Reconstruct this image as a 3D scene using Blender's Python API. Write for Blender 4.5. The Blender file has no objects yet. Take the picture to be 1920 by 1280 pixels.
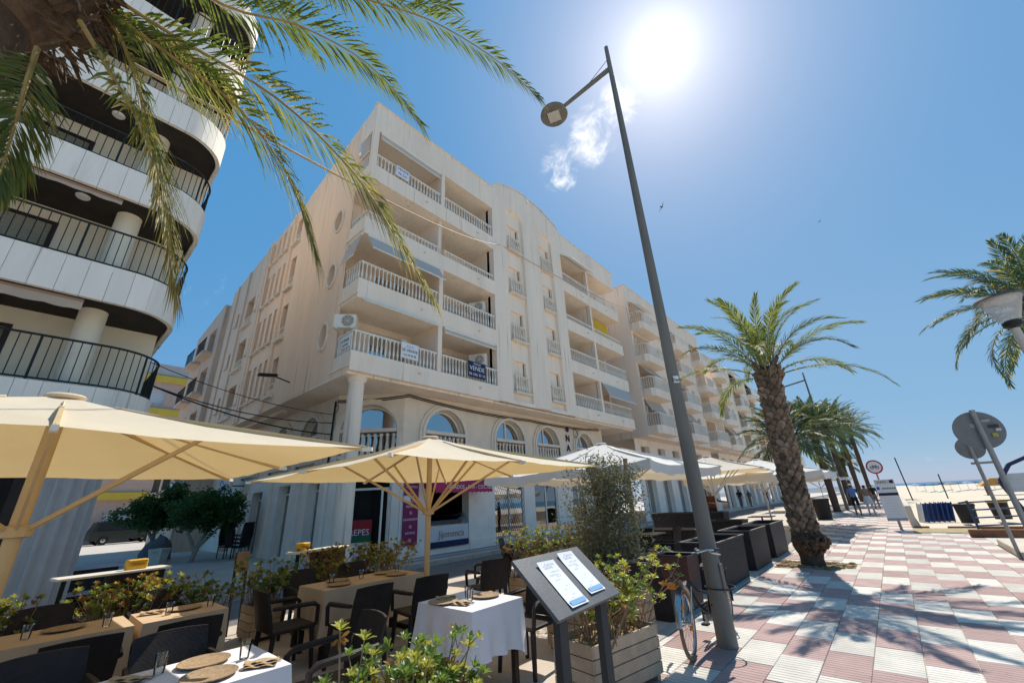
import bpy, bmesh, math, random
from mathutils import Vector, Matrix
R = random.Random(7)
rad = math.radians
PI = math.pi
scene = bpy.context.scene

# ------------------------------------------------------------------ camera
# x: across the promenade towards the beach, y: along the promenade, z: up
CAM_H = 1.65
FPX = 754.0
PITCH = math.atan(302 / 754.0)
HEAD = rad(40.7)
ROLL = math.atan2(95, 1880)
fh = Vector((-math.sin(HEAD), math.cos(HEAD), 0))
rh = Vector((math.cos(HEAD), math.sin(HEAD), 0))
UPZ = Vector((0, 0, 1))
FW = fh * math.cos(PITCH) + UPZ * math.sin(PITCH)
UP0 = -fh * math.sin(PITCH) + UPZ * math.cos(PITCH)
cr, sr = math.cos(ROLL), math.sin(ROLL)
CRIGHT = rh * cr - UP0 * sr
CUP = rh * sr + UP0 * cr
# image zenith direction is (-sin, -cos) in pixels, so the picture is rolled
CRIGHT = rh * cr + UP0 * (-sr)
cd = bpy.data.cameras.new('camera')
cd.sensor_width = 36
cd.lens = FPX / 1920 * 36
cd.clip_start = 0.05
cd.clip_end = 20000
cam = bpy.data.objects.new('camera', cd)
scene.collection.objects.link(cam)
B = -FW
mw = Matrix(((CRIGHT.x, CUP.x, B.x, 0), (CRIGHT.y, CUP.y, B.y, 0), (CRIGHT.z, CUP.z, B.z, CAM_H), (0, 0, 0, 1)))
cam.matrix_world = mw
scene.camera = cam

def ray(x, y):
    return FW * FPX + CRIGHT * (x - 960.0) - CUP * (y - 640.0)
def G(x, y, z=0.0):
    r = ray(x, y)
    return Vector((0, 0, CAM_H)) + r * ((z - CAM_H) / r.z)
def D(x, y, d):
    r = ray(x, y)
    return Vector((0, 0, CAM_H)) + r * (d / math.hypot(r.x, r.y))

# ------------------------------------------------------------------ sun, sky, exposure
SUN_AZ = rad(-9.56)      # from +y towards +x
SUN_EL = rad(52.5)
SUND = Vector((math.sin(SUN_AZ) * math.cos(SUN_EL), math.cos(SUN_AZ) * math.cos(SUN_EL), math.sin(SUN_EL)))
sl = bpy.data.lights.new('sun', 'SUN')
sl.energy = 2.95
sl.angle = rad(0.55)
sl.color = (1.0, 0.93, 0.82)
so = bpy.data.objects.new('sun', sl)
scene.collection.objects.link(so)
so.rotation_euler = SUND.to_track_quat('Z', 'Y').to_euler()
so.location = (0, 0, 40)

world = bpy.data.worlds.new('World')
scene.world = world
world.use_nodes = True
wn = world.node_tree.nodes
wl = world.node_tree.links
wn.clear()
w_out = wn.new('ShaderNodeOutputWorld')
w_bg = wn.new('ShaderNodeBackground')
w_bg.inputs['Strength'].default_value = 0.108
sky = wn.new('ShaderNodeTexSky')
sky.sky_type = 'NISHITA'
sky.sun_disc = False
sky.sun_elevation = SUN_EL
sky.sun_rotation = SUN_AZ
sky.air_density = 0.7
sky.dust_density = 0.24
sky.ozone_density = 6.0
sky.altitude = 0
def wmath(op, a, b=None, clamp=False):
    n = wn.new('ShaderNodeMath'); n.operation = op; n.use_clamp = clamp
    for i, v in enumerate((a, b)):
        if v is None: continue
        if isinstance(v, (int, float)): n.inputs[i].default_value = v
        else: wl.new(v, n.inputs[i])
    return n.outputs[0]
def wdot(vec, d):
    n = wn.new('ShaderNodeVectorMath'); n.operation = 'DOT_PRODUCT'
    wl.new(vec, n.inputs[0]); n.inputs[1].default_value = d
    return n.outputs['Value']
w_geo = wn.new('ShaderNodeTexCoord')
wdir = w_geo.outputs['Generated']
cs = wmath('MAXIMUM', wdot(wdir, SUND), 0.0)
glow = wmath('ADD', wmath('ADD', wmath('MULTIPLY', wmath('POWER', cs, 5000.0), 8.0), wmath('MULTIPLY', wmath('POWER', cs, 110.0), 1.6)),
             wmath('ADD', wmath('MULTIPLY', wmath('POWER', cs, 600.0), 2.2), wmath('MULTIPLY', wmath('POWER', cs, 20.0), 0.75)))
gcol = wn.new('ShaderNodeMix'); gcol.data_type = 'RGBA'; gcol.blend_type = 'MIX'
gcol.inputs['Factor'].default_value = 0
gv = wn.new('ShaderNodeCombineColor')
wl.new(glow, gv.inputs[0]); wl.new(wmath('MULTIPLY', glow, 0.99), gv.inputs[1]); wl.new(wmath('MULTIPLY', glow, 0.96), gv.inputs[2])
addg = wn.new('ShaderNodeMix'); addg.data_type = 'RGBA'; addg.blend_type = 'ADD'
addg.inputs['Factor'].default_value = 1.0
tint = wn.new('ShaderNodeMix'); tint.data_type = 'RGBA'; tint.blend_type = 'MULTIPLY'
tint.inputs['Factor'].default_value = 1.0
# hazier, dimmer air low over the sea
w_sep = wn.new('ShaderNodeSeparateXYZ'); wl.new(wdir, w_sep.inputs[0])
w_hz = wn.new('ShaderNodeMapRange'); w_hz.interpolation_type = 'SMOOTHSTEP'
w_hz.inputs['From Min'].default_value = -0.02; w_hz.inputs['From Max'].default_value = 0.32
wl.new(w_sep.outputs['Z'], w_hz.inputs['Value'])
w_tc = wn.new('ShaderNodeMix'); w_tc.data_type = 'RGBA'
w_tc.inputs['A'].default_value = (0.40, 0.47, 0.50, 1); w_tc.inputs['B'].default_value = (0.80, 0.81, 0.75, 1)
wl.new(w_hz.outputs[0], w_tc.inputs['Factor']); wl.new(w_tc.outputs['Result'], tint.inputs['B'])
wl.new(sky.outputs[0], tint.inputs['A'])
# even blue airlight over the whole dome, as on a humid seaside day
w_sc = wn.new('ShaderNodeVectorMath'); w_sc.operation = 'MULTIPLY_ADD'
wl.new(tint.outputs['Result'], w_sc.inputs[0]); w_sc.inputs[1].default_value = (0.76, 0.40, 0.15); w_sc.inputs[2].default_value = (0.03, 1.12, 2.75)
wl.new(w_sc.outputs[0], addg.inputs['A']); wl.new(gv.outputs[0], addg.inputs['B'])
# small clouds, placed by direction on the sky dome
noi = wn.new('ShaderNodeTexNoise'); noi.inputs['Scale'].default_value = 19.0; noi.inputs['Detail'].default_value = 9.0
noi.inputs['Roughness'].default_value = 0.66; noi.inputs['Distortion'].default_value = 0.5
wl.new(wdir, noi.inputs['Vector'])
cl = None
for (px, py, rr, amp) in ((1160, 198, 0.05, 0.85), (1115, 245, 0.055, 0.9), (1100, 285, 0.045, 0.85), (1048, 322, 0.05, 0.8), (1185, 182, 0.035, 0.7),
                          (405, 560, 0.07, 0.34), (430, 480, 0.06, 0.2), (1700, 845, 0.10, 0.3), (900, 60, 0.16, 0.12), (1300, 420, 0.2, 0.1), (370, 455, 0.04, 0.3)):
    d = ray(px, py).normalized()
    m = wn.new('ShaderNodeMapRange'); m.interpolation_type = 'SMOOTHSTEP'; m.clamp = True
    m.inputs['From Min'].default_value = math.cos(rr * 1.5); m.inputs['From Max'].default_value = math.cos(rr * 0.25)
    m.inputs['To Min'].default_value = 0.0; m.inputs['To Max'].default_value = amp
    wl.new(wdot(wdir, d), m.inputs['Value'])
    cl = m.outputs[0] if cl is None else wmath('MAXIMUM', cl, m.outputs[0])
cm = wn.new('ShaderNodeMapRange'); cm.interpolation_type = 'SMOOTHSTEP'
cm.inputs['From Min'].default_value = 0.70; cm.inputs['From Max'].default_value = 1.12
wl.new(wmath('ADD', noi.outputs['Fac'], wmath('MULTIPLY', cl, 0.42)), cm.inputs['Value'])
cfac = wmath('MULTIPLY', cm.outputs[0], wmath('MINIMUM', wmath('MULTIPLY', cl, 1.5), 1.0))
cmix = wn.new('ShaderNodeMix'); cmix.data_type = 'RGBA'
wl.new(cfac, cmix.inputs['Factor']); wl.new(addg.outputs['Result'], cmix.inputs['A'])
cmix.inputs['B'].default_value = (6.0, 6.0, 6.1, 1)
wl.new(cmix.outputs['Result'], w_bg.inputs['Color'])
wl.new(w_bg.outputs[0], w_out.inputs[0])

scene.view_settings.view_transform = 'Standard'
scene.view_settings.look = 'None'
scene.view_settings.gamma = 1
scene.view_settings.use_curve_mapping = False
scene.view_settings.exposure = 0.93

# ------------------------------------------------------------------ mesh helpers
def V(*a): return Vector(a)
class MB:
    def __init__(s): s.v = []; s.f = []; s.m = []
    def add(s, vs, fs, mi=0):
        b = len(s.v)
        s.v.extend([tuple(p) for p in vs])
        s.f.extend([tuple(i + b for i in f) for f in fs]); s.m.extend([mi] * len(fs))
        return s
    def box(s, x0, x1, y0, y1, z0, z1, mi=0):
        vs = [(x0, y0, z0), (x1, y0, z0), (x1, y1, z0), (x0, y1, z0), (x0, y0, z1), (x1, y0, z1), (x1, y1, z1), (x0, y1, z1)]
        return s.add(vs, [(0, 3, 2, 1), (4, 5, 6, 7), (0, 1, 5, 4), (1, 2, 6, 5), (2, 3, 7, 6), (3, 0, 4, 7)], mi)
    def cbox(s, x0, x1, y0, y1, z0, z1, c=0.01, mi=0):
        """box with chamfered edges"""
        return s.obox(V((x0 + x1) / 2, (y0 + y1) / 2, (z0 + z1) / 2), V((x1 - x0) / 2, 0, 0), V(0, (y1 - y0) / 2, 0), V(0, 0, (z1 - z0) / 2), mi, c)
    def obox(s, c, a, b, d, mi=0, ch=0.0):
        if ch <= 0:
            vs = [c + a * i + b * j + d * k for k in (-1, 1) for (i, j) in ((-1, -1), (1, -1), (1, 1), (-1, 1))]
            return s.add(vs, [(0, 3, 2, 1), (4, 5, 6, 7), (0, 1, 5, 4), (1, 2, 6, 5), (2, 3, 7, 6), (3, 0, 4, 7)], mi)
        A = a.normalized() * min(ch, a.length * .45); Bv = b.normalized() * min(ch, b.length * .45); Dv = d.normalized() * min(ch, d.length * .45)
        vs = []; idx = {}
        for i in (-1, 1):
            for j in (-1, 1):
                for k in (-1, 1):
                    idx[(i, j, k)] = len(vs)
                    vs += [c + (a) * i + (b - Bv) * j + (d - Dv) * k, c + (a - A) * i + b * j + (d - Dv) * k, c + (a - A) * i + (b - Bv) * j + d * k]
        fs = []
        g = lambda i, j, k, w: idx[(i, j, k)] + w
        def q(l, flip): fs.append(tuple(l if not flip else l[::-1]))
        for t in (-1, 1):
            q([g(t, -1, -1, 0), g(t, 1, -1, 0), g(t, 1, 1, 0), g(t, -1, 1, 0)], t < 0)
            q([g(-1, t, -1, 1), g(-1, t, 1, 1), g(1, t, 1, 1), g(1, t, -1, 1)], t < 0)
            q([g(-1, -1, t, 2), g(1, -1, t, 2), g(1, 1, t, 2), g(-1, 1, t, 2)], t < 0)
        for i in (-1, 1):
            for j in (-1, 1):
                q([g(i, j, -1, 0), g(i, j, -1, 1), g(i, j, 1, 1), g(i, j, 1, 0)], i * j < 0)
                q([g(i, -1, j, 0), g(i, 1, j, 0), g(i, 1, j, 2), g(i, -1, j, 2)], i * j < 0)
                q([g(-1, i, j, 1), g(-1, i, j, 2), g(1, i, j, 2), g(1, i, j, 1)], i * j < 0)
                for k in (-1, 1):
                    q([g(i, j, k, 0), g(i, j, k, 1), g(i, j, k, 2)], i * j * k < 0)
        return s.add(vs, fs, mi)
    def bar(s, p, q, w, h, mi=0, up=UPZ, ch=0.0):
        p = Vector(p); q = Vector(q); d = q - p
        t = d.normalized(); sd = t.cross(up)
        if sd.length < 1e-4: sd = t.cross(V(1, 0, 0))
        sd.normalize(); u2 = sd.cross(t)
        return s.obox((p + q) / 2, sd * (w / 2), u2 * (h / 2), d / 2 * 1.0, mi, ch) if True else s
    def tube(s, pts, r, n=8, mi=0, cap=True):
        pts = [Vector(p) for p in pts]
        rs = r if isinstance(r, (list, tuple)) else [r] * len(pts)
        vs = []; prev = None
        for i, p in enumerate(pts):
            t = (pts[min(i + 1, len(pts) - 1)] - pts[max(i - 1, 0)]).normalized()
            if prev is None:
                a = t.cross(UPZ)
                if a.length < 1e-3: a = t.cross(V(1, 0, 0))
            else:
                a = prev - t * prev.dot(t)
                if a.length < 1e-6: a = t.cross(UPZ)
            a.normalize(); prev = a; b = t.cross(a)
            for k in range(n):
                an = 2 * PI * k / n
                vs.append(p + (a * math.cos(an) + b * math.sin(an)) * rs[i])
        fs = []
        for i in range(len(pts) - 1):
            for k in range(n):
                fs.append((i * n + k, i * n + (k + 1) % n, (i + 1) * n + (k + 1) % n, (i + 1) * n + k))
        if cap:
            fs.append(tuple(range(n))[::-1]); fs.append(tuple((len(pts) - 1) * n + k for k in range(n)))
        return s.add(vs, fs, mi)
    def lathe(s, prof, n=12, o=(0, 0, 0), mi=0, cap=True):
        o = Vector(o); vs = []
        for (r, z) in prof:
            for k in range(n):
                an = 2 * PI * k / n
                vs.append(o + V(r * math.cos(an), r * math.sin(an), z))
        fs = []
        for i in range(len(prof) - 1):
            for k in range(n):
                fs.append((i * n + k, i * n + (k + 1) % n, (i + 1) * n + (k + 1) % n, (i + 1) * n + k))
        if cap:
            fs.append(tuple(range(n))[::-1]); fs.append(tuple((len(prof) - 1) * n + k for k in range(n)))
        return s.add(vs, fs, mi)
    def quad(s, a, b, c, d, mi=0): return s.add([a, b, c, d], [(0, 1, 2, 3)], mi)
    def prism(s, poly, fn0, fn1, mi=0):
        """poly of 2D points; fn0/fn1 map (u,v) to the two end faces"""
        n = len(poly)
        vs = [fn0(*p) for p in poly] + [fn1(*p) for p in poly]
        fs = [tuple(range(n))[::-1], tuple(range(n, 2 * n))] + [(i, (i + 1) % n, n + (i + 1) % n, n + i) for i in range(n)]
        return s.add(vs, fs, mi)
    def mesh(s, name, mats, smooth=False, angle=40):
        me = bpy.data.meshes.new(name)
        me.from_pydata(s.v, [], s.f)
        if not isinstance(mats, (list, tuple)): mats = [mats]
        for m in mats: me.materials.append(m)
        if len(mats) > 1: me.polygons.foreach_set('material_index', s.m)
        if smooth:
            me.polygons.foreach_set('use_smooth', [True] * len(me.polygons))
            if angle < 180: me.set_sharp_from_angle(angle=rad(angle))
        me.update()
        return me
    def build(s, name, mats, parent=None, smooth=False, angle=40):
        return link(name, s.mesh(name, mats, smooth, angle), parent)
def link(name, data, parent=None):
    o = bpy.data.objects.new(name, data)
    scene.collection.objects.link(o)
    if parent is not None: o.parent = parent
    return o
def tag(o, label=None, cat=None, group=None, kind=None):
    if label: o['label'] = label
    if cat: o['category'] = cat
    if group: o['group'] = group
    if kind: o['kind'] = kind
    return o
def thing(name, label, cat, loc=(0, 0, 0), rz=0.0, group=None):
    o = link(name, None)
    o.location = loc; o.rotation_euler = (0, 0, rz)
    return tag(o, label, cat, group)
def copy_tree(o, parent=None):
    c = o.copy(); scene.collection.objects.link(c); c.parent = parent
    for ch in list(o.children): copy_tree(ch, c)
    return c
def text(body, name, m, parent, origin, u, v, size, align='CENTER', ext=0.002, sx=1.0):
    """flat lettering: origin = baseline point, u = reading direction, v = up"""
    cu = bpy.data.curves.new(name, 'FONT')
    cu.body = body; cu.size = size; cu.align_x = align; cu.extrude = ext; cu.resolution_u = 2
    cu.materials.append(m)
    tmp = bpy.data.objects.new('tmp', cu); scene.collection.objects.link(tmp)
    dg = bpy.context.evaluated_depsgraph_get()
    me = bpy.data.meshes.new_from_object(tmp.evaluated_get(dg)); bpy.data.objects.remove(tmp)
    if not me.materials: me.materials.append(m)
    o = link(name, me, parent)
    u = Vector(u).normalized(); v = Vector(v).normalized(); n = u.cross(v)
    o.matrix_local = Matrix(((u.x * sx, v.x, n.x, origin[0]), (u.y * sx, v.y, n.y, origin[1]), (u.z * sx, v.z, n.z, origin[2]), (0, 0, 0, 1)))
    return o
def holed_wall(outer, holes, origin, u, v, depth, mi=0, mb=None, back=False):
    """wall face with openings (any polygon) and reveals going inwards"""
    o = Vector(origin); u = Vector(u); v = Vector(v); n = u.cross(v).normalized()
    mb = mb or MB()
    bm = bmesh.new()
    es = []
    for lp in [outer] + holes:
        vv = [bm.verts.new((p[0], p[1], 0)) for p in lp]
        es += [bm.edges.new((vv[i], vv[(i + 1) % len(vv)])) for i in range(len(vv))]
    bmesh.ops.triangle_fill(bm, use_beauty=True, use_dissolve=False, edges=es, normal=(0, 0, 1))
    bm.verts.index_update()
    vs = [o + u * w.co.x + v * w.co.y for w in bm.verts]
    fs = []
    for f in bm.faces:
        ids = [w.index for w in f.verts]
        if f.normal.z < 0: ids = ids[::-1]
        fs.append(tuple(ids))
    bm.free()
    mb.add(vs, fs, mi)
    for lp in holes:
        k = len(lp)
        a = [o + u * p[0] + v * p[1] for p in lp]
        b = [p - n * depth for p in a]
        mb.add(a + b, [(i, (i + 1) % k, k + (i + 1) % k, k + i) for i in range(k)], mi)
    if back:
        k = len(outer)
        a = [o + u * p[0] + v * p[1] for p in outer]
        b = [p - n * depth for p in a]
        mb.add(a + b, [(i, k + i, k + (i + 1) % k, (i + 1) % k) for i in range(k)], mi)
    return mb
def rect(u0, u1, v0, v1): return [(u0, v0), (u1, v0), (u1, v1), (u0, v1)]
def archp(c, r, z0, zs, n=14):
    return [(c - r, z0), (c + r, z0)] + [(c + r * math.cos(PI * i / n), zs + r * math.sin(PI * i / n)) for i in range(n + 1)]
def ovalp(c, z, a, b, n=20): return [(c + a * math.cos(2 * PI * i / n), z + b * math.sin(2 * PI * i / n)) for i in range(n)]

# ------------------------------------------------------------------ materials
MATS = {}
def mat(name, col, rough=0.8, var=0.12, scale=3.0, bump=0.0, bscale=40.0, metal=0.0, spec=0.3, trans=0.0, tcol=None, dirt=0.0, dcol=(0.3, 0.2, 0.12), emit=0.0, alpha=None, streak=False, rnd=0.0):
    m = bpy.data.materials.new(name); m.use_nodes = True
    nt = m.node_tree; N = nt.nodes; L = nt.links
    b = N['Principled BSDF']; out = N['Material Output']
    b.inputs['Roughness'].default_value = rough
    b.inputs['Metallic'].default_value = metal
    b.inputs['Specular IOR Level'].default_value = spec
    tc = N.new('ShaderNodeTexCoord'); co = tc.outputs['Object']
    geo = N.new('ShaderNodeNewGeometry'); co = geo.outputs['Position']
    c4 = (col[0], col[1], col[2], 1)
    src = None
    if var > 0:
        nz = N.new('ShaderNodeTexNoise'); nz.inputs['Scale'].default_value = scale; nz.inputs['Detail'].default_value = 5
        nz.inputs['Roughness'].default_value = 0.6
        if streak:
            mp = N.new('ShaderNodeMapping'); mp.inputs['Scale'].default_value = (1, 1, 0.12)
            L.new(co, mp.inputs['Vector']); L.new(mp.outputs[0], nz.inputs['Vector'])
        else: L.new(co, nz.inputs['Vector'])
        mr = N.new('ShaderNodeMapRange')
        mr.inputs['From Min'].default_value = 0.3; mr.inputs['From Max'].default_value = 0.7
        mr.inputs['To Min'].default_value = 1 - var; mr.inputs['To Max'].default_value = 1 + var
        L.new(nz.outputs['Fac'], mr.inputs['Value'])
        val = mr.outputs[0]
        if rnd > 0:
            oi = N.new('ShaderNodeObjectInfo'); r2 = N.new('ShaderNodeMapRange')
            r2.inputs['To Min'].default_value = 1 - rnd; r2.inputs['To Max'].default_value = 1 + rnd
            L.new(oi.outputs['Random'], r2.inputs['Value'])
            mm = N.new('ShaderNodeMath'); mm.operation = 'MULTIPLY'; L.new(val, mm.inputs[0]); L.new(r2.outputs[0], mm.inputs[1]); val = mm.outputs[0]
        mx = N.new('ShaderNodeVectorMath'); mx.operation = 'SCALE'
        mx.inputs[0].default_value = col[:3]; L.new(val, mx.inputs['Scale'])
        src = mx.outputs[0]
        if dirt > 0:
            n2 = N.new('ShaderNodeTexNoise'); n2.inputs['Scale'].default_value = scale * 0.45; n2.inputs['Detail'].default_value = 8
            n2.inputs['Roughness'].default_value = 0.7
            mp2 = N.new('ShaderNodeMapping'); mp2.inputs['Scale'].default_value = (1.3, 1.3, 0.25); mp2.inputs['Location'].default_value = (5, 3, 1)
            L.new(co, mp2.inputs['Vector']); L.new(mp2.outputs[0], n2.inputs['Vector'])
            m3 = N.new('ShaderNodeMapRange'); m3.interpolation_type = 'SMOOTHSTEP'
            m3.inputs['From Min'].default_value = 0.5; m3.inputs['From Max'].default_value = 0.78
            m3.inputs['To Max'].default_value = dirt
            L.new(n2.outputs['Fac'], m3.inputs['Value'])
            dm = N.new('ShaderNodeMix'); dm.data_type = 'RGBA'
            L.new(m3.outputs[0], dm.inputs['Factor']); L.new(src, dm.inputs['A']); dm.inputs['B'].default_value = (*dcol, 1)
            src = dm.outputs['Result']
            if streak:   # thin run-off stains
                n3 = N.new('ShaderNodeTexNoise'); n3.inputs['Scale'].default_value = 5.0; n3.inputs['Detail'].default_value = 3
                mp3 = N.new('ShaderNodeMapping'); mp3.inputs['Scale'].default_value = (1.6, 1.6, 0.05)
                L.new(co, mp3.inputs['Vector']); L.new(mp3.outputs[0], n3.inputs['Vector'])
                m4 = N.new('ShaderNodeMapRange'); m4.interpolation_type = 'SMOOTHSTEP'
                m4.inputs['From Min'].default_value = 0.60; m4.inputs['From Max'].default_value = 0.74; m4.inputs['To Max'].default_value = 0.6
                L.new(n3.outputs['Fac'], m4.inputs['Value'])
                d2 = N.new('ShaderNodeMix'); d2.data_type = 'RGBA'; L.new(m4.outputs[0], d2.inputs['Factor']); L.new(src, d2.inputs['A'])
                d2.inputs['B'].default_value = (dcol[0] * .8, dcol[1] * .75, dcol[2] * .7, 1); src = d2.outputs['Result']
        L.new(src, b.inputs['Base Color'])
    else:
        b.inputs['Base Color'].default_value = c4
    if bump > 0:
        bn = N.new('ShaderNodeTexNoise'); bn.inputs['Scale'].default_value = bscale; bn.inputs['Detail'].default_value = 4
        L.new(co, bn.inputs['Vector'])
        bp = N.new('ShaderNodeBump'); bp.inputs['Strength'].default_value = bump; bp.inputs['Distance'].default_value = 0.01
        L.new(bn.outputs['Fac'], bp.inputs['Height']); L.new(bp.outputs[0], b.inputs['Normal'])
    if trans > 0:
        tr = N.new('ShaderNodeBsdfTranslucent')
        t = tcol or col
        tr.inputs['Color'].default_value = (t[0], t[1], t[2], 1)
        ms = N.new('ShaderNodeMixShader'); ms.inputs[0].default_value = trans
        L.new(b.outputs[0], ms.inputs[1]); L.new(tr.outputs[0], ms.inputs[2]); L.new(ms.outputs[0], out.inputs['Surface'])
    if emit > 0:
        b.inputs['Emission Color'].default_value = c4; b.inputs['Emission Strength'].default_value = emit
    if alpha is not None:
        b.inputs['Alpha'].default_value = alpha
    MATS[name] = m
    return m
def glass(name, tint=(0.8, 0.9, 0.9), mixf=0.75):
    """thin clear glass: mostly see-through with a sharp reflection"""
    m = bpy.data.materials.new(name); m.use_nodes = True
    nt = m.node_tree; N = nt.nodes; L = nt.links
    N.remove(N['Principled BSDF']); out = N['Material Output']
    t = N.new('ShaderNodeBsdfTransparent'); t.inputs[0].default_value = (*tint, 1)
    g = N.new('ShaderNodeBsdfGlossy'); g.inputs['Roughness'].default_value = 0.02
    f = N.new('ShaderNodeFresnel'); f.inputs[0].default_value = 1.5
    mr = N.new('ShaderNodeMapRange'); mr.inputs['To Min'].default_value = 1 - mixf; mr.inputs['To Max'].default_value = 1
    L.new(f.outputs[0], mr.inputs['Value'])
    ms = N.new('ShaderNodeMixShader'); L.new(mr.outputs[0], ms.inputs[0]); L.new(t.outputs[0], ms.inputs[1]); L.new(g.outputs[0], ms.inputs[2])
    L.new(ms.outputs[0], out.inputs['Surface'])
    return m
STUC = mat('stucco_cream', (0.90, 0.755, 0.61), 0.9, 0.05, 1.2, 0.3, 60, dirt=0.5, dcol=(0.58, 0.45, 0.34), streak=True)
STUCW = mat('stucco_warm', (0.88, 0.655, 0.48), 0.9, 0.06, 1.2, 0.25, 60, dirt=0.42, dcol=(0.50, 0.35, 0.24), streak=True)
STUCB = mat('stucco_beige', (0.78, 0.66, 0.52), 0.9, 0.07, 1.5, 0.3, 50, dirt=0.3, dcol=(0.4, 0.3, 0.2))
STUCP = mat('stucco_peach', (0.87, 0.71, 0.57), 0.9, 0.05, 1.0, 0.2, 60, dirt=0.15, dcol=(0.5, 0.38, 0.28), streak=True)
PAINTW = mat('white_wall_paint', (0.88, 0.79, 0.69), 0.85, 0.06, 2.0, 0.15, 70, dirt=0.2, dcol=(0.5, 0.45, 0.4))
TRIM = mat('cream_trim', (0.78, 0.67, 0.54), 0.85, 0.08, 2.5, 0.2, 60, dirt=0.25, dcol=(0.45, 0.33, 0.24))
WMET = mat('white_metal', (0.80, 0.75, 0.66), 0.45, 0.05, 3)
SHUT = mat('shutter_cream', (0.62, 0.56, 0.48), 0.6, 0.05, 3)
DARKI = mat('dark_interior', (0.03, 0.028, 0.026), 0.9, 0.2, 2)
BLIND = mat('blind_fabric', (0.62, 0.58, 0.53), 0.9, 0.06, 2, trans=0.25, tcol=(0.6, 0.5, 0.4))
WGLASS = glass('window_glass', (0.3, 0.32, 0.33), 0.75)
CGLASS = glass('clear_glass', (0.97, 0.98, 0.97), 0.97)
MGLASS = glass('mirror_glass', (0.12, 0.14, 0.16), 0.45)
BLACKM = mat('black_metal', (0.015, 0.017, 0.016), 0.45, 0.15, 6)
CABLE = mat('cable_black', (0.012, 0.011, 0.011), 0.6, 0)
# ================================================================== THE GROUND
ASPH = mat('asphalt', (0.16, 0.155, 0.15), 0.9, 0.12, 2.5, 0.5, 120, dirt=0.25, dcol=(0.24, 0.22, 0.2))
TERR = mat('terrace_paving', (0.52, 0.45, 0.38), 0.85, 0.12, 2.0, 0.3, 60, dirt=0.45, dcol=(0.26, 0.19, 0.15))
PAVE = mat('far_paving', (0.50, 0.46, 0.42), 0.85, 0.1, 1.0, 0.2, 40, dirt=0.25, dcol=(0.32, 0.25, 0.22))
KERB = mat('kerb_stone', (0.42, 0.38, 0.33), 0.85, 0.1, 4, 0.3, 80, dirt=0.3, dcol=(0.25, 0.2, 0.17))
SAND = mat('beach_sand', (0.62, 0.53, 0.40), 0.95, 0.10, 0.6, 0.6, 6, dirt=0.3, dcol=(0.40, 0.34, 0.26))
SEAM = mat('sea_water', (0.07, 0.17, 0.26), 0.7, 0.15, 0.05, 0.5, 0.6, spec=0.05)
SOIL = mat('tree_pit_soil', (0.25, 0.17, 0.09), 0.95, 0.3, 8, 0.8, 40)
DRYG = mat('dry_grass_earth', (0.36, 0.29, 0.15), 0.95, 0.25, 5, 0.8, 50)
CONC = mat('pale_concrete', (0.55, 0.49, 0.41), 0.85, 0.08, 2, 0.3, 60, dirt=0.2, dcol=(0.4, 0.33, 0.26))
def tile_mat(name, col, dcol):
    """ribbed paving: fine grooves across each slab"""
    m = mat(name, col, 0.8, 0.13, 3.0, 0.0, dirt=0.65, dcol=dcol, rnd=0.15)
    nt = m.node_tree; N = nt.nodes; L = nt.links; b = N['Principled BSDF']
    geo = N.new('ShaderNodeNewGeometry'); sp = N.new('ShaderNodeSeparateXYZ'); L.new(geo.outputs['Position'], sp.inputs[0])
    mu = N.new('ShaderNodeMath'); mu.operation = 'MULTIPLY'; mu.inputs[1].default_value = 1 / 0.0655; L.new(sp.outputs['Y'], mu.inputs[0])
    fr = N.new('ShaderNodeMath'); fr.operation = 'FRACT'; L.new(mu.outputs[0], fr.inputs[0])
    pp = N.new('ShaderNodeMath'); pp.operation = 'PINGPONG'; pp.inputs[1].default_value = 0.5; L.new(fr.outputs[0], pp.inputs[0])
    mr = N.new('ShaderNodeMapRange'); mr.interpolation_type = 'SMOOTHSTEP'
    mr.inputs['From Min'].default_value = 0.04; mr.inputs['From Max'].default_value = 0.14
    L.new(pp.outputs[0], mr.inputs['Value'])
    bp = N.new('ShaderNodeBump'); bp.inputs['Strength'].default_value = 0.7; bp.inputs['Distance'].default_value = 0.012
    L.new(mr.outputs[0], bp.inputs['Height']); L.new(bp.outputs[0], b.inputs['Normal'])
    # darker colour along the grooves
    old = b.inputs['Base Color'].links[0].from_socket
    mx = N.new('ShaderNodeMix'); mx.data_type = 'RGBA'
    inv = N.new('ShaderNodeMapRange'); inv.inputs['To Min'].default_value = 0.5; inv.inputs['To Max'].default_value = 0.0
    L.new(mr.outputs[0], inv.inputs['Value']); L.new(inv.outputs[0], mx.inputs['Factor'])
    L.new(old, mx.inputs['A']); mx.inputs['B'].default_value = (*[c * 0.55 for c in dcol], 1)
    vo = N.new('ShaderNodeTexVoronoi'); vo.inputs['Scale'].default_value = 5.0; L.new(geo.outputs['Position'], vo.inputs['Vector'])
    sp2 = N.new('ShaderNodeMapRange'); sp2.interpolation_type = 'SMOOTHSTEP'
    sp2.inputs['From Min'].default_value = 0.05; sp2.inputs['From Max'].default_value = 0.09; sp2.inputs['To Min'].default_value = 0.55; sp2.inputs['To Max'].default_value = 0.0
    L.new(vo.outputs['Distance'], sp2.inputs['Value'])
    m3 = N.new('ShaderNodeMix'); m3.data_type = 'RGBA'; L.new(sp2.outputs[0], m3.inputs['Factor'])
    L.new(mx.outputs['Result'], m3.inputs['A']); m3.inputs['B'].default_value = (.16, .13, .12, 1)
    L.new(m3.outputs['Result'], b.inputs['Base Color'])
    return m
TW = tile_mat('white_slab', (0.60, 0.57, 0.51), (0.42, 0.37, 0.31))
TR = tile_mat('red_slab', (0.42, 0.285, 0.265), (0.31, 0.22, 0.20))

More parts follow.
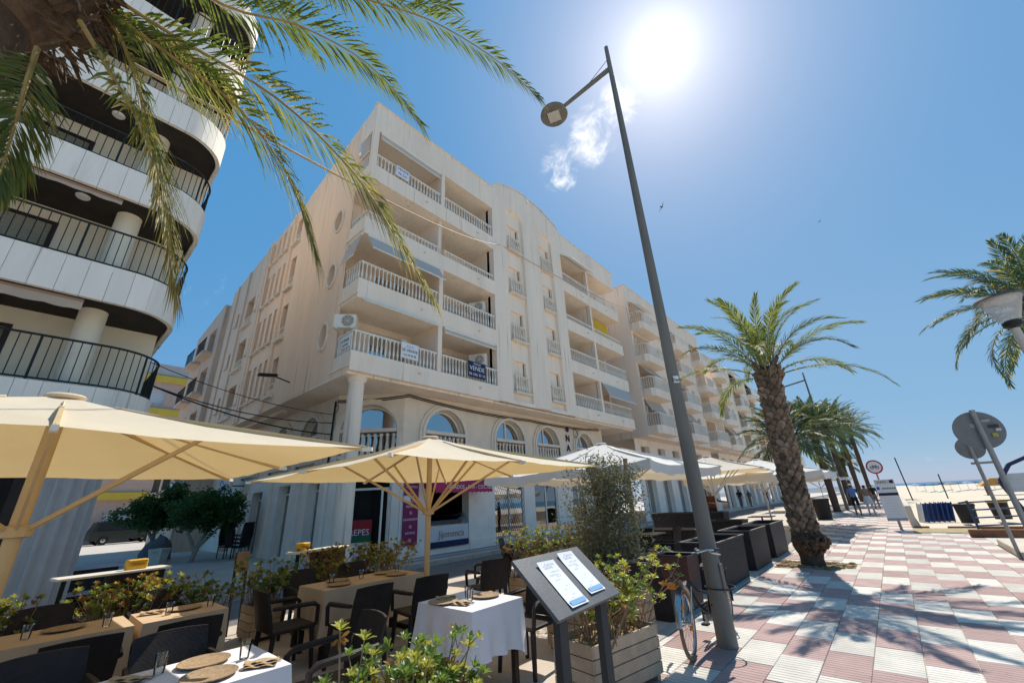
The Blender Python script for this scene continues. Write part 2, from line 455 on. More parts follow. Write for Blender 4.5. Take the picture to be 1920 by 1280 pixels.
g = MB().box(-400, 1.94, -200, 600, -0.6, -0.06).build('ground', ASPH); tag(g, kind='structure')
g = MB().box(-11.2, -8.7, -40, 160, -0.05, 0.0).build('street', ASPH); tag(g, kind='structure')
g = MB().box(-8.7, -2.82, -40, 160, -0.05, 0.0).build('terrace_floor', TERR); tag(g, kind='structure')
# pavement on the building side, a real step up
pav = MB().box(-60, -11.2, -40, 1.2, -0.05, 0.11).box(-60, -11.2, 1.2, 6.8, -0.05, 0.106).box(-60, -11.2, 6.8, 160, -0.05, 0.11)
g = pav.build('pavement', PAVE); tag(g, kind='structure')
kb = tag(link('kerb', None), kind='structure')
me = MB().cbox(-0.09, 0.09, -0.49, 0.49, -0.05, 0.135, 0.015).mesh('kerb_stone', KERB)
for i in range(40):
    o = link('kerb_stone', me, kb); o.location = (-11.16, -6 + i * 0.99, 0)
me2 = MB().cbox(-0.08, 0.08, -0.395, 0.395, -0.06, 0.012, 0.008).mesh('edging_stone', KERB)
ed = tag(link('promenade_edging', None), kind='structure')
for i in range(60):
    o = link('edging_stone', me2, ed); o.location = (-2.735, -3 + i * 0.80, 0)
MB().box(-2.815, -2.655, 45, 160, -0.06, 0.012).build('far_edging', KERB, ed)
# ---- promenade with its red and white slabs
prom = MB().box(-2.654, 1.62, -40, 21.2, -0.06, -0.012).box(-2.654, .2, 21.2, 160, -0.06, -0.012).build('promenade', CONC); tag(prom, kind='structure')
TWD, TLN = 0.385, 0.79
sw = MB().cbox(-TWD / 2 + .003, TWD / 2 - .003, -TLN / 2 + .003, TLN / 2 - .003, -0.03, 0.0, 0.004).mesh('white_slab', TW)
srd = MB().cbox(-TWD / 2 + .003, TWD / 2 - .003, -TLN / 2 + .003, TLN / 2 - .003, -0.03, 0.0, 0.004).mesh('red_slab', TR)
slabs = []
for c in range(-6, 7):
    x0 = -0.64 + c * TWD
    xc = x0 + TWD / 2
    if x0 < -2.97 or xc > 1.70: continue
    for k in range(-10, 220):
        yc = 5.83 + TLN / 2 + k * TLN - c * TLN / 2
        if yc < -3 or yc > 155: continue
        if -2.62 < xc < -1.05 and 11.85 < yc < 13.0: continue   # tree pit
        if xc > .12 and yc > 20.95: continue                     # beach entrance
        white = (k % 2 == 0)
        slabs.append((yc if yc > 2.6 else 999, xc, yc, white))
slabs.sort()
rest = MB()
clip = lambda x: max(-2.65, min(1.615, x))
for n, (key, xc, yc, white) in enumerate(slabs):
    dz = R.uniform(-0.002, 0.0025)
    inside = xc - TWD / 2 > -2.66 and xc + TWD / 2 < 1.63
    if n < 290 and inside:
        o = link('white_slab' if white else 'red_slab', sw if white else srd, prom)
        o.location = (xc, yc, dz); o.rotation_euler = (R.uniform(-.002, .002), R.uniform(-.002, .002), 0)
    else:
        rest.box(clip(xc - TWD / 2 + .003), clip(xc + TWD / 2 - .003), yc - TLN / 2 + .003, yc + TLN / 2 - .003, -0.03, dz, 0 if white else 1)
o = rest.build('slab_field', [TW, TR], prom); o['kind'] = 'stuff'
g = MB().box(-2.6, -1.1, 11.86, 12.98, -0.05, -0.004)
for i in range(160):
    x, y = R.uniform(-2.55, -1.15), R.uniform(11.9, 12.95)
    r = R.uniform(.03, .09); g.lathe([(r, -0.004), (r * .7, r * .35), (r * .1, r * .5)], 6, (x, y, 0))
tag(g.build('tree_pit', SOIL), kind='structure')
# ---- beach side
b = MB()
NX, NY = 40, 60
hs = [[0.0] * (NY + 1) for _ in range(NX + 1)]
vs = []
for i in range(NX + 1):
    for j in range(NY + 1):
        x = 1.95 + (i / NX) ** 1.6 * 150; y = 20.6 + (j / NY) ** 1.5 * 420
        z = -0.10 + 0.05 * math.sin(x * 1.3 + y * .7) * math.sin(y * .5) - 0.004 * (x - 2)
        vs.append((x, y, z))
b.add(vs, [(i * (NY + 1) + j, (i + 1) * (NY + 1) + j, (i + 1) * (NY + 1) + j + 1, i * (NY + 1) + j + 1) for i in range(NX) for j in range(NY)])
b.quad((0.22, 23.6, -0.02), (1.96, 23.6, -0.05), (1.96, 440, -0.05), (0.22, 440, -0.02))
b.quad((1.95, -40, -0.1), (150, -40, -.5), (150, 20.62, -.5), (1.95, 20.62, -0.1))
tag(b.build('beach', SAND, smooth=True), kind='structure')
s = MB().quad((45, 60, -0.45), (4000, 60, -0.45), (4000, 9000, -0.45), (-300, 9000, -0.45))
s.quad((-300, 9000, -0.45), (-300, 300, -0.45), (30, 160, -0.45), (45, 60, -0.45))
tag(s.build('sea', SEAM), kind='structure')
tag(MB().box(0.10, 1.9, 21.3, 23.2, -0.05, 0.012).build('grass_strip', DRYG), kind='structure')
tag(MB().cbox(1.66, 3.6, 8.5, 17.6, -0.05, 0.16, 0.02).build('raised_slab', CONC), kind='structure')
tag(MB().box(1.62, 1.95, 17.6, 21.4, -0.05, 0.004).build('beach_path', CONC), kind='structure')

# ================================================================== MAIN BUILDING
FX, GX = -11.5, -12.6          # upper front plane, ground-floor wall
YU = V(0, 1, 0)
def baluster_prof(h, r): return [(r * .75, 0), (r * .75, h * .07), (r * .45, h * .12), (r * .95, h * .3), (r * .8, h * .42), (r * .42, h * .66), (r * .5, h * .86), (r * .75, h * .92), (r * .75, h)]
def rail_run(mb, p, q, z0, z1, step=0.155, r=0.045, n=6, mi=0, topw=0.09):
    """balustrade between two points: balusters and a hand rail"""
    p = Vector(p); q = Vector(q); L = (q - p).length; k = max(1, int(L / step))
    for i in range(k):
        c = p.lerp(q, (i + .5) / k)
        mb.lathe(baluster_prof(z1 - z0 - .05, r), n, (c.x, c.y, z0), mi, cap=False)
    mb.bar((p.x, p.y, z1 - .025), (q.x, q.y, z1 - .025), topw, .05, mi)
    mb.bar((p.x, p.y, z0 + .015), (q.x, q.y, z0 + .015), topw * .8, .03, mi)
FANM = mat('fan_grey', (.12, .12, .12), .6, .3, 30)
def ac_unit(name, label, c, n, w=.78, h=.55, d=.3):
    """outdoor air-conditioning unit facing direction n"""
    n = Vector(n).normalized(); u = n.cross(UPZ)
    t = thing(name, label, 'air conditioner', c)
    MB().obox(V(0, 0, 0), u * w / 2, n * d / 2, UPZ * h / 2, 0, .02).build('casing', WMET, t)
    f = MB(); pts = []
    cc = n * (d / 2 + .012) + u * (-w * .14)
    for rr in (.2, .16, .12, .08, .04):
        f.tube([cc + (u * math.cos(a) + UPZ * math.sin(a)) * rr for a in [2 * PI * i / 16 for i in range(17)]], .008, 4)
    for i in range(8):
        a = 2 * PI * i / 8; f.bar(cc, cc + (u * math.cos(a) + UPZ * math.sin(a)) * .2, .008, .008)
    f.build('grille', WMET, t)
    k = MB(); m = 14
    k.add([cc - n * .008] + [cc - n * .008 + (u * math.cos(2 * PI * i / m) + UPZ * math.sin(2 * PI * i / m)) * .21 for i in range(m)], [(0, 1 + i, 1 + (i + 1) % m) for i in range(m)])
    k.build('fan_hole', FANM, t)
    br = MB()
    for s in (-1, 1):
        br.bar(u * s * w * .35 - n * .3 - UPZ * (h / 2 + .02), u * s * w * .35 + n * d / 2 - UPZ * (h / 2 + .02), .04, .04)
    br.build('bracket', WMET, t)
    return t
mainb = thing('apartment_building', 'cream six-storey corner building with white balustrade balconies and curved roof gable', 'building')
BANDS = [(5.71, 6.35), (8.25, 8.98), (10.83, 11.54), (13.38, 14.11)]
ROOF = 17.3
RAILT = [7.09, 9.70, 11.86, 14.72]
OPENT = [8.25, 10.83, 13.38, 15.91]
DEPTH = 1.75
Y0, Y1, Y2, Y3 = 5.6, 12.3, 18.4, 25.3
# --- balcony bands, left and right wings (each band: fascia + floor slab)
for lvl, (za, zb) in enumerate(BANDS):
    for side, (ya, yb) in enumerate(((Y0, Y1), (Y2, Y3))):
        m = MB()
        m.box(FX - .14, FX, ya, yb, za, zb)                         # fascia
        m.box(-12.62, FX - .14, ya, yb, za + .002, za + .30).box(-13.3, -12.622, ya + .02, yb, za + .003, za + .301)   # slab
        if side == 0:
            m.box(-12.62, FX - .14, ya, ya + .14, za + .30, zb)     # return on the side street
            m.box(-12.75, -11.42, ya - .05, ya - .003, za + .12, za + .2)
        else:
            m.box(-12.9, FX - .14, yb - .14, yb, za + .30, zb)
        m.build('balcony_band', STUC, mainb)
        # drain spouts
        d = MB()
        for yy in ((ya + 2.6, ya + 5.6) if side == 0 else (ya + 2.2, ya + 5.2)):
            d.tube([(FX, yy, za + .38), (FX + .12, yy, za + .34)], .035, 6)
        d.build('drain_spout', TRIM, mainb)
# --- balustrades
for lvl in range(4):
    z0, z1 = BANDS[lvl][1], RAILT[lvl]
    def run(p, q, st=.155):
        mb = MB(); rail_run(mb, p, q, z0, z1, st, .042 if lvl != 2 else .035); mb.build('balustrade', WMET, mainb, True)
    run((FX - .07, Y0 + .05, 0), (FX - .07, 8.98, 0)); run((FX - .07, 9.26, 0), (FX - .07, Y1 - .02, 0))
    run((-12.6, Y0 + .07, 0), (FX - .1, Y0 + .07, 0))
    run((FX - .07, Y2 + .05, 0), (FX - .07, 21.3, 0), .17); run((FX - .07, 21.55, 0), (FX - .07, Y3 - .05, 0), .17)
    run((-12.7, Y3 - .07, 0), (FX - .1, Y3 - .07, 0), .17)
# --- posts between balconies
for lvl in range(4):
    z0, z1 = BANDS[lvl][1], OPENT[lvl]
    for yy, skip in ((9.12, 2), (21.42, 9)):
        if lvl == skip: continue
        MB().box(FX - .20, FX - .02, yy - .10, yy + .10, z0, z1).build('post', STUC, mainb)
MB().box(FX - .22, FX - .01, Y0 + .01, Y0 + .22, BANDS[3][1], OPENT[3]).build('corner_post', STUC, mainb)
# --- recessed back walls with glazed doors and roller shutters
for side, (ya, yb) in enumerate(((Y0, Y1), (Y2, Y3))):
    holes = []; info = []
    for lvl in range(4):
        fl = BANDS[lvl][0] + .3
        for (a, b2) in ((ya + 1.5, ya + 3.2), (ya + 4.2, ya + 6.2)):
            holes.append(rect(a - ya, b2 - ya, fl + .02, fl + 1.98)); info.append((a, b2, fl, lvl))
    holed_wall(rect(0, yb - ya, 5.75, 16.0), holes, (-13.3, ya, 0), (0, 1, 0), (0, 0, 1), .12).build('back_wall', STUCP, mainb)
    for (a, b2, fl, lvl) in info:
        w = MB().box(-13.41, -13.36, a + .03, b2 - .03, fl + .03, fl + 1.96)
        wo = MB()
        for t in (a, (a + b2) / 2 - .03, b2 - .06): wo.box(-13.37, -13.33, t, t + .06, fl + .02, fl + 1.97)
        wo.box(-13.37, -13.331, a, b2, fl + 1.91, fl + 1.97)
        f = wo.build('balcony_door', WMET, mainb)
        if R.random() < .85:
            sh = MB(); zt = fl + 1.95; low = R.choice((0.1, .6, 1.1)); z = zt
            while z > fl + low:
                sh.box(-13.365, -13.345, a + .06, b2 - .06, z - .085, z - .008); z -= .09
            sh.build('roller_shutter', SHUT, f)
        w.build('pane', MGLASS, f)
    # division walls and end wall
    MB().box(-13.3, FX - .2, ya + 3.42, ya + 3.62, 6.0, 15.9).build('party_wall', STUCP, mainb) if side == 0 else MB().box(-13.3, FX - .3, ya + 2.95, ya + 3.1, 6.0, 15.9).build('party_wall', STUCP, mainb)
MB().box(-13.3, FX - .001, Y1, Y1 + .12, 5.72, 16.2).build('side_wall', STUCP, mainb)
MB().box(-13.3, FX - .001, Y2 - .12, Y2, 5.72, 16.2).build('side_wall', STUCP, mainb)
# --- roof parapets
MB().box(-12.6, FX, Y0 + .205, Y1, OPENT[3], ROOF).box(-13.3, -12.61, Y0 + .3, Y1, OPENT[3] + .002, OPENT[3] + .2).build('roof_parapet', STUC, mainb)
MB().box(-13.3, FX, Y2, Y3, OPENT[3] + .1, ROOF + .15).build('roof_parapet', STUC, mainb)
cp = MB().box(FX - .2, FX + .05, Y0 - .05, Y1 - .1, ROOF, ROOF + .05).box(FX - .2, FX + .05, Y2, Y3 + .05, ROOF + .15, ROOF + .2)
cp.build('coping', TRIM, mainb)
# --- centre wall: two recessed window strips with round heads and a two-lobed gable
STR = [(14.03, .72), (16.82, .62)]
WZ = [(6.35, 7.90), (8.93, 10.48), (11.51, 13.06), (14.09, 15.67)]
gab = [(Y1, 5.71), (Y2, 5.71), (Y2, 17.42)]
for i in range(9):
    t = i / 8; gab.append((18.38 - t * 2.9, 17.80 + math.sin(t * PI / 2) ** .8 * .68))
gab += [(15.44, 18.1), (15.30, 18.1)]
for i in range(9):
    t = i / 8; gab.append((15.26 - t * 2.75, 17.72 + math.cos(t * PI / 2) ** .8 * .80))
gab += [(12.42, 17.35), (Y1, 17.35)]
st = [[(c - w, 5.9), (c + w, 5.9)] + [(c + w * math.cos(PI * i / 12), 16.15 + w * .75 * math.sin(PI * i / 12)) for i in range(13)] for (c, w) in STR]
holed_wall(gab, st, (FX, 0, 0), (0, 1, 0), (0, 0, 1), .16, back=False).build('gable_wall', STUC, mainb)
g2 = MB().prism(gab, lambda a, b: (FX - .45, a, b), lambda a, b: (FX - .30, a, b)); 
cp = MB()
for i in range(3, len(gab) - 2):
    a, b2 = gab[i], gab[i + 1]
    cp.quad((FX + .03, a[0], a[1] + .0), (FX - .45, a[0], a[1]), (FX - .45, b2[0], b2[1]), (FX + .03, b2[0], b2[1]))
    cp.quad((FX + .03, a[0], a[1]), (FX + .03, b2[0], b2[1]), (FX + .03, b2[0], b2[1] - .07), (FX + .03, a[0], a[1] - .07))
cp.build('gable_coping', STUC, mainb)
g2.build('gable_back', STUC, mainb)
for (c, w) in STR:
    hl = [rect(c - .47, c + .47, a, b2) for (a, b2) in WZ]
    holed_wall([(c - w, 5.9), (c + w, 5.9), (c + w, 16.95), (c - w, 16.95)], hl, (FX - .15, 0, 0), (0, 1, 0), (0, 0, 1), .22).build('window_strip', STUC, mainb)
    for (a, b2) in WZ:
        f = MB()
        f.box(FX - .36, FX - .30, c - .47, c - .41, a, b2).box(FX - .36, FX - .30, c + .41, c + .47, a, b2).box(FX - .36, FX - .301, c - .41, c + .41, b2 - .07, b2)
        fo = f.build('window', WMET, mainb)
        sh = MB(); z = b2 - .07
        while z > a + .05:
            sh.box(FX - .35, FX - .325, c - .41, c + .41, z - .075, z - .006); z -= .08
        sh.build('roller_shutter', SHUT, fo)
        bs = MB(); rail_run(bs, (FX - .04, c - .50, 0), (FX - .04, c + .50, 0), a - .02, a + .76, .165, .072, 7, 0, .11)
        bs.bar((FX - .02, c - .56, a - .06), (FX - .02, c + .56, a - .06), .2, .09)
        bs.build('window_balustrade', TRIM, mainb, True)
    # little balls under the sills
# rounded pilasters beside the strips
for (a, b2) in ((12.36, 13.24), (14.83, 16.12), (17.5, 18.34)):
    p = MB(); n = 10; bul = .07 if b2 - a < 1 else .13
    vs = []
    for z in (5.73, 17.0):
        for i in range(n + 1):
            t = i / n; vs.append((FX + .002 + bul * math.sin(PI * t) ** .7, a + (b2 - a) * t, z))
    p.add(vs, [(i, i + 1, n + 2 + i, n + 1 + i) for i in range(n)])
    p.add([(FX + .002 + bul * math.sin(PI * i / n) ** .7, a + (b2 - a) * i / n, 17.0) for i in range(n + 1)], [tuple(range(n + 1))])
    p.build('pilaster', STUC, mainb, True, 60)
# --- underside of the overhang
MB().box(-14.5, FX - .145, Y0, Y3 - .15, 5.62, 5.706).build('overhang_soffit', STUC, mainb)
MB().box(-33.9, -14.505, Y0 + .001, 7.0, 5.62, 5.706).build('overhang_soffit', STUCW, mainb)
# --- ground floor front wall: arches above, shop openings below
ARCH = [(10.30, .98), (14.10, .98), (17.0, .95), (20.5, .92)]
ZB, ZS = 3.36, 4.22
holes = [archp(c, r, ZB, ZS) for (c, r) in ARCH]
holed_wall(rect(8.4, 22.7, 2.95, 5.66), holes, (GX, 0, 0), (0, 1, 0), (0, 0, 1), .35).build('upper_wall', STUCB, mainb)
SHOPS = [(9.62, 11.55, .32, 2.72), (13.02, 14.95, .3, 2.8), (15.72, 17.55, .3, 2.8), (18.9, 20.1, .15, 2.8), (20.9, 22.2, .5, 2.8)]
holed_wall(rect(8.4, 22.7, .08, 2.95), [rect(*s) for s in SHOPS], (GX + .012, 0, 0), (0, 1, 0), (0, 0, 1), .4).build('shop_wall', PAINTW, mainb)
MB().box(GX, GX + .12, 8.45, 22.7, 2.90, 3.02).build('string_course', TRIM, mainb)
MB().box(GX + .014, GX + .05, 8.42, 9.6, .08, .45).build('plinth', PAINTW, mainb); MB().box(GX + .014, GX + .05, 11.57, 13.0, .08, .42).build('plinth', PAINTW, mainb)
BALM = MB().lathe(baluster_prof(.78, .095), 10).mesh('baluster', TRIM, True)
def arch_window(c, r, org, u, par):
    """moulded arch, glazing and stone balustrade; org/u give the wall's frame, c along u"""
    u = Vector(u); n = u.cross(UPZ); org = Vector(org)
    P = lambda a, z, dd: org + u * a + UPZ * z + n * dd
    tr = MB(); m = 16
    for (ro, ri, pr) in ((r + .24, r + .02, .07), (r + .13, r + .02, .12)):
        prof = [(ro, 0), (ro, pr), (ri, pr), (ri, -.1)]
        sec = []
        path = [(c + 1 * 0, 0)]
        angs = [None] + [PI * i / m for i in range(m + 1)] + [None]
        for k, a in enumerate(angs):
            row = []
            for (q, dd) in prof:
                if a is None:
                    sg = 1 if k == 0 else -1
                    row.append(P(c + sg * q, ZB - .1, dd))
                else: row.append(P(c + q * math.cos(a), ZS + q * math.sin(a), dd))
            sec.append(row)
        b0 = [p for row in sec for p in row]
        tr.add(b0, [(i * 4 + j, i * 4 + j + 1, (i + 1) * 4 + j + 1, (i + 1) * 4 + j) for i in range(len(sec) - 1) for j in range(3)])
    tr.build('arch_moulding', TRIM, par)
    w = MB(); pl = archp(c, r - .06, ZB, ZS)
    w.add([P(a, z, -.24) for (a, z) in pl], [tuple(range(len(pl)))])
    fo = MB()
    pts = [P(a, z, -.22) for (a, z) in archp(c, r - .03, ZB, ZS)]
    fo.tube(pts[1:] + [pts[0]], .04, 4)
    if r < .97 or abs(c - 14.1) < .1: fo.bar(P(c - .03, ZB, -.22), P(c - .03, ZS + r - .05, -.22), .07, .05, 0, n)
    f = fo.build('arched_window', WMET, par)
    w.build('pane', MGLASS, f)
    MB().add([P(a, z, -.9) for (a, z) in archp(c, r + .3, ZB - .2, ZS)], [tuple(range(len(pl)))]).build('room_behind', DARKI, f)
    bl = MB()
    bl.bar(P(c - r, ZS + .06, .03), P(c + r, ZS + .06, .03), .22, .12, 0)
    bl.bar(P(c - r, ZB + .02, .03), P(c + r, ZB + .02, .03), .22, .12, 0)
    bo = bl.build('balustrade', TRIM, par)
    k = 9
    for i in range(k):
        o = link('baluster', BALM, bo); o.location = P(c - r + (i + .5) * 2 * r / k, ZB + .08, .02); o.scale = (.85, .85, .93)
for (c, r) in ARCH: arch_window(c, r, (GX, 0, 0), (0, 1, 0), mainb)
# chamfered corner with the wide door
CU = V(1, 1, 0).normalized(); CO = V(-14.3, 6.7, 0); CL = 1.7 * math.sqrt(2)
holed_wall(rect(0, CL, 2.95, 5.66), [archp(CL / 2, .98, ZB, ZS)], CO, CU, (0, 0, 1), .35).build('corner_wall', STUCB, mainb)
arch_window(CL / 2, .98, CO, CU, mainb)
CN = CU.cross(UPZ)
holed_wall(rect(0, CL, .08, 2.95), [rect(.25, CL - .28, .24, 2.75)], CO + CN * .01, CU, (0, 0, 1), .4).build('corner_wall', PAINTW, mainb)
# side street ground floor
SARC = [(-16.2, .85), (-19.0, .85), (-22.4, .85)]
holed_wall(rect(-34, -14.3, 2.95, 5.615), [archp(c, r, ZB, ZS) for c, r in SARC], (0, 6.7, 0), (1, 0, 0), (0, 0, 1), .35).build('upper_wall', STUCB, mainb)
for (c, r) in SARC: arch_window(c, r, (0, 6.7, 0), (1, 0, 0), mainb)
SD = [(-15.9, -14.9, .15, 2.7), (-18.6, -17.5, .15, 2.7), (-21.6, -20.4, .15, 2.6), (-25, -23.6, .15, 2.6)]
holed_wall(rect(-34, -14.3, .08, 2.95), [rect(*s) for s in SD], (0, 6.69, 0), (1, 0, 0), (0, 0, 1), .4).build('side_wall', PAINTW, mainb)
for (a, b2, z0, z1) in SD:
    f = MB().box(a, a + .07, 6.95, 7.0, z0, z1).box(b2 - .07, b2, 6.95, 7.0, z0, z1).box(a + .07, b2 - .07, 6.951, 7.0, z1 - .35, z1 - .28).box((a + b2) / 2 - .03, (a + b2) / 2 + .03, 6.951, 7.0, z0, z1 - .35)
    d = f.build('street_door', WMET, mainb); MB().box(a, b2, 7.01, 7.03, z0, z1).build('pane', MGLASS, d)
for i, xx in enumerate((-14.55, -16.7, -19.5, -22.6)):
    MB().box(xx - .18, xx + .18, 6.58, 6.689, .08, 2.95).build('side_pilaster', PAINTW, mainb)
# corner column under the overhang
MB().lathe([(.33, .1), (.33, .22), (.27, .26), (.255, 3.0), (.24, 5.45), (.30, 5.52), (.32, 5.62)], 20, (-11.95, 6.12, 0)).build('corner_column', STUC, mainb, True)
# --- side facade on the street: ovals, then louvred rear wing
top = lambda x: 17.28 - (abs(x) - 11.5) * .19 if x > -17.6 else 16.1 - (abs(x) - 17.6) * .10
OV = [(-13.66, 7.45), (-13.66, 9.97), (-13.66, 12.5)]
holed_wall([(-17.5, 5.71), (-12.62, 5.71), (-12.62, top(-12.62)), (-17.5, top(-17.5))], [ovalp(c, z, .30, .44) for c, z in OV], (0, Y0, 0), (1, 0, 0), (0, 0, 1), .3).build('street_wall', STUCW, mainb)
for c, z in OV:
    MB().tube([(p[0], Y0 - .02, p[1]) for p in ovalp(c, z, .36, .50)] + [(c + .36, Y0 - .02, z)], .065, 6).build('oval_trim', TRIM, mainb, True)
    MB().box(c - .4, c + .4, Y0 + .28, Y0 + .30, z - .5, z + .5).build('oval_pane', MGLASS, mainb)
MB().prism([(-12.62, OPENT[3]), (FX, OPENT[3]), (FX, ROOF), (-12.62, top(-12.62))], lambda a, b: (a, Y0 + .2, b), lambda a, b: (a, Y0 - .001, b)).build('corner_parapet', STUC, mainb)
XR0, XR1 = -28.4, -17.5
ho = []; kinds = []; SHADE = mat('opening_shade_brown', (.20, .125, .08), .8, .2, 4)  # dark brown paints the shade inside the louvre and loggia openings
for k, zb in enumerate((6.45, 9.0, 11.55, 14.05)):
    zt = zb + (1.45 if k < 3 else 1.2)
    ho.append(rect(-18.55, -17.95, zb - .2, zt)); kinds.append(('loggia', -18.55, -17.95, zb - .2, zt))
    for xx in (-19.5, -20.2, -20.9, -21.6):
        z2 = min(zt + .25, top(xx) - .3)
        ho.append(rect(xx - .2, xx + .2, zb, z2)); kinds.append(('louvre', xx - .2, xx + .2, zb, z2))
    if k < 3:
        ho.append(rect(-24.6, -23.4, zb - .2, zt)); kinds.append(('loggia', -24.6, -23.4, zb - .2, zt))
        ho.append(rect(-26.3, -25.9, zb + .4, zt - .2)); kinds.append(('small', -26.3, -25.9, zb + .4, zt - .2))
        ho.append(rect(-22.9, -22.5, zb + .3, zt - .1)); kinds.append(('small', -22.9, -22.5, zb + .3, zt - .1))
holed_wall([(XR0, 5.71), (XR1, 5.71), (XR1, top(-17.7)), (-21.9, top(-21.9)), (-22.0, top(-22) + .25), (-22.4, top(-22.4) + .25), (-22.5, top(-22.5)), (XR0, top(XR0))], ho, (0, Y0 + .02, 0), (1, 0, 0), (0, 0, 1), .35).build('rear_wall', STUCW, mainb)
for (kd, a, b2, z0, z1) in kinds:
    if kd == 'louvre':
        m = MB(); z = z0 + .03
        while z < z1 - .05:
            m.obox(V((a + b2) / 2, Y0 + .06, z), V((b2 - a) / 2, 0, 0), V(0, .05, -.03), V(0, .006, .01)); z += .11
        lo = m.build('louvre_window', STUCW, mainb)
        MB().box(a, b2, Y0 + .12, Y0 + .14, z0, z1).build('pane', SHADE, lo)  # brown sheet, coloured as the shade behind the slats
        MB().box(a - .06, b2 + .06, Y0 - .12, Y0 + .015, z0 - .1, z0 - .005).build('sill', TRIM, lo)
    elif kd == 'loggia':
        m = MB().box(a - .1, b2 + .1, Y0 - .14, Y0 + .015, z0 - .14, z0)
        lo = m.build('loggia', TRIM, mainb)
        bs = MB(); rail_run(bs, (a, Y0 + .05, 0), (b2, Y0 + .05, 0), z0, z0 + .5, .17, .06, 6); bs.build('balustrade', TRIM, lo, True)
        MB().box(a, b2, Y0 + .36, Y0 + .38, z0, z1).build('back_wall', SHADE, lo)  # recess back coloured dark to stand for its shade
    else:
        lo = MB().box(a - .05, b2 + .05, Y0 - .1, Y0 + .015, z0 - .08, z0 - .004).build('small_window', TRIM, mainb)
        MB().box(a, b2, Y0 + .33, Y0 + .35, z0, z1).build('pane', MGLASS, lo)
for xx in (-18.95, -21.95, -22.35, -25.3, -27.2):
    MB().box(xx - .14, xx + .14, Y0 - .06, Y0 + .015, 5.71, top(xx) - .1).build('pilaster', STUCW, mainb)
# solid mass inside so no light leaks
MB().box(-33.9, -13.75, 8.2, 24.6, .1, 15.6).build('core', DARKI, mainb)
MB().box(-28.3, -13.35, 6.1, 25.0, 15.0, 15.25).build('roof_slab', CONC, mainb)
MB().box(-28.3, -17.7, Y0 + .4, Y0 + .6, 5.5, 14.4).build('inner_wall', STUCW, mainb)
MB().box(-28.4, -12.9, Y3 - .3, Y3 - .1, 5.7, 16.2).build('end_wall', STUCP, mainb)
MB().box(-14.6, -14.4, 7.4, 25.0, .1, 5.6).build('ground_back_wall', DARKI, mainb)
# --- blinds and awnings on the balconies
def blind(p, q, drop, out, label=None):
    p = Vector(p); q = Vector(q); n = (q - p).cross(UPZ).normalized()
    m = MB(); a = p; b2 = q; c = q + n * out - UPZ * drop; d = p + n * out - UPZ * drop
    m.quad(a, b2, c, d)
    fr = MB().tube([d, c], .025, 6).tube([a, b2], .05, 6)
    o = m.build('awning', BLIND, mainb); fr.build('awning_bar', WMET, o)
    return o
blind((FX + .02, 5.75, 10.78), (FX + .02, 8.95, 10.78), .75, .45)
b_ = blind((-12.5, Y0 - .02, 10.78), (-11.55, Y0 - .02, 10.78), 1.0, .25)
blind((-12.5, Y0 - .01, 15.85), (-11.75, Y0 - .01, 15.85), 1.0, .0)
blind((FX - .03, 5.9, 15.88), (FX - .03, 8.95, 15.88), .30, .02)
blind((FX + .01, 5.8, 8.22), (FX + .01, 8.95, 8.22), .10, .16)
blind((FX + .01, 9.3, 8.22), (FX + .01, 12.2, 8.22), .22, .03)
blind((FX + .01, 18.5, 15.95), (FX + .01, 21.2, 15.95), .5, .7)
blind((FX + .01, 21.6, 8.22), (FX + .01, 25.1, 8.22), .95, .45)
MB().box(FX - .9, FX - .86, 22.4, 25.1, 11.6, 13.3).build('yellow_screen', mat('yellow_canvas', (.65, .45, .06), .9, .1), mainb)
ac_unit('air_conditioner', 'air conditioner high on the corner of the lowest balcony, facing the side street', (-12.35, 5.72, 7.62), (.75, -.65, 0), .72, .5)
ac_unit('air_conditioner', 'air conditioner at the right end of the lowest left-wing balcony', (-12.15, 11.75, 7.55), (.5, -.86, 0), .8, .55)
ac_unit('air_conditioner', 'air conditioner hung in the second balcony up, above the blue for-sale sign', (-12.15, 11.75, 10.15), (.5, -.86, 0), .75, .5)
lm = mat('lamp_white', (.75, .73, .7), .5, 0)
for i, (yy, zz) in enumerate(((8.2, 7.55), (20.4, 7.55))):
    MB().lathe([(.02, 0), (.11, .03), (.13, .08), (.1, .16), (.02, .19)], 12).build('wall_lamp', lm, mainb, True).location = (-12.6 if i == 0 else -13.2, yy, zz)
# --- signs on the railings
NAVY = mat('sign_navy', (.012, .02, .07), .6, .05); SIGNW = mat('sign_white', (.75, .75, .76), .6, .03); SIGNB = mat('sign_blue', (.03, .09, .35), .6, 0)
INK = mat('sign_ink', (.02, .025, .05), .7, 0)
def sale(label, c, w, h, u, m_bg, rows):
    u = Vector(u); n = u.cross(UPZ); c = Vector(c)
    t = thing('for_sale_sign', label, 'sign', c)
    MB().obox(V(0, 0, 0), u * w / 2, n * .012, UPZ * h / 2, 0).build('board', m_bg, t)
    for (s, dz, sz, mm) in rows: text(s, 'lettering', mm, t, n * .016 + UPZ * dz, u, UPZ, sz)
sale('navy for-sale banner with white VENDE lettering on lowest balcony rail', (FX + .06, 11.0, 6.78), .98, .66, (0, 1, 0), NAVY,
     [('FINCAS', .2, .12, SIGNW), ('VENDE', -.04, .27, SIGNW), ('96 546 33 10', -.26, .17, SIGNW)])
sale('white for-sale board with dark SE VENDE lettering on lowest balcony rail', (FX + .06, 7.72, 6.80), .72, .58, (0, 1, 0), SIGNW,
     [('AZUL', .12, .13, mat('sign_grey', (.35, .4, .5), .7, 0)), ('SE VENDE', -.04, .15, INK), ('616 95 00 08', -.2, .1, INK)])
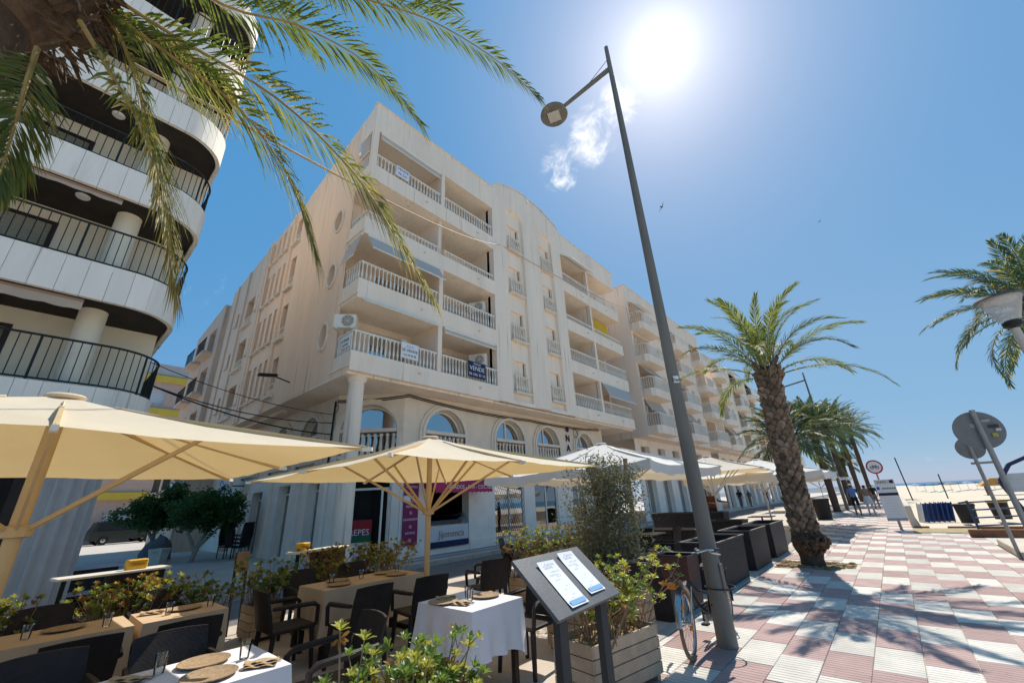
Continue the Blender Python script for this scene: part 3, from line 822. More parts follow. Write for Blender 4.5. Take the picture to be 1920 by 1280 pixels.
sale('small white SE VENDE board on the side-street end of the lowest railing', (-11.95, Y0 - .0, 6.75), .6, .42, (1, 0, 0), SIGNW,
     [('SE VENDE', .0, .12, INK), ('616 95 00', -.15, .09, INK)])
sale('blue and white for-sale sign on the topmost corner balcony rail', (FX + .06, 6.95, 14.42), .62, .5, (0, 1, 0), SIGNW,
     [('VENDE', .06, .17, SIGNB), ('96 541', -.16, .16, SIGNB)])
# vertical hotel-like letters on the mezzanine wall
t = thing('wall_sign', 'vertical black letters fixed to the beige wall between two arches', 'sign', (GX + .03, 18.88, 0))
for i, ch in enumerate('NAPO'): text(ch, 'letter', INK, t, (0, 0, 4.62 - i * .52), (0, 1, 0), (0, 0, 1), .5, ext=.02)
MB().lathe([(.02, 0), (.14, .02), (.14, .05), (.02, .06)], 8).build('emblem', INK, t).matrix_local = Matrix.Translation((0, 0, 5.26)) @ Matrix.Rotation(PI / 2, 4, 'Y')
# --- shops at street level
VT = mat('ice_cream_counter', (.62, .62, .63), .4, .03)
MAG = mat('magenta_canvas', (.42, .035, .11), .8, .1, 3)
MAGS = mat('magenta_panel', (.23, .018, .09), .5, .06)
t = thing('shop_awning', 'magenta canvas awning reading HELADOS BAR COCTELES over the ice cream counter', 'awning', (GX + .02, 0, 0))
m = MB(); n = 26
ya, yb = 9.3, 12.1
vs = []
for i in range(n + 1):
    y = ya + (yb - ya) * i / n
    vs += [(0, y, 2.80), (.75, y, 2.45), (.77, y, 2.16), (.77, y, 2.08 + .035 * abs(math.sin(i * PI / 2.0)))]
m.add(vs, [(i * 4 + j, i * 4 + j + 1, i * 4 + 5 + j, i * 4 + 4 + j) for i in range(n) for j in range(3)])
for y in (ya, yb): m.add([(0, y, 2.8), (.75, y, 2.45), (.77, y, 2.16), (0, y, 2.3)], [(0, 1, 2, 3)])
m.build('canopy', MAG, t)
text('HELADOS - BAR - COCTELES', 'lettering', SIGNW, t, (.785, 11.0, 2.22), (0, 1, 0), (0, 0, 1), .19)
t = thing('ice_cream_counter', 'white ice cream display counter with curved glass under the magenta awning', 'counter', (GX - .05, 10.6, 0))
MB().cbox(-.35, .1, -.95, .9, .3, 1.02, .02).build('base', VT, t)
MB().box(-.3, .06, -.9, .88, .3, .5).build('plinth_band', NAVY, t).location = (.06, 0, 0)
m = MB()
for i in range(8):
    a0, a1 = i / 8 * PI / 2, (i + 1) / 8 * PI / 2
    f = lambda a: (-.35 + .42 * math.cos(a), 1.02 + .42 * math.sin(a))
    m.quad((f(a0)[0], -.9, f(a0)[1]), (f(a0)[0], .85, f(a0)[1]), (f(a1)[0], .85, f(a1)[1]), (f(a1)[0], -.9, f(a1)[1]))
m.build('glass_cover', CGLASS, t, True)
text('Jijonenca', 'lettering', mat('sign_gold', (.35, .27, .2), .6, 0), t, (.115, .05, .62), (0, 1, 0), (0, 0, 1), .34)
t = thing('menu_banner', 'tall magenta shop panel with white words beside the corner door', 'sign', (GX + .055, 8.82, 0))
MB().cbox(-.02, .02, -.3, .3, .5, 2.85, .006).build('panel', MAGS, t)
for w_, z in (('COCKTELS', 2.30), ('CREPES', 1.98), ('HELADOS', 1.67), ('GRANIZADOS', 1.26), ('BATIDOS', .84)):
    text(w_, 'lettering', SIGNW, t, (.024, 0, z), (0, 1, 0), (0, 0, 1), .10, sx=.95)
ic = MB()
for z in (2.5, 2.16, 1.84, 1.5, 1.07, .66):
    ic.add([(.023, -.06, z - .05), (.023, .06, z - .05), (.023, .04, z + .06), (.023, .0, z + .02), (.023, -.05, z + .07)], [(0, 1, 2, 3, 4)])
ic.build('picture', mat('sign_pink', (.55, .3, .35), .6, .3, 30), t)
MB().box(.022, .03, -.32, -.04, 1.85, 2.05).build('taped_note', SIGNW, t)
# corner door: white folded leaves, dark room, crepe board
cw = lambda a, d, z: CO + CU * a + CN * d + UPZ * z
f = MB()
for a in (.3, CL - .34): f.bar(cw(a, -.1, .24), cw(a, -.1, 2.75), .07, .07, 0, CN)
f.bar(cw(.3, -.1, 2.32), cw(CL - .34, -.1, 2.32), .07, .07)
dr = f.build('corner_door', WMET, mainb)
for (a, s) in ((.36, 1), (CL - .40, -1)):
    lf = MB(); base = cw(a, -.08, 0)
    dirn = (CN * .8 + CU * .12 * s).normalized()
    for k in (0, .55): lf.bar(base + dirn * k + UPZ * .26, base + dirn * k + UPZ * 2.28, .05, .05)
    for z in (.3, 2.26): lf.bar(base + UPZ * z, base + dirn * .55 + UPZ * z, .04, .06)
    l2 = lf.build('door_leaf', WMET, dr)
MB().box(-.02, .02, -.02, .02, 0, .1)
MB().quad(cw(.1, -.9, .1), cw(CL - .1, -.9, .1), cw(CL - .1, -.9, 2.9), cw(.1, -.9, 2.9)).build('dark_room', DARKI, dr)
nt_ = MB().obox(cw(.55, .28, 1.72), CU * .02, CN * .16, UPZ * .32).build('door_poster', SIGNW, dr)
t = thing('crepe_board', 'red, white and green board with white CREPES lettering in the corner doorway', 'sign', cw(1.05, -.02, 0))
RED = mat('board_red', (.36, .02, .03), .6, .05); GRN = mat('board_green', (.02, .12, .06), .6, .05)
u = CU; n = CN
MB().obox(UPZ * 1.14, u * .48, n * .02, UPZ * .22).build('red_panel', RED, t)
MB().obox(UPZ * .80, u * .48, n * .02, UPZ * .118).build('green_panel', GRN, t)
MB().obox(UPZ * .44, u * .48, n * .02, UPZ * .238).build('white_panel', SIGNW, t)
text('CREPES', 'lettering', SIGNW, t, n * .03 + UPZ * .90, u, UPZ, .26)
# shop windows
for k, (a, b2, z0, z1) in enumerate(SHOPS[1:]):
    f = MB()
    for y in (a, (a + b2) / 2 - .03, b2 - .07): f.box(GX - .12, GX - .06, y, y + .07, z0, z1)
    f.box(GX - .12, GX - .061, a + .07, b2 - .07, z0, z0 + .08).box(GX - .12, GX - .061, a + .07, b2 - .07, z1 - .08, z1)
    wo = f.build('shop_window', WMET, mainb)
    MB().box(GX - .10, GX - .09, a, b2, z0, z1).build('pane', WGLASS if k else MGLASS, wo)
    if k == 0:
        gr = MB()   # security mesh
        for i in range(16):
            for s in (-1, 1):
                y0 = a + (b2 - a) * i / 15
                gr.bar((GX - .05, y0, z0), (GX - .05, min(b2, max(a, y0 + s * 1.2)), z0 + (abs(min(b2, max(a, y0 + s * 1.2)) - y0) * 2.0 + .01)), .008, .008)
        gr.build('security_mesh', BLACKM, wo)
    MB().box(GX - .12, GX + .1, a - .05, b2 + .05, z0 - .08, z0 - .003).build('sill', PAINTW, wo)
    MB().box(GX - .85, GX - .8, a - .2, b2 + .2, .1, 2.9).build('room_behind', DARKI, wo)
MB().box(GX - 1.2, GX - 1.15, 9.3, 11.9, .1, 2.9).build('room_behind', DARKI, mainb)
bx = MB()
for i in range(14): 
    y = R.uniform(15.8, 17.4); z = R.uniform(.5, 1.3); bx.box(GX - .5, GX - .3, y, y + R.uniform(.1, .35), z, z + R.uniform(.1, .35))
bx.build('shop_display', mat('display_goods', (.3, .27, .24), .7, .6, 3), mainb)
# --- black cables under the overhang
c = MB()
def sag(p, q, s, n=10): return [Vector(p).lerp(Vector(q), i / n) - UPZ * s * 4 * (i / n) * (1 - i / n) for i in range(n + 1)]
for dz in (0, .07):
    c.tube(sag((-14.28, 6.66, 5.35 + dz), (-12.5, 8.5, 5.5 + dz), .06), .022, 5)
    c.tube(sag((-12.5, 8.5, 5.5 + dz), (-12.5, 15.5, 5.35 + dz), .12), .022, 5)
    c.tube(sag((-12.5, 15.5, 5.35 + dz), (-12.5, 22.3, 5.5 + dz), .1), .022, 5)
c.tube([(-14.35, 6.63, 5.4), (-14.38, 6.63, 4.9), (-14.42, 6.63, 3.0)], .035, 5)
c.tube([V(-12.5, 19.6 + .22 * math.cos(a), 5.1 + .22 * math.sin(a)) for a in [i * PI / 8 for i in range(17)]], .015, 5)
c.tube([V(-14.2 + .14 * math.cos(a), 6.62, 5.1 + .14 * math.sin(a)) for a in [i * PI / 8 for i in range(17)]], .012, 5)
c.build('wall_cable', CABLE, mainb)
for k, (p, q, s, lb) in enumerate((((-14.3, 6.6, 4.9), (-15.5, 1.3, 6.1), .25, 'upper'), ((-14.3, 6.6, 4.6), (-16, 1.3, 5.6), .3, 'middle'), ((-14.35, 6.6, 4.2), (-14.5, 1.3, 5.2), .25, 'lowest'))):
    o = MB().tube(sag(p, q, s), .012 + .005 * k, 5).build('street_cable', CABLE)
    tag(o, f'{lb} of the black cables crossing the side street behind the cream parasol', 'cable')
# ================================================================== LEFT BUILDING (curved white balconies)
LPAN = mat('white_stone_panel', (.88, .81, .71), .8, .05, 2, .1, 60, dirt=.5, dcol=(.55, .50, .43), rnd=.06, streak=True)
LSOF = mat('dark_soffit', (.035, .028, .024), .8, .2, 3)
LWAL = mat('cream_render', (.80, .73, .58), .9, .05, 1.5, .2, 60)
RAILG = mat('rail_green_black', (.012, .02, .02), .45, .1)
AWNB = mat('awning_beige', (.66, .52, .40), .9, .08, 4, trans=.3, tcol=(.5, .33, .2))
left = thing('apartment_building', 'white building on the left with rounded balconies and dark ceilings', 'building')
LX, LR = -11.5, 1.05
LYC = 1.27 - .896 * LR
def lpath(off, y0=-9.0, xend=-20.0, n=12):
    """plan line of the balcony edge, offset inwards"""
    r = LR - off
    pts = [V(LX - off, y0, 0), V(LX - off, LYC, 0)]
    pts += [V(LX - LR + r * math.cos(PI / 2 * i / n), LYC + r * math.sin(PI / 2 * i / n), 0) for i in range(1, n + 1)]
    pts.append(V(xend, LYC + r, 0))
    return pts
def resamp(pts, step):
    out = [pts[0]]; acc = 0
    L = [0]
    for a, b in zip(pts, pts[1:]): L.append(L[-1] + (b - a).length)
    n = max(1, round(L[-1] / step)); res = []
    for k in range(n + 1):
        s = L[-1] * k / n
        for i in range(len(pts) - 1):
            if L[i + 1] >= s - 1e-9:
                t = (s - L[i]) / max(1e-9, L[i + 1] - L[i]); res.append(pts[i].lerp(pts[i + 1], t)); break
    return res
LB = [(3.35, 4.22), (6.07, 6.90), (8.70, 9.52), (11.34, 12.16), (13.98, 14.82), (16.6, 17.5)]
po = resamp(lpath(0), .06); pi_ = resamp(lpath(.12), .06)
pi_ = [None] * len(po)
def inward(i):
    a = po[max(0, i - 1)]; b = po[min(len(po) - 1, i + 1)]; t = (b - a).normalized(); return V(-t.y, t.x, 0)
STEP = 6
for lvl, (za, zb) in enumerate(LB):
    bnd = link('balcony_band', None, left)
    for k in range(0, len(po) - STEP, STEP):
        ids = [i for i in range(k, k + STEP + 1, 2)]
        m = MB(); vs = []
        off = R.uniform(-.004, .004)
        for j, i in enumerate(ids):
            p = po[i].copy(); nn = inward(i)
            if j == 0: p = po[i].lerp(po[i + 1], .055)
            if j == len(ids) - 1: p = po[i].lerp(po[i - 1], .055)
            p = p + nn * off; q = p + nn * .10
            vs += [V(p.x, p.y, za), V(q.x, q.y, za), V(q.x, q.y, zb), V(p.x, p.y, zb)]
        c = len(ids)
        fs = [(i * 4 + j, i * 4 + 4 + j, i * 4 + 4 + (j + 1) % 4, i * 4 + (j + 1) % 4) for i in range(c - 1) for j in range(4)]
        fs += [(0, 1, 2, 3), tuple((c - 1) * 4 + j for j in (3, 2, 1, 0))]
        m.add(vs, fs)
        m.build('stone_panel', LPAN, bnd, True, 30)
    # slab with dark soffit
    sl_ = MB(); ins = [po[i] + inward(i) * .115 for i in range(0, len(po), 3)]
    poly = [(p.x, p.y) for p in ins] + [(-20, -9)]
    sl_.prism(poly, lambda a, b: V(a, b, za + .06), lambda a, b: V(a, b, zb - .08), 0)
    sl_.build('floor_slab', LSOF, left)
    # railing
    if lvl < 5:
        rl = MB(); pr = resamp(lpath(.06), .14)
        rl.tube([p + UPZ * (zb + .90) for p in pr], .024, 6); rl.tube([p + UPZ * (zb + .05) for p in pr], .018, 5)
        for i, p in enumerate(pr):
            if i % 12 == 0: rl.tube([p + UPZ * zb, p + UPZ * (zb + .9)], .022, 5, 0, False)
            else: rl.tube([p + UPZ * (zb + .05), p + UPZ * (zb + .9)], .0085, 4, 0, False)
        rl.build('railing', RAILG, left)
        # back wall with shutters
        ceil = LB[lvl + 1][0]
        hl = [rect(-4.2, -1.2, zb - .05, zb + 1.5), rect(-8.2, -5.2, zb - .05, zb + 1.5)]
        holed_wall(rect(-9, 1.2, zb - .1, ceil + .1), hl, (-13.25, 0, 0), (0, 1, 0), (0, 0, 1), .15).build('back_wall', LWAL, left)
        MB().box(-20, -13.253, 1.08, 1.2, zb - .1, ceil + .1).build('side_wall', LWAL, left)
        for (a, b) in ((-4.2, -1.2), (-8.2, -5.2)):
            sh = MB(); z = zb + 1.5
            while z > zb + (0 if lvl in (0, 3) else .9):
                sh.box(-13.36, -13.33, a + .05, b - .05, z - .06, z - .006); z -= .064
            w = sh.build('roller_shutter', mat('shutter_olive%d' % lvl, ((.25, .25, .17), (.36, .35, .28), (.3, .29, .23), (.3, .3, .25), (.3, .3, .25))[lvl], .6, .05), left)
            MB().box(-13.39, -13.37, a, b, zb, zb + 1.5).build('pane', MGLASS, w)
            fr = MB().box(-13.3, -13.24, a - .05, a + .04, zb, zb + 1.53).box(-13.3, -13.24, b - .04, b + .05, zb, zb + 1.53).box(-13.3, -13.241, a + .04, b - .04, zb + 1.47, zb + 1.53)
            fr.build('window_frame', mat('dark_frame%d' % lvl, (.04, .025, .02), .5, 0), left)
        for yy in (-.05, -4.6):
            MB().lathe([(.24, zb - .1), (.24, ceil + .1)], 18, (-12.45, yy, 0)).build('column', LWAL, left, True)
        for (xx, yy) in ((-12.2, -.9), (-12.2, -2.2), (-12.2, -3.6)):
            MB().lathe([(.02, 0), (.11, .005), (.13, .03), (.13, .055)], 14, (xx, yy, ceil + .005)).build('ceiling_light', lm, left, True)
    # rolled awning with a scalloped valance
    if lvl in (1, 2):
        zc = za
        a = MB(); n = 60; vs = []; y0, y1 = -8.0, -.25
        for i in range(n + 1):
            y = y0 + (y1 - y0) * i / n
            vs += [(LX - .25, y, zc - .01), (LX - .10, y, zc - .09), (LX - .09, y, zc - (.26 if lvl == 1 else .16) - .03 * abs(math.sin(i * .9)))]
        a.add(vs, [(i * 3 + j, i * 3 + j + 1, i * 3 + 4 + j, i * 3 + 3 + j) for i in range(n) for j in range(2)])
        ao = a.build('awning', AWNB, left, True)
        MB().tube([(LX - .12, y0, zc - .06), (LX - .12, y1, zc - .06)], .04, 8).build('awning_bar', mat('awning_bar%d' % lvl, (.3, .2, .15), .5, 0), ao)
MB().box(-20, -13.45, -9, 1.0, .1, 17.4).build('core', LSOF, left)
# ground floor: dark shop, fluted grey column
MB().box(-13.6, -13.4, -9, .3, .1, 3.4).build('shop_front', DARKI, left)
FLU = mat('fluted_grey', (.34, .35, .35), .8, .08, 3, .3, 60)
fc = MB(); n = 120; prof = []
for z in (.1, 3.4):
    for k in range(n):
        a = 2 * PI * k / n; r = .36 + .028 * math.cos(a * 14)
        prof.append((-10.25 + r * math.cos(a), .40 + r * math.sin(a), z))
fc.add(prof, [(k, (k + 1) % n, n + (k + 1) % n, n + k) for k in range(n)])
fc.build('fluted_column', FLU, left)
MB().box(-10.6, -9.9, .03, .78, 3.3, 3.4).build('column_cap', LPAN, left)
MB().box(-10.5, -10.34, -.22, .0, 0, 3.4).build('dark_post', LSOF, left)
sw_ = MB().box(-13.38, -13.36, -2.6, -.9, .6, 2.6).build('shop_window', WGLASS, left)

# ================================================================== SIDE STREET END
BRK = mat('pink_brick', (.64, .45, .35), .9, .1, 4, .3, 30)
YEL = mat('yellow_band', (.80, .54, .08), .8, .08, 2)
PINKW = mat('grey_pink_wall', (.62, .52, .46), .9, .06, 2)
endb = thing('apartment_building', 'pink brick block with mustard yellow bands at the end of the side street', 'building', (-52, 0, 0))
holes = []; wins = []
for k, z in enumerate((1.0, 5.9, 9.0, 12.3)):
    for j, y in enumerate((2.2, 5.6, 9.2, 12.6, 16.0)):
        if k == 0 and j == 9: continue
        w = 1.0 if j % 2 else .8
        holes.append(rect(y - w, y + w, z, z + 1.55)); wins.append((y, w, z, j))
holed_wall(rect(-14, 22, 0, 16.3), holes, (0, 0, 0), (0, 1, 0), (0, 0, 1), .3).build('front_wall', BRK, endb)
for z in (3.55, 7.9, 11.3, 14.6): MB().box(-.01, .25, -14, 22, z, z + .62).build('yellow_band', YEL, endb)
MB().box(-.005, .12, -14, 22, 15.3, 16.4).build('parapet', PINKW, endb)
MB().box(-.004, .02, -14, 22, 12.0, 14.6).build('upper_panel', PINKW, endb) if False else None
for (y, w, z, j) in wins:
    f = MB().box(-.28, -.2, y - w, y + w, z + .0, z + .06).box(-.28, -.2, y - w, y - w + .06, z + .06, z + 1.55).box(-.28, -.2, y + w - .06, y + w, z + .06, z + 1.55)
    wo = f.build('window', WMET, endb)
    if j % 2:
        s = MB(); zz = z + 1.55
        while zz > z + .1: s.box(-.22, -.19, y - w + .06, y + w - .06, zz - .13, zz - .01); zz -= .14
        s.build('roller_shutter', SIGNW, wo)
    else:
        MB().box(-.27, -.25, y - w, y + w, z, z + 1.55).build('pane', MGLASS, wo)
        rl = MB().bar((.06, y - w, z + .85), (.06, y + w, z + .85), .04, .04)
        for q in range(11): rl.bar((.06, y - w + q * w / 5, z - .1), (.06, y - w + q * w / 5, z + .85), .02, .02)
        rl.build('rail', BLACKM, wo)
MB().box(-10, -.31, -14, 22, 0, 15).build('core', DARKI, endb)
# building that continues the main block in the side street
sideb = thing('apartment_building', 'ochre pink block with balconies behind the cream corner building in the side street', 'building')
ho = []
bal = []
for z in (3.2, 5.9, 8.6, 11.2):
    for x in (-30.1, -32.8):
        ho.append(rect(x - .8, x + .8, z, z + 1.7)); bal.append((x, z))
SPINK = mat('stucco_ochre_pink', (.72, .54, .41), .9, .06, 1.2, .2, 60, dirt=.25, dcol=(.35, .24, .17), streak=True)
holed_wall([(-34.5, 0), (-28.45, 0), (-28.45, 14.3), (-34.5, 13.6)], ho, (0, 5.35, 0), (1, 0, 0), (0, 0, 1), .8).build('street_wall', SPINK, sideb)
MB().box(-28.46, -28.40, 5.352, 8, .1, 14.2).build('end_wall', SPINK, sideb)
for (x, z) in bal:
    m = MB().box(x - 1.0, x + 1.0, 4.85, 5.34, z - .16, z)
    o = m.build('balcony', SPINK, sideb)
    rl = MB().bar((x - .97, 4.9, z + .85), (x + .97, 4.9, z + .85), .05, .04)
    for q in range(13): rl.bar((x - .97 + q * .162, 4.9, z), (x - .97 + q * .162, 4.9, z + .85), .018, .018)
    rl.build('rail', BLACKM, o)
    MB().box(x - .8, x + .8, 6.1, 6.14, z, z + 1.7).build('pane', MGLASS, o)
MB().box(-34.45, -28.6, 6.2, 14, .1, 13.4).build('core', DARKI, sideb)

# ================================================================== BUILDINGS FURTHER ALONG
def block(label, y0, y1, zr, col, nm, rounded=False, seed=1, cols=3, fx=-11.5, lev=(6.0, 8.6, 11.15, 13.75), gm=PAINTW):
    rr = random.Random(seed)
    t = thing('apartment_building', label, 'building', (fx, y0, 0))
    L = y1 - y0
    st = 2.58
    holes = []; items = []
    xw = L / cols
    for lvl, z in enumerate(lev):
        for c in range(cols):
            yc = (c + .5) * xw
            if c % 2 == 0:
                w = xw * .42
                holes.append(rect(yc - w, yc + w, z + .1, z + 2.1)); items.append(('b', yc, w, z, lvl, c))
            else:
                for d in ((-xw * .22, xw * .22) if xw > 4 else (0,)):
                    holes.append(rect(yc + d - .45, yc + d + .45, z + .5, z + 2.0)); items.append(('w', yc + d, .45, z, lvl, c))
    holed_wall(rect(0, L, 5.6, zr), holes, (0, 0, 0), (0, 1, 0), (0, 0, 1), 1.1).build('front_wall', col, t)
    MB().box(-12, -.002, -.0, .15, 5.6, zr).build('end_wall', col, t)
    MB().box(-12, -.002, L - .15, L, 5.6, zr).build('end_wall', col, t)
    MB().box(-12, 0, 0, L, 5.45, 5.595).build('soffit', col, t)
    MB().box(-12, .06, -.05, L + .05, zr, zr + .1).build('roof_edge', TRIM, t)
    MB().box(-12, -1.2, .2, L - .2, 5.6, zr - .1).build('core', DARKI, t)
    # ground floor shops
    sh = []; y = .8
    while y < L - 2: sh.append(rect(y, y + 1.7, .12, 2.7)); sh.append(rect(y + .1, y + 1.5, 3.5, 5.0)); y += 2.9
    holed_wall(rect(0, L, .05, 5.5), sh, (-1.1, 0, 0), (0, 1, 0), (0, 0, 1), .4).build('shop_wall', gm, t)
    gl = MB(); fr = MB()
    y = .8
    while y < L - 2:
        MB().box(-1.46, -1.44, y, y + 1.7, .12, 2.7).build('shop_window', MGLASS if rr.random() < .6 else WGLASS, t)
        f = MB(); 
        for q in (y, y + .82, y + 1.64): f.box(-1.43, -1.38, q, q + .06, .12, 2.7)
        f.build('shop_frame', WMET, t); y += 2.9
        MB().box(-1.46, -1.44, y - 2.8, y - 1.4, 3.5, 5.0).build('mezzanine_window', MGLASS, t)
    for (kd, yc, w, z, lvl, c) in items:
        if kd == 'b':
            m = MB(); D_ = .95
            if rounded:
                n = 12; pl = [(-.0, yc - w - .3)] + [(D_ * math.sin(PI * i / n) ** .6, yc - (w + .3) * math.cos(PI * i / n)) for i in range(1, n)] + [(0, yc + w + .3)]
            else: pl = [(0, yc - w - .25), (D_ * .75, yc - w - .25), (D_, yc - w), (D_, yc + w + .25), (0, yc + w + .25)]
            m.prism(pl, lambda a, b: V(a, b, z - .45), lambda a, b: V(a, b, z + .12))
            o = m.build('balcony', col, t)
            r = MB(); pts = [V(a - .04 if a > .1 else a, b, 0) for a, b in pl]
            for a, b in zip(pts, pts[1:]):
                r.bar(a + UPZ * (z + .95), b + UPZ * (z + .95), .05, .05)
                k = max(1, int((b - a).length / .14))
                for i in range(k): r.bar(a.lerp(b, i / k) + UPZ * (z + .12), a.lerp(b, i / k) + UPZ * (z + .93), .03, .03)
            r.build('railing', WMET, o)
            MB().box(-1.05, -1.0, yc - w, yc + w, z + .1, z + 2.1).build('back_wall', STUCP, o)
            MB().box(-.98, -.96, yc - w * .7, yc + w * .7, z + .1, z + 1.9).build('glazed_door', MGLASS if rr.random() < .6 else SHUT, o)
            if rr.random() < .6:
                a = MB(); q = rr.uniform(.4, 1.0); ou = rr.uniform(.3, .9)
                a.quad((0.02, yc - w, z + 2.1), (.02, yc + w, z + 2.1), (ou, yc + w, z + 2.1 - q), (ou, yc - w, z + 2.1 - q))
                a.build('awning', BLIND, o)
        else:
            f = MB().box(-.2, -.12, yc - w, yc + w, z + 1.94, z + 2.0).box(-.2, -.12, yc - w, yc - w + .05, z + .5, z + 1.94).box(-.2, -.12, yc + w - .05, yc + w, z + .5, z + 1.94)
            o = f.build('window', WMET, t)
            MB().box(-.19, -.17, yc - w, yc + w, z + .5, z + 2).build('roller_shutter', SHUT if rr.random() < .6 else MGLASS, o)
            bs = MB(); rail_run(bs, (.06, yc - w - .05, 0), (.06, yc + w + .05, 0), z + .2, z + .85, .2, .05, 5); bs.build('window_balustrade', TRIM, o)
    return t
b3 = block('peach block with white railings and corner balconies right of the cream corner building', 27.2, 44, 17.2, STUCP, 'b', False, 3, 5)
b4 = block('pale peach block with rounded balconies half hidden behind the palm crown', 46.5, 66, 15.4, STUC, 'c', True, 5, 5)
b5 = block('distant white low block with shop fronts beyond the rounded balconies', 68, 96, 8.2, PAINTW, 'd', False, 8, 6, -11.5, (5.8,))
ac_unit('air_conditioner', 'air conditioner on the first-floor corner balcony of the peach block', (-11.9, 27.8, 7.4), (.3, -.9, 0))
ac_unit('air_conditioner', 'air conditioner on the third-floor corner balcony of the peach block', (-11.9, 27.8, 12.6), (.3, -.9, 0))
# ================================================================== VEGETATION
def leafmat(name, col, tcol, tr=.35, var=.3, rough=.5, scale=6):
    return mat(name, col, rough, var, scale, 0, spec=.4, trans=tr, tcol=tcol)
PALM = leafmat('palm_leaf', (.10, .13, .035), (.26, .31, .05), .42)
PALMB = leafmat('palm_leaf_blue', (.06, .10, .055), (.10, .17, .06), .3)
PALMY = leafmat('palm_leaf_yellow', (.26, .22, .06), (.55, .44, .10), .45)
RACH = mat('palm_rachis', (.34, .22, .07), .6, .25, 8)
RACHG = mat('palm_rachis_green', (.19, .19, .06), .6, .25, 8)
BARK = mat('palm_bark', (.09, .06, .045), .95, .35, 9, .8, 30)
BOOT = mat('palm_boot', (.21, .145, .10), .95, .5, 9, .9, 50, rnd=.45)
FIBRE = mat('palm_fibre', (.11, .07, .045), .95, .5, 12, 1.0, 60)
def leaflet(mb, p, d, up, L, w, mi=0, droop=.15):
    d = d.normalized(); sd = d.cross(up)
    if sd.length < 1e-4: sd = d.cross(V(1, 0, 0))
    sd.normalize()
    q1 = p + d * L * .35 - UPZ * droop * L * .10; q2 = p + d * L * .72 - UPZ * droop * L * .42; q3 = p + d * L - UPZ * droop * L
    fold = sd.cross(d) * w * .25
    mb.add([p, q1 + sd * w + fold, q1, q1 - sd * w + fold, q2 + sd * w * .7 + fold, q2, q2 - sd * w * .7 + fold, q3],
           [(0, 2, 1), (0, 3, 2), (1, 2, 5, 4), (2, 3, 6, 5), (4, 5, 7), (5, 6, 7)], mi)
def frond_on(mb, pts, n, lmax, w, up=None, t0=.15, droop=.2, rr=R, rachis=.018, mi=(0, 1), yellow=0.0, lift=.35):
    """pinnate leaf along a polyline of points; mi = (leaf, rachis)"""
    pts = [Vector(p) for p in pts]
    # catmull-rom smoothing
    S = []
    for i in range(len(pts) - 1):
        p0 = pts[max(0, i - 1)]; p1 = pts[i]; p2 = pts[i + 1]; p3 = pts[min(len(pts) - 1, i + 2)]
        for k in range(8):
            t = k / 8
            S.append(.5 * ((2 * p1) + (p2 - p0) * t + (2 * p0 - 5 * p1 + 4 * p2 - p3) * t * t + (3 * p1 - p0 - 3 * p2 + p3) * t ** 3))
    S.append(pts[-1])
    m = len(S) - 1
    mb.tube(S[::2] if m % 2 == 0 else S, [rachis * (1 - .85 * i / max(1, (m // 2 if m % 2 == 0 else m))) for i in range(len(S[::2] if m % 2 == 0 else S))], 5, mi[1])
    for i in range(n):
        t = t0 + (1 - t0) * (i + .5) / n
        f = t * m; k = min(m - 1, int(f)); p = S[k].lerp(S[k + 1], f - k); tg = (S[k + 1] - S[k]).normalized()
        sd = tg.cross(UPZ)
        if sd.length < .05: sd = tg.cross(V(1, .3, 0))
        sd.normalize(); u2 = sd.cross(tg)
        a = rad(62 - 44 * t)
        prof = min(1, (t - t0) / .18 + .35) * (1 - max(0, (t - .62)) / .38 * .55)
        for s in (-1, 1):
            aa = a + rr.uniform(-.2, .2); lf = lift * rr.uniform(-.3, 1.6)
            d = tg * math.cos(aa) + sd * s * math.sin(aa) + u2 * lf * (1 - t * .6)
            leaflet(mb, p, d, u2, lmax * prof * rr.uniform(.85, 1.1), w * rr.uniform(.8, 1.15), 2 if rr.random() < yellow * (.4 + .9 * t) and len(mi) > 2 else mi[0], droop * rr.uniform(.6, 1.5))
def frond_mesh(name, L, e0, bend, n, lmax, w, rr, droop=.2, mats=None, yellow=.0):
    """frond in local space: leaves the crown along +x"""
    mb = MB(); pts = []; p = V(0, 0, 0); k = 9
    for i in range(k + 1):
        t = i / k; a = e0 - bend * t ** 1.5
        pts.append(p.copy()); p = p + V(math.cos(a), .10 * math.sin(t * 2.2) * rr.uniform(-.5, .5), math.sin(a)) * (L / k)
    frond_on(mb, pts, n, lmax, w, rr=rr, droop=droop, rachis=.02, mi=(0, 1, 2), yellow=yellow, t0=.14)
    return mb.mesh(name, mats or [PALM, RACHG, PALMY])
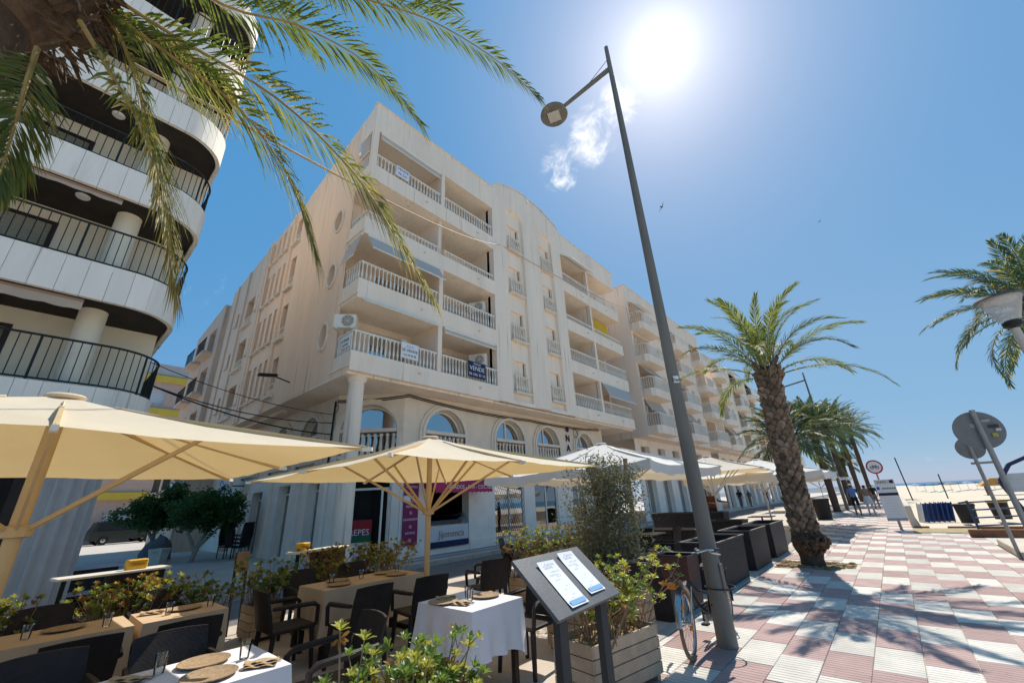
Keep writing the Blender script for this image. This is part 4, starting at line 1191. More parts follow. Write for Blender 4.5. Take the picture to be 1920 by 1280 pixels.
def palm(label, base, top, r0, r1, nf, L, seed, boots=0, bend=0.0, group=None, n=34, bulge=False, lean=(0, 0), emin=-30, emax=82, lmax=.42, w=.014, mats=None, arch=(.9, 1.35)):
    rr = random.Random(seed)
    t = thing('palm_tree', label, 'palm tree', base, 0, group)
    H = top
    axis = lambda s: V(lean[0] * s ** 1.4, lean[1] * s ** 1.4, H * s)
    tr = MB(); pr = []; rs = []
    for i in range(25):
        s = i / 24; pr.append(axis(s)); r = r0 + (r1 - r0) * s
        if bulge and s < .2:
            pass
        rs.append(r * (1 + .05 * math.sin(i * 5.1)) + (.1 * r0 * max(0, 1 - s * 10)))
    tr.tube(pr, rs, 16)
    tk = tr.build('trunk', [BARK], t, True)
    if boots:
        bm_ = MB()
        # one leaf-base scale: pointed shield standing off the trunk
        bm_.add([(-.01, -.085, -.02), (-.01, .085, -.02), (0, 0, -.10), (.075, -.045, .05), (.075, .045, .05), (.045, 0, .085), (-.02, -.06, .05), (-.02, .06, .05), (.05, 0, -.02)],
                [(0, 2, 8), (2, 1, 8), (0, 8, 3), (8, 1, 4), (8, 4, 3), (3, 4, 5), (0, 3, 6), (3, 5, 6), (4, 1, 7), (5, 4, 7), (6, 5, 7)])
        me = bm_.mesh('leaf_base', BOOT)
        k = boots; ga = 2.39996
        for i in range(k):
            s = .06 + .93 * i / k; c = axis(s); r = r0 + (r1 - r0) * s
            a = i * ga; o = link('leaf_base', me, tk)
            o.location = c + V(math.cos(a), math.sin(a), 0) * (r * .93)
            sc = rr.uniform(1.05, 1.5); o.scale = (sc, sc * .9, sc * 1.1)
            o.rotation_euler = (rr.uniform(-.15, .15), rr.uniform(-.35, .05), a + rr.uniform(-.15, .15))
    if bulge:
        b = MB()
        for i in range(420):
            a = rr.uniform(0, 2 * PI); z = max(.2, rr.gauss(.5, .12)); rb = r0 - .02 + .17 * math.exp(-((z - .50) / .17) ** 2) * (1 + .75 * math.cos(a + .5))
            p = V(math.cos(a) * rb * .8, math.sin(a) * rb * .8, z); q = p + V(math.cos(a), math.sin(a), rr.uniform(-.5, .3)) * .06
            b.tube([p, q, q - UPZ * .03], [.05, .035, .006], 4)
        b.lathe([(r0 * 1.0, 0), (r0 * .92, .15), (r0 + .02, .34), (r0 + .10, .50), (r0 + .05, .64), (r0 - .02, .8)], 18)
        b.build('root_collar', FIBRE, t, True, 60)
    topc = axis(1.0)
    cb = MB()
    for i in range(70):
        a = rr.uniform(0, 2 * PI); z = rr.uniform(-.45, .12); p = V(math.cos(a), math.sin(a), 0) * r1 * .8 + UPZ * z
        q = V(math.cos(a), math.sin(a), 0) * (r1 + rr.uniform(.05, .16)) + UPZ * (z + rr.uniform(.05, .25)); cb.tube([p, q], [.05, .02], 4)
    cb.build('crown_base', BOOT, t).location = topc
    ms = [frond_mesh('frond', L * rr.uniform(.88, 1.08), 0, rr.uniform(*arch), n, lmax, w, rr, .25, mats, .08) for _ in range(4)]
    for i in range(nf):
        s = (i + .5) / nf
        e = rad(emin + (emax - emin) * s ** .85) + rr.uniform(-.1, .1); a = i * 2.39996 + rr.uniform(-.15, .15)
        o = link('frond', ms[i % 4], t); o.location = topc + V(math.cos(a) * r1 * .6, math.sin(a) * r1 * .6, -.25 + .3 * s)
        o.rotation_euler = (rr.uniform(-.3, .3), -e - .25, a)
        sc = 1.0 - .25 * max(0, s - .7) / .3 * rr.random(); o.scale = (sc, sc, sc)
    return t
palm('palm tree with scaly trunk and swollen root collar in a pit of the checkered promenade', (-1.86, 12.35, 0), 4.75, .225, .255, 24, 2.45, 4, boots=290, bulge=True, lean=(.16, .3), emin=-4, emax=84, n=72, lmax=.36, w=.013, arch=(1.25, 1.8))
palm('palm tree at right edge behind the cone lantern, only its drooping crown in view', (3.45, 13.5, 0), 5.25, .25, .3, 46, 1.75, 9, lean=(.0, .0), emin=-55, emax=75, n=52, lmax=.30, w=.012, arch=(1.2, 1.9), mats=[PALMB, RACHG, PALMY])
for (bx_, by_, tp, sd, lb, LL) in ((-3.5, 26.0, 4.1, 11, 'first and shortest of the background palms, just behind the scaly trunk', 2.3), (-3.4, 38.0, 5.6, 12, 'second background palm, rising right beside the black litter bin', 2.9),
                          (-3.3, 50, 6.9, 13, 'third background palm along the promenade, middle of the far row', 3.0), (-2.9, 60, 8.2, 14, 'tallest far palm of the row, with the fullest dark crown', 3.4), (-2.3, 70, 8.6, 15, 'rightmost far palm of the row above the walking couple', 3.4),
                          (-5.0, 85, 5.0, 16, 'small distant palm seen low between the trunks of the far row', 2.6)):
    palm(lb, (bx_, by_, 0), tp, .22, .24, 58, LL, sd, emin=-40, emax=82, n=34, group='background palms', lmax=.5, w=.032, mats=[PALMB, RACHG, PALMY])
# ---- foreground palm: crown above the frame corner, fronds hanging into view
fp = thing('palm_tree', 'overhanging palm in upper left corner with shaggy brown crown base and long drooping fronds', 'palm tree', (-2.95, -.85, 0))
base = Vector(fp.location)
tr = MB().tube([(0, 0, 0), (-.02, 0, 2), (0, 0, 4.3)], [.24, .2, .22], 14)
tr.build('trunk', BARK, fp, True)
fm = MB(); rr = random.Random(5)
for i in range(900):
    a = rr.uniform(0, 2 * PI); z = rr.uniform(4.22, 5.4); r = .22 + .20 * math.sin(max(0, min(1, (z - 4.15) / 1.1)) * PI) ** .7
    p = V(math.cos(a) * r, math.sin(a) * r, z); q = p + V(math.cos(a + rr.uniform(-.6, .6)), math.sin(a + rr.uniform(-.6, .6)), rr.uniform(-1.6, .6)) * rr.uniform(.05, .13)
    fm.tube([p, q], [.012, .003], 3, 0, False)
for i in range(42):
    a = i * 2.4; z = 4.3 + 1.0 * i / 42; r = .30
    p = V(math.cos(a) * r, math.sin(a) * r, z); q = V(math.cos(a) * (r + .13), math.sin(a) * (r + .13), z + .10); fm.tube([p, q], [.06, .02], 5, 0)
fm.lathe([(.22, 4.2), (.32, 4.4), (.38, 4.75), (.36, 5.2), (.2, 5.5)], 20)
fm.build('crown_fibre', [FIBRE, BOOT], fp, False)
FR = [  # pixel path of each frond's rachis with its distance from the viewer
    (([(430, -150, 3.2), (640, -20, 3.15), (800, 35, 3.0), (920, 105, 2.9), (1010, 182, 2.8)]), 0, .34, 58),
    (([(200, -130, 3.0), (420, 10, 2.95), (560, 48, 2.9), (690, 120, 2.8), (790, 232, 2.7)]), 0, .36, 60),
    (([(130, -30, 3.0), (300, 90, 2.9), (450, 205, 2.75), (545, 340, 2.65), (590, 470, 2.6)]), .3, .36, 64),
    (([(190, -20, 2.9), (330, 70, 2.8), (520, 185, 2.7), (660, 320, 2.55), (740, 440, 2.5), (808, 552, 2.45)]), .4, .34, 70),
    (([(150, 40, 2.75), (215, 150, 2.6), (262, 235, 2.5), (300, 350, 2.42), (325, 540, 2.35)]), .8, .32, 66),
    (([(165, -10, 2.95), (225, 70, 2.9), (260, 170, 2.85), (285, 270, 2.8), (300, 380, 2.75)]), .5, .34, 46),
    (([(70, 90, 2.8), (45, 170, 2.7), (20, 260, 2.65), (-10, 350, 2.6)]), .1, .20, 46),
    (([(320, -160, 3.3), (480, -60, 3.3), (620, -30, 3.2), (740, 0, 3.1), (850, 12, 3.0)]), 0, .34, 50),
    (([(90, -120, 3.2), (200, -90, 3.3), (400, -60, 3.4), (520, 10, 3.4), (600, 110, 3.3)]), 0, .34, 50),
]
for (pth, yel, lm_, nn) in FR:
    nn = int(nn * 2.1)
    pts = [D(px, py, dd) - base for (px, py, dd) in pth]
    mb = MB(); frond_on(mb, pts, nn, lm_ * 1.15, .0078, t0=.12, droop=.35, rr=random.Random(int(pth[0][0])), rachis=.014, mi=(0, 1, 2), yellow=yel, lift=.25)
    mb.build('frond', [PALM, RACH, PALMY], fp)
# fronds on the far side of that crown, out of the picture
fme = frond_mesh('frond', 2.6, .3, 1.6, 40, .36, .012, random.Random(3))
for i in range(6):
    o = link('frond', fme, fp); o.location = (0, 0, 5.3); o.rotation_euler = (0, -.2 - .05 * i, rad(222 + 14 * i))

# ---- shrubs
LEAFG = leafmat('shrub_leaf', (.10, .17, .035), (.25, .36, .06), .35, .35, .4, 10)
LEAFY = leafmat('shrub_leaf_yellow', (.30, .30, .05), (.5, .5, .08), .4, .3, .4, 10)
LEAFB = leafmat('shrub_leaf_brown', (.22, .12, .03), (.35, .18, .04), .35, .35, .5, 10)
LEAFD = leafmat('ficus_leaf', (.055, .115, .03), (.09, .18, .03), .35, .35, .4, 6)
OLIVE = leafmat('olive_leaf', (.15, .15, .09), (.2, .2, .1), .3, .35, .5, 8)
STEM = mat('twig', (.26, .18, .11), .9, .25, 15)
STEMW = mat('pale_trunk', (.42, .37, .31), .9, .2, 8, .4, 30)
def rosette(mb, p, ax, L, k, rr, mi):
    ax = ax.normalized(); a0 = ax.orthogonal().normalized(); b0 = ax.cross(a0)
    for i in range(k):
        an = i * 2.4; el = .25 + .75 * (i / k)
        d = (a0 * math.cos(an) + b0 * math.sin(an)) * math.cos(el * 1.2) + ax * math.sin(el * 1.2)
        l = L * rr.uniform(.75, 1.1); w = l * .22; sd = d.cross(ax)
        if sd.length < .01: sd = a0
        sd.normalize(); nn = sd.cross(d)
        t = p + d * l - UPZ * l * .08
        mb.add([p, p + d * l * .62 + sd * w + nn * w * .3, p + d * l * .62, p + d * l * .62 - sd * w + nn * w * .3, t + sd * w * .35, t - sd * w * .35], [(0, 2, 1), (0, 3, 2), (1, 2, 5, 4), (2, 3, 5)] if False else [(0, 2, 1), (0, 3, 2), (2, 4, 1), (2, 5, 4), (2, 3, 5)], mi)
def shrub(name, label, base, size, h, nst, L, seed, mix=(.6, .3, .1), k=9, spread=1.0, cat='shrub', bare=.35, group=None):
    """leggy shrub: stems rise from a strip size[0] x size[1] at base and end in leaf rosettes"""
    rr = random.Random(seed); t = thing(name, label, cat, base, 0, group)
    lf = MB(); sm = MB()
    for i in range(nst):
        p0 = V(rr.uniform(-.5, .5) * size[0], rr.uniform(-.5, .5) * size[1], 0)
        hh = h * rr.uniform(.55, 1.05)
        dr = V(rr.gauss(0, .28) * spread, rr.gauss(0, .28) * spread, 1)
        p1 = p0 + dr * hh * .5; p2 = p0 + V(dr.x * 1.35, dr.y * 1.35, 1) * hh
        sm.tube([p0, p1, p2], [.007, .005, .003], 4, 0, False)
        nb = rr.randint(2, 4)
        for b in range(nb):
            f = rr.uniform(bare, 1.0); q = p0.lerp(p2, f); d = V(rr.gauss(0, 1), rr.gauss(0, 1), rr.uniform(.3, 1.2)).normalized()
            e = q + d * L * rr.uniform(.6, 1.9); sm.tube([q, e], [.004, .002], 3, 0, False)
            z = rr.random(); mi = 0 if z < mix[0] else 1 if z < mix[0] + mix[1] else 2
            rosette(lf, e, d + UPZ * .6, L * rr.uniform(.7, 1.1), k, rr, mi)
        z = rr.random(); mi = 0 if z < mix[0] else 1 if z < mix[0] + mix[1] else 2
        rosette(lf, p2, UPZ + dr * .3, L * rr.uniform(.8, 1.15), k + 2, rr, mi)
    lf.build('foliage', [LEAFG, LEAFY, LEAFB], t); sm.build('stems', STEM, t)
    return t
def leafy_tree(name, label, base, stems, blobs, n, L, m, seed, stem_m=STEMW, wid=.32, twig=0, cs=.13):
    rr = random.Random(seed); t = thing(name, label, 'tree', base)
    s = MB()
    for (pts, rs) in stems: s.tube(pts, rs, 8)
    s.build('trunk', stem_m, t, True)
    s2 = MB(); c = MB(); tot = sum(b[1][0] * b[1][1] * b[1][2] for b in blobs)
    for (ce, rd) in blobs:
        k = int(n * rd[0] * rd[1] * rd[2] / tot); ce = Vector(ce)
        clumps = [V(rr.gauss(0, 1), rr.gauss(0, 1), rr.gauss(0, 1)).normalized() * rr.uniform(.35, 1.15) for _ in range(max(6, k // 60))]
        for q in clumps[:twig]: s2.tube([ce - UPZ * rd[2] * .8, ce + V(q.x * rd[0], q.y * rd[1], q.z * rd[2]) * .6, ce + V(q.x * rd[0], q.y * rd[1], q.z * rd[2])], [.009, .006, .003], 4, 0, False)
        for i in range(k):
            q = clumps[i % len(clumps)] + V(rr.gauss(0, cs), rr.gauss(0, cs), rr.gauss(0, cs))
            p = ce + V(q.x * rd[0], q.y * rd[1], q.z * rd[2])
            d = V(rr.gauss(0, 1), rr.gauss(0, 1), rr.gauss(-.1, .8)).normalized(); sd = d.orthogonal().normalized() * L * wid
            c.add([p, p + d * L * .5 + sd, p + d * L, p + d * L * .5 - sd], [(0, 1, 2, 3)])
    c.build('crown', m, t)
    if twig: s2.build('twigs', STEM, t)
    return t
# ================================================================== TERRACE
WOOD = mat('planter_wood', (.46, .34, .23), .8, .18, 6, .4, 50, rnd=.12, dirt=.3, dcol=(.3, .21, .14))
RATT = mat('dark_rattan', (.022, .017, .016), .55, .25, 12, .6, 160)
RATP = mat('rattan_planter', (.030, .026, .028), .6, .25, 10, .9, 110)
def weave(m, sc=55.0, st=.8):
    nt = m.node_tree; N = nt.nodes; L = nt.links; b = N['Principled BSDF']
    tc = N.new('ShaderNodeTexCoord'); w1 = N.new('ShaderNodeTexChecker'); w1.inputs['Scale'].default_value = sc
    L.new(tc.outputs['Object'], w1.inputs['Vector'])
    bp = N.new('ShaderNodeBump'); bp.inputs['Strength'].default_value = st; bp.inputs['Distance'].default_value = .006
    L.new(w1.outputs['Fac'], bp.inputs['Height']); L.new(bp.outputs[0], b.inputs['Normal'])
weave(RATT); weave(RATP, 26, .6)
CLOTHT = mat('table_linen_tan', (.50, .38, .26), .9, .05, 5, .15, 200)
CLOTHW = mat('table_linen_white', (.70, .68, .70), .9, .04, 5, .15, 200)
WOVEN = mat('woven_charger', (.36, .25, .15), .85, .25, 40, .6, 200)
NAPK = mat('napkin', (.45, .32, .19), .9, .1, 10)
CUTL = mat('cutlery_steel', (.5, .5, .5), .3, 0, metal=.9)
LWOOD = mat('table_leg_dark', (.028, .018, .014), .6, .2, 6)
def wood_planter(label, c, w, d, h, rz, nb=4, group=None):
    """slatted timber box on feet; boards are separate"""
    t = thing('timber_planter', label, 'planter', c, rz, group)
    bh = (h - .05) / nb
    lo = MB().cbox(-w / 2, w / 2, -.011, .011, -bh / 2 + .004, bh / 2 - .004, .003).mesh('board', WOOD)
    sh = MB().cbox(-.011, .011, -d / 2 + .024, d / 2 - .024, -bh / 2 + .004, bh / 2 - .004, .003).mesh('board', WOOD)
    for k in range(nb):
        z = .05 + (k + .5) * bh
        for s in (-1, 1):
            o = link('board', lo, t); o.location = (R.uniform(-.002, .002), s * (d / 2 - .011), z)
            o = link('board', sh, t); o.location = (s * (w / 2 - .011), R.uniform(-.002, .002), z)
    for sx in (-1, 1):
        for sy in (-1, 1):
            MB().box(sx * (w / 2 - .05) - .025, sx * (w / 2 - .05) + .025, sy * (d / 2 - .05) - .025, sy * (d / 2 - .05) + .025, 0, h - .06).build('corner_post', WOOD, t)
    MB().box(-w / 2 + .023, w / 2 - .023, -d / 2 + .023, d / 2 - .023, .08, h - .06).build('soil', SOIL, t)
    return t
def table(label, x0, x1, y0, y1, m, drop=.42, zt=.75, seed=1):
    rr = random.Random(seed); t = thing('dining_table', label, 'table', ((x0 + x1) / 2, (y0 + y1) / 2, 0))
    w, d = (x1 - x0) / 2, (y1 - y0) / 2
    MB().cbox(-w + .01, w - .01, -d + .01, d - .01, zt - .04, zt - .004, .004).build('table_top', LWOOD, t)
    for sx in (-1, 1):
        for sy in (-1, 1): MB().cbox(sx * (w - .07) - .028, sx * (w - .07) + .028, sy * (d - .07) - .028, sy * (d - .07) + .028, 0, zt - .04, .004).build('leg', LWOOD, t)
    # cloth: top plus a folded skirt, longer at the corners
    per = []
    N_ = 18
    for (a, b, ca, cb) in (((-w, -d), (w, -d), 0, 0), ((w, -d), (w, d), 0, 0), ((w, d), (-w, d), 0, 0), ((-w, d), (-w, -d), 0, 0)):
        for i in range(N_):
            f = i / N_; per.append((a[0] + (b[0] - a[0]) * f, a[1] + (b[1] - a[1]) * f, f))
    n = len(per); vs = []; rows = 7
    ph = rr.uniform(0, 6)
    for r in range(rows + 1):
        q = r / rows
        for i, (x, y, f) in enumerate(per):
            corner = math.exp(-((min(f, 1 - f)) / .12) ** 2)
            wav = (.012 + .03 * q) * math.sin(i * 1.15 + ph) * q + .05 * corner * q + .012 * q
            l = math.hypot(x / w, y / d); nx, ny = (x / w if abs(x / w) > .98 else 0), (y / d if abs(y / d) > .98 else 0)
            ln = max(1e-6, math.hypot(nx, ny)); nx /= ln; ny /= ln
            dz = drop * (1 + .22 * corner) * q
            rd = .006 * (1 - abs(1 - q * 6)) if q < .17 else .006
            vs.append((x + nx * wav, y + ny * wav, zt + .003 - dz + (0 if q > 0 else .0)))
    fs = [(r * n + i, r * n + (i + 1) % n, (r + 1) * n + (i + 1) % n, (r + 1) * n + i) for r in range(rows) for i in range(n)]
    fs.append(tuple(range(n)))
    c = MB().add(vs, fs).build('tablecloth', m, t, True, 60)
    return t
def plate(label, x, y, z=.756, r=.15):
    t = thing('charger_plate', label, 'plate', (x, y, z), R.uniform(0, 6))
    MB().lathe([(.02, .002), (r * .6, .002), (r * .92, .010), (r, .016), (r, .020), (r * .9, .014), (r * .6, .007), (.02, .006)], 24).build('dish', WOVEN, t, True)
    return t
def tumbler(label, x, y, z=.756):
    t = thing('drinking_glass', label, 'glass', (x, y, z))
    MB().lathe([(.005, .004), (.028, .004), (.036, .11)], 16, cap=False).build('bowl', CGLASS, t, True)
    return t
def napkin(label, x, y, rz, z=.756):
    t = thing('napkin', label, 'napkin', (x, y, z), rz)
    m = MB(); n = 10
    for k in range(3):
        vs = []
        for i in range(n + 1):
            f = i / n; vs += [(-.1 + .2 * f, -.05 + .02 * k, .004 + .008 * k + .01 * abs(math.sin(f * 7 + k))), (-.1 + .2 * f, .05 - .01 * k, .006 + .01 * k + .01 * abs(math.sin(f * 5 + k)))]
        m.add(vs, [(i * 2, i * 2 + 2, i * 2 + 3, i * 2 + 1) for i in range(n)])
    m.build('cloth', NAPK, t, True)
    MB().bar((-.11, .07, .006), (.11, .07, .006), .018, .004).bar((-.11, .095, .006), (.1, .095, .006), .012, .004).build('cutlery', CUTL, t)
    return t
def make_chair():
    """woven resin armchair; faces +x"""
    t = thing('armchair', 'x', 'chair')
    m = MB(); n = 6
    MB().cbox(-.24, .25, -.24, .24, .405, .445, .012).build('seat', RATT, t)
    vs = []
    for k, dx in ((0, 0), (1, .03)):
        for i in range(7):
            f = i / 6; z = .44 + .40 * f; x = -.23 - .10 * f ** 1.2 - dx * (1 - .3 * f); w = .228 + .01 * math.sin(f * 3)
            for j in range(5):
                g = j / 4; vs.append((x - .03 * (1 - (2 * g - 1) ** 2), -w + 2 * w * g, z + (.012 * (1 - (2 * g - 1) ** 2) if i == 6 else 0)))
    q = lambda k, i, j: k * 35 + i * 5 + j
    fs = []
    for i in range(6):
        for j in range(4): fs += [(q(0, i, j), q(0, i, j + 1), q(0, i + 1, j + 1), q(0, i + 1, j)), (q(1, i, j), q(1, i + 1, j), q(1, i + 1, j + 1), q(1, i, j + 1))]
    for j in range(4): fs += [(q(0, 6, j), q(0, 6, j + 1), q(1, 6, j + 1), q(1, 6, j)), (q(0, 0, j), q(1, 0, j), q(1, 0, j + 1), q(0, 0, j + 1))]
    for i in range(6): fs += [(q(0, i, 0), q(0, i + 1, 0), q(1, i + 1, 0), q(1, i, 0)), (q(0, i, 4), q(1, i, 4), q(1, i + 1, 4), q(0, i + 1, 4))]
    MB().add(vs, fs).build('backrest', RATT, t, True, 50)
    for sx in (-1, 1):
        for sy in (-1, 1):
            a = V(sx * .21, sy * .215, .41); b = V(sx * .24 - .0, sy * .235, 0)
            MB().tube([a, b], [.03, .022], 6).build('leg', RATT, t, True)
    for sy in (-1, 1):
        MB().tube([(-.27, sy * .25, .67), (-.05, sy * .27, .665), (.18, sy * .27, .655), (.235, sy * .265, .62), (.24, sy * .25, .43)], [.02, .026, .026, .024, .022], 7).build('armrest', RATT, t, True)
    return t
chair0 = make_chair(); used = []
def chair(x, y, deg, label):
    c = chair0 if not used else copy_tree(chair0)
    used.append(1); c.location = (x, y, 0); c.rotation_euler = (0, 0, rad(deg)); tag(c, label, 'chair', 'dark woven terrace armchairs')
    return c
# tables, as the photo sets them out
table('small table with white cloth beside the slate menu board', -3.95, -3.15, 2.92, 3.62, CLOTHW, .40, seed=1)
table('long tan-clothed table in the middle of the terrace, left of the parasol pole', -6.32, -5.58, 2.72, 4.2, CLOTHT, .45, seed=2)
table('tan-clothed table at left, with its right corner by the open road', -6.35, -5.66, 1.02, 1.72, CLOTHT, .45, seed=3)
table('leftmost tan-clothed table, cut by the picture edge', -6.35, -5.66, .02, .96, CLOTHT, .40, seed=4)
table('front table with pale cloth at the bottom edge of the picture', -3.95, -3.22, .35, 1.40, CLOTHW, .40, seed=5)
chair(-5.80, 2.40, 90, 'armchair at the near-left end of the long table, seen from the side')
chair(-5.12, 2.93, 180, 'armchair with its high back to us in front of the long table')
chair(-5.02, 3.72, 172, 'armchair right in front of the parasol pole at the long table')
chair(-6.85, 3.08, 0, 'left one of two armchairs on the far side of the long table, behind the plates')
chair(-6.85, 3.92, 0, 'right one of two armchairs behind the long table, near the white counter')
chair(-3.62, 1.86, -96, 'armchair in the shade at the right end of the front table, behind the green shrub')
chair(-3.42, 4.02, -88, 'armchair between white-clothed table and slate menu board')
chair(-5.25, .55, 180, 'armchair turned to the leftmost tan table, its back nearest the left edge')
chair(-5.22, 1.22, 180, 'armchair pushed up to the tan table by the road, back towards us')
chair(-4.20, 1.02, 0, 'armchair with sunlit left edge on the far side of the front table, right one')
chair(-4.30, .33, 0, 'armchair at bottom left on the far side of the front table, left one')
chair(-6.90, .42, 0, 'armchair with ribbed back behind the leftmost table, against the shrubs')
chair(-6.90, 1.36, 0, 'armchair with ribbed back behind the tan table by the road, against the shrubs')
chair(-5.3, 5.25, 160, 'armchair in shadow right of the parasol pole, nearer one')
chair(-5.9, 6.0, 200, 'armchair in shadow right of the parasol pole, farther one')
chair(-7.4, 8.3, 30, 'armchair at the far terrace table left of the olive bush, left one')
chair(-6.4, 8.7, 200, 'armchair at the far terrace table left of the olive bush, right one')
chair(-5.6, 11.4, 160, 'armchair seen right of the olive stake among the dark planters, left one')
chair(-5.0, 11.9, 175, 'armchair seen right of the olive stake among the dark planters, right one')
for (x, y, lb) in ((-3.68, 3.02, 'woven charger plate on the white-clothed table, nearest its left corner'), (-3.50, 3.44, 'woven charger plate on the white-clothed table, far side'),
                   (-5.78, 3.0, 'woven charger plate on the long table, in front of the left chair back'), (-6.12, 3.15, 'woven charger plate on the long table, far left'), (-6.08, 3.85, 'woven charger plate at the far right of the long table'), (-5.76, 3.85, 'woven charger plate on the long table beside the parasol pole'),
                   (-6.05, 1.42, 'woven charger plate on the tan table by the road'), (-6.10, .52, 'woven charger plate on the leftmost tan table'),
                   (-3.75, 1.05, 'woven charger plate on the front table, nearer the far chair'), (-3.42, 1.0, 'large woven charger plate at the bottom edge on the front table')):
    plate(lb, x, y)
for (x, y, lb) in ((-3.62, 3.30, 'water glass on the white-clothed table, left one'), (-3.50, 3.22, 'water glass on the white-clothed table, right one'), (-6.0, 3.0, 'water glass on the long table, leftmost'), (-5.98, 3.42, 'water glass on the long table, middle one'),
                   (-6.05, 4.05, 'water glass on the long table, rightmost'), (-5.9, 1.25, 'water glass on the tan table by the road, left'), (-5.95, 1.62, 'water glass on the tan table by the road, right'), (-5.95, .28, 'water glass on the leftmost table, left'), (-5.85, .78, 'water glass on the leftmost table, right'),
                   (-3.78, .82, 'water glass at left on the front table'), (-3.6, 1.24, 'water glass at right on the front table')):
    tumbler(lb, x, y)
for (x, y, rz, lb) in ((-3.46, 3.06, .3, 'folded tan napkin with cutlery on the white-clothed table'), (-3.78, 3.14, .9, 'crumpled tan napkin behind the plate on the white-clothed table'), (-6.1, 1.15, 1.2, 'folded napkin on the tan table by the road'), (-3.75, .66, .7, 'brown napkin beside the left glass on the front table'), (-3.35, 1.26, 1.0, 'folded napkin with cutlery at the right of the front table')):
    napkin(lb, x, y, rz)
# ---- parasols
PCAN = mat('parasol_canvas', (.78, .70, .55), .95, .05, 1.5, .5, 7, trans=.28, tcol=(.80, .54, .20), dirt=.22, dcol=(.5, .42, .3))
PWHT = mat('white_canvas', (.82, .80, .77), .95, .04, 1.5, .1, 90, trans=.24, tcol=(.72, .60, .42))
PBEI = mat('beige_canvas', (.80, .74, .64), .95, .04, 1.5, .1, 90, trans=.30, tcol=(.75, .58, .34))
PMET = mat('parasol_frame', (.62, .45, .24), .5, .06, 5)
PWM = mat('parasol_pole_white', (.62, .58, .52), .5, .05, 5)
def parasol(label, c, s, ze, za, mc, mm, rz=0, hubz=1.55, val=0.0, pr=.038, group=None, sag=.07, vent=False, open_=.52):
    t = thing('parasol', label, 'parasol', c, rz, group); h = s / 2
    rim = []
    K = 8
    P8 = [(h, -h), (h, 0), (h, h), (0, h), (-h, h), (-h, 0), (-h, -h), (0, -h)]
    N_ = 6; M_ = 8
    vs = []; fs = []
    for k in range(8):
        a = Vector(P8[k]); b = Vector(P8[(k + 1) % 8]); o = len(vs)
        for i in range(N_ + 1):
            f = i / N_
            for j in range(M_ + 1):
                g = j / M_
                p = a.lerp(b, g) * f
                z = za + (ze - za) * f - sag * 4 * g * (1 - g) * f * f * .35 - .05 * math.sin(PI * f)
                inn = 1 - .03 * 4 * g * (1 - g) * f
                vs.append((p.x * inn, p.y * inn, z))
        W_ = M_ + 1
        fs += [(o + i * W_ + j, o + (i + 1) * W_ + j, o + (i + 1) * W_ + j + 1, o + i * W_ + j + 1) for i in range(N_) for j in range(M_)]
        if val:
            o = len(vs)
            for j in range(M_ + 1):
                g = j / M_; p = a.lerp(b, g); inn = 1 - .03 * 4 * g * (1 - g)
                z = ze - sag * 4 * g * (1 - g) * .35
                vs.append((p.x * inn, p.y * inn, z)); vs.append((p.x * inn * 1.004, p.y * inn * 1.004, z - val * (1 + .12 * math.sin(j * 2.1 + k))))
            fs += [(o + j * 2, o + j * 2 + 1, o + j * 2 + 3, o + j * 2 + 2) for j in range(M_)]
    vs = [(x_, y_, z_ + .007 * math.sin(x_ * 9 + y_ * 5.3) * math.sin(y_ * 7.1 - x_ * 3)) for (x_, y_, z_) in vs]
    MB().add(vs, fs).build('canopy', mc, t, True, 35)
    sm_ = MB()
    for k in range(8):
        a = Vector(P8[k])
        sm_.tube([V(a.x * i / 6, a.y * i / 6, za + (ze - za) * i / 6 - .05 * math.sin(PI * i / 6) + .008 + .007 * math.sin(a.x * i / 6 * 9 + a.y * i / 6 * 5.3) * math.sin(a.y * i / 6 * 7.1 - a.x * i / 6 * 3)) for i in range(1, 7)], .009, 4)
    sm_.build('seams', mc, t)
    MB().tube([(0, 0, 0), (0, 0, za - .05)], pr, 12).build('pole', mm, t, True)
    MB().cbox(-.32, .32, -.32, .32, 0, .06, .01).build('base', BLACKM, t)
    MB().lathe([(pr + .005, hubz - .05), (pr + .05, hubz - .04), (pr + .05, hubz + .04), (pr + .005, hubz + .05)], 12).build('runner', mm, t)
    MB().lathe([(.13, za - .03), (.15, za - .005), (.13, za + .012), (.01, za + .02)], 16).build('top_cap', mc, t, True)
    for k in range(8):
        a = Vector(P8[k])
        e = V(a.x, a.y, ze - .02); st = V(0, 0, za - .07); dn = a.normalized()
        rb = MB().bar(st, e * 1.0 + V(dn.x, dn.y, 0) * .02, .028, .05)
        r_ = rb.build('rib', mm, t)
        mid = st.lerp(e, open_); q = V(dn.x * .06, dn.y * .06, hubz)
        MB().bar(q, mid - UPZ * .02, .022, .035).build('strut', mm, r_)
        MB().bar(e - V(dn.x, dn.y, 0) * .03, e + V(dn.x, dn.y, 0) * .06, .036, .036).build('end_cap', WMET, r_)
    return t
parasol('large cream parasol at left, glowing yellow underneath', (-5.6, 0, 0), 4.0, 2.2, 2.78, PCAN, PMET, 0, 1.62, pr=.055)
parasol('cream parasol with tan pole in the centre of the terrace', (-5.9, 4.5, 0), 4.2, 2.19, 2.80, PCAN, PMET, 0, 1.58, pr=.045)
parasol('big white parasol with drooping valance behind the olive bush', (-6.1, 10.9, 0), 4.9, 2.38, 3.15, PWHT, PWM, 0, 1.6, .22, pr=.03, sag=.25)
parasol('beige-lined white parasol right of the lamp post and highest of the far ones', (-5.1, 17.2, 0), 3.9, 2.35, 2.98, PBEI, PWM, .1, 1.6, 0, pr=.03)
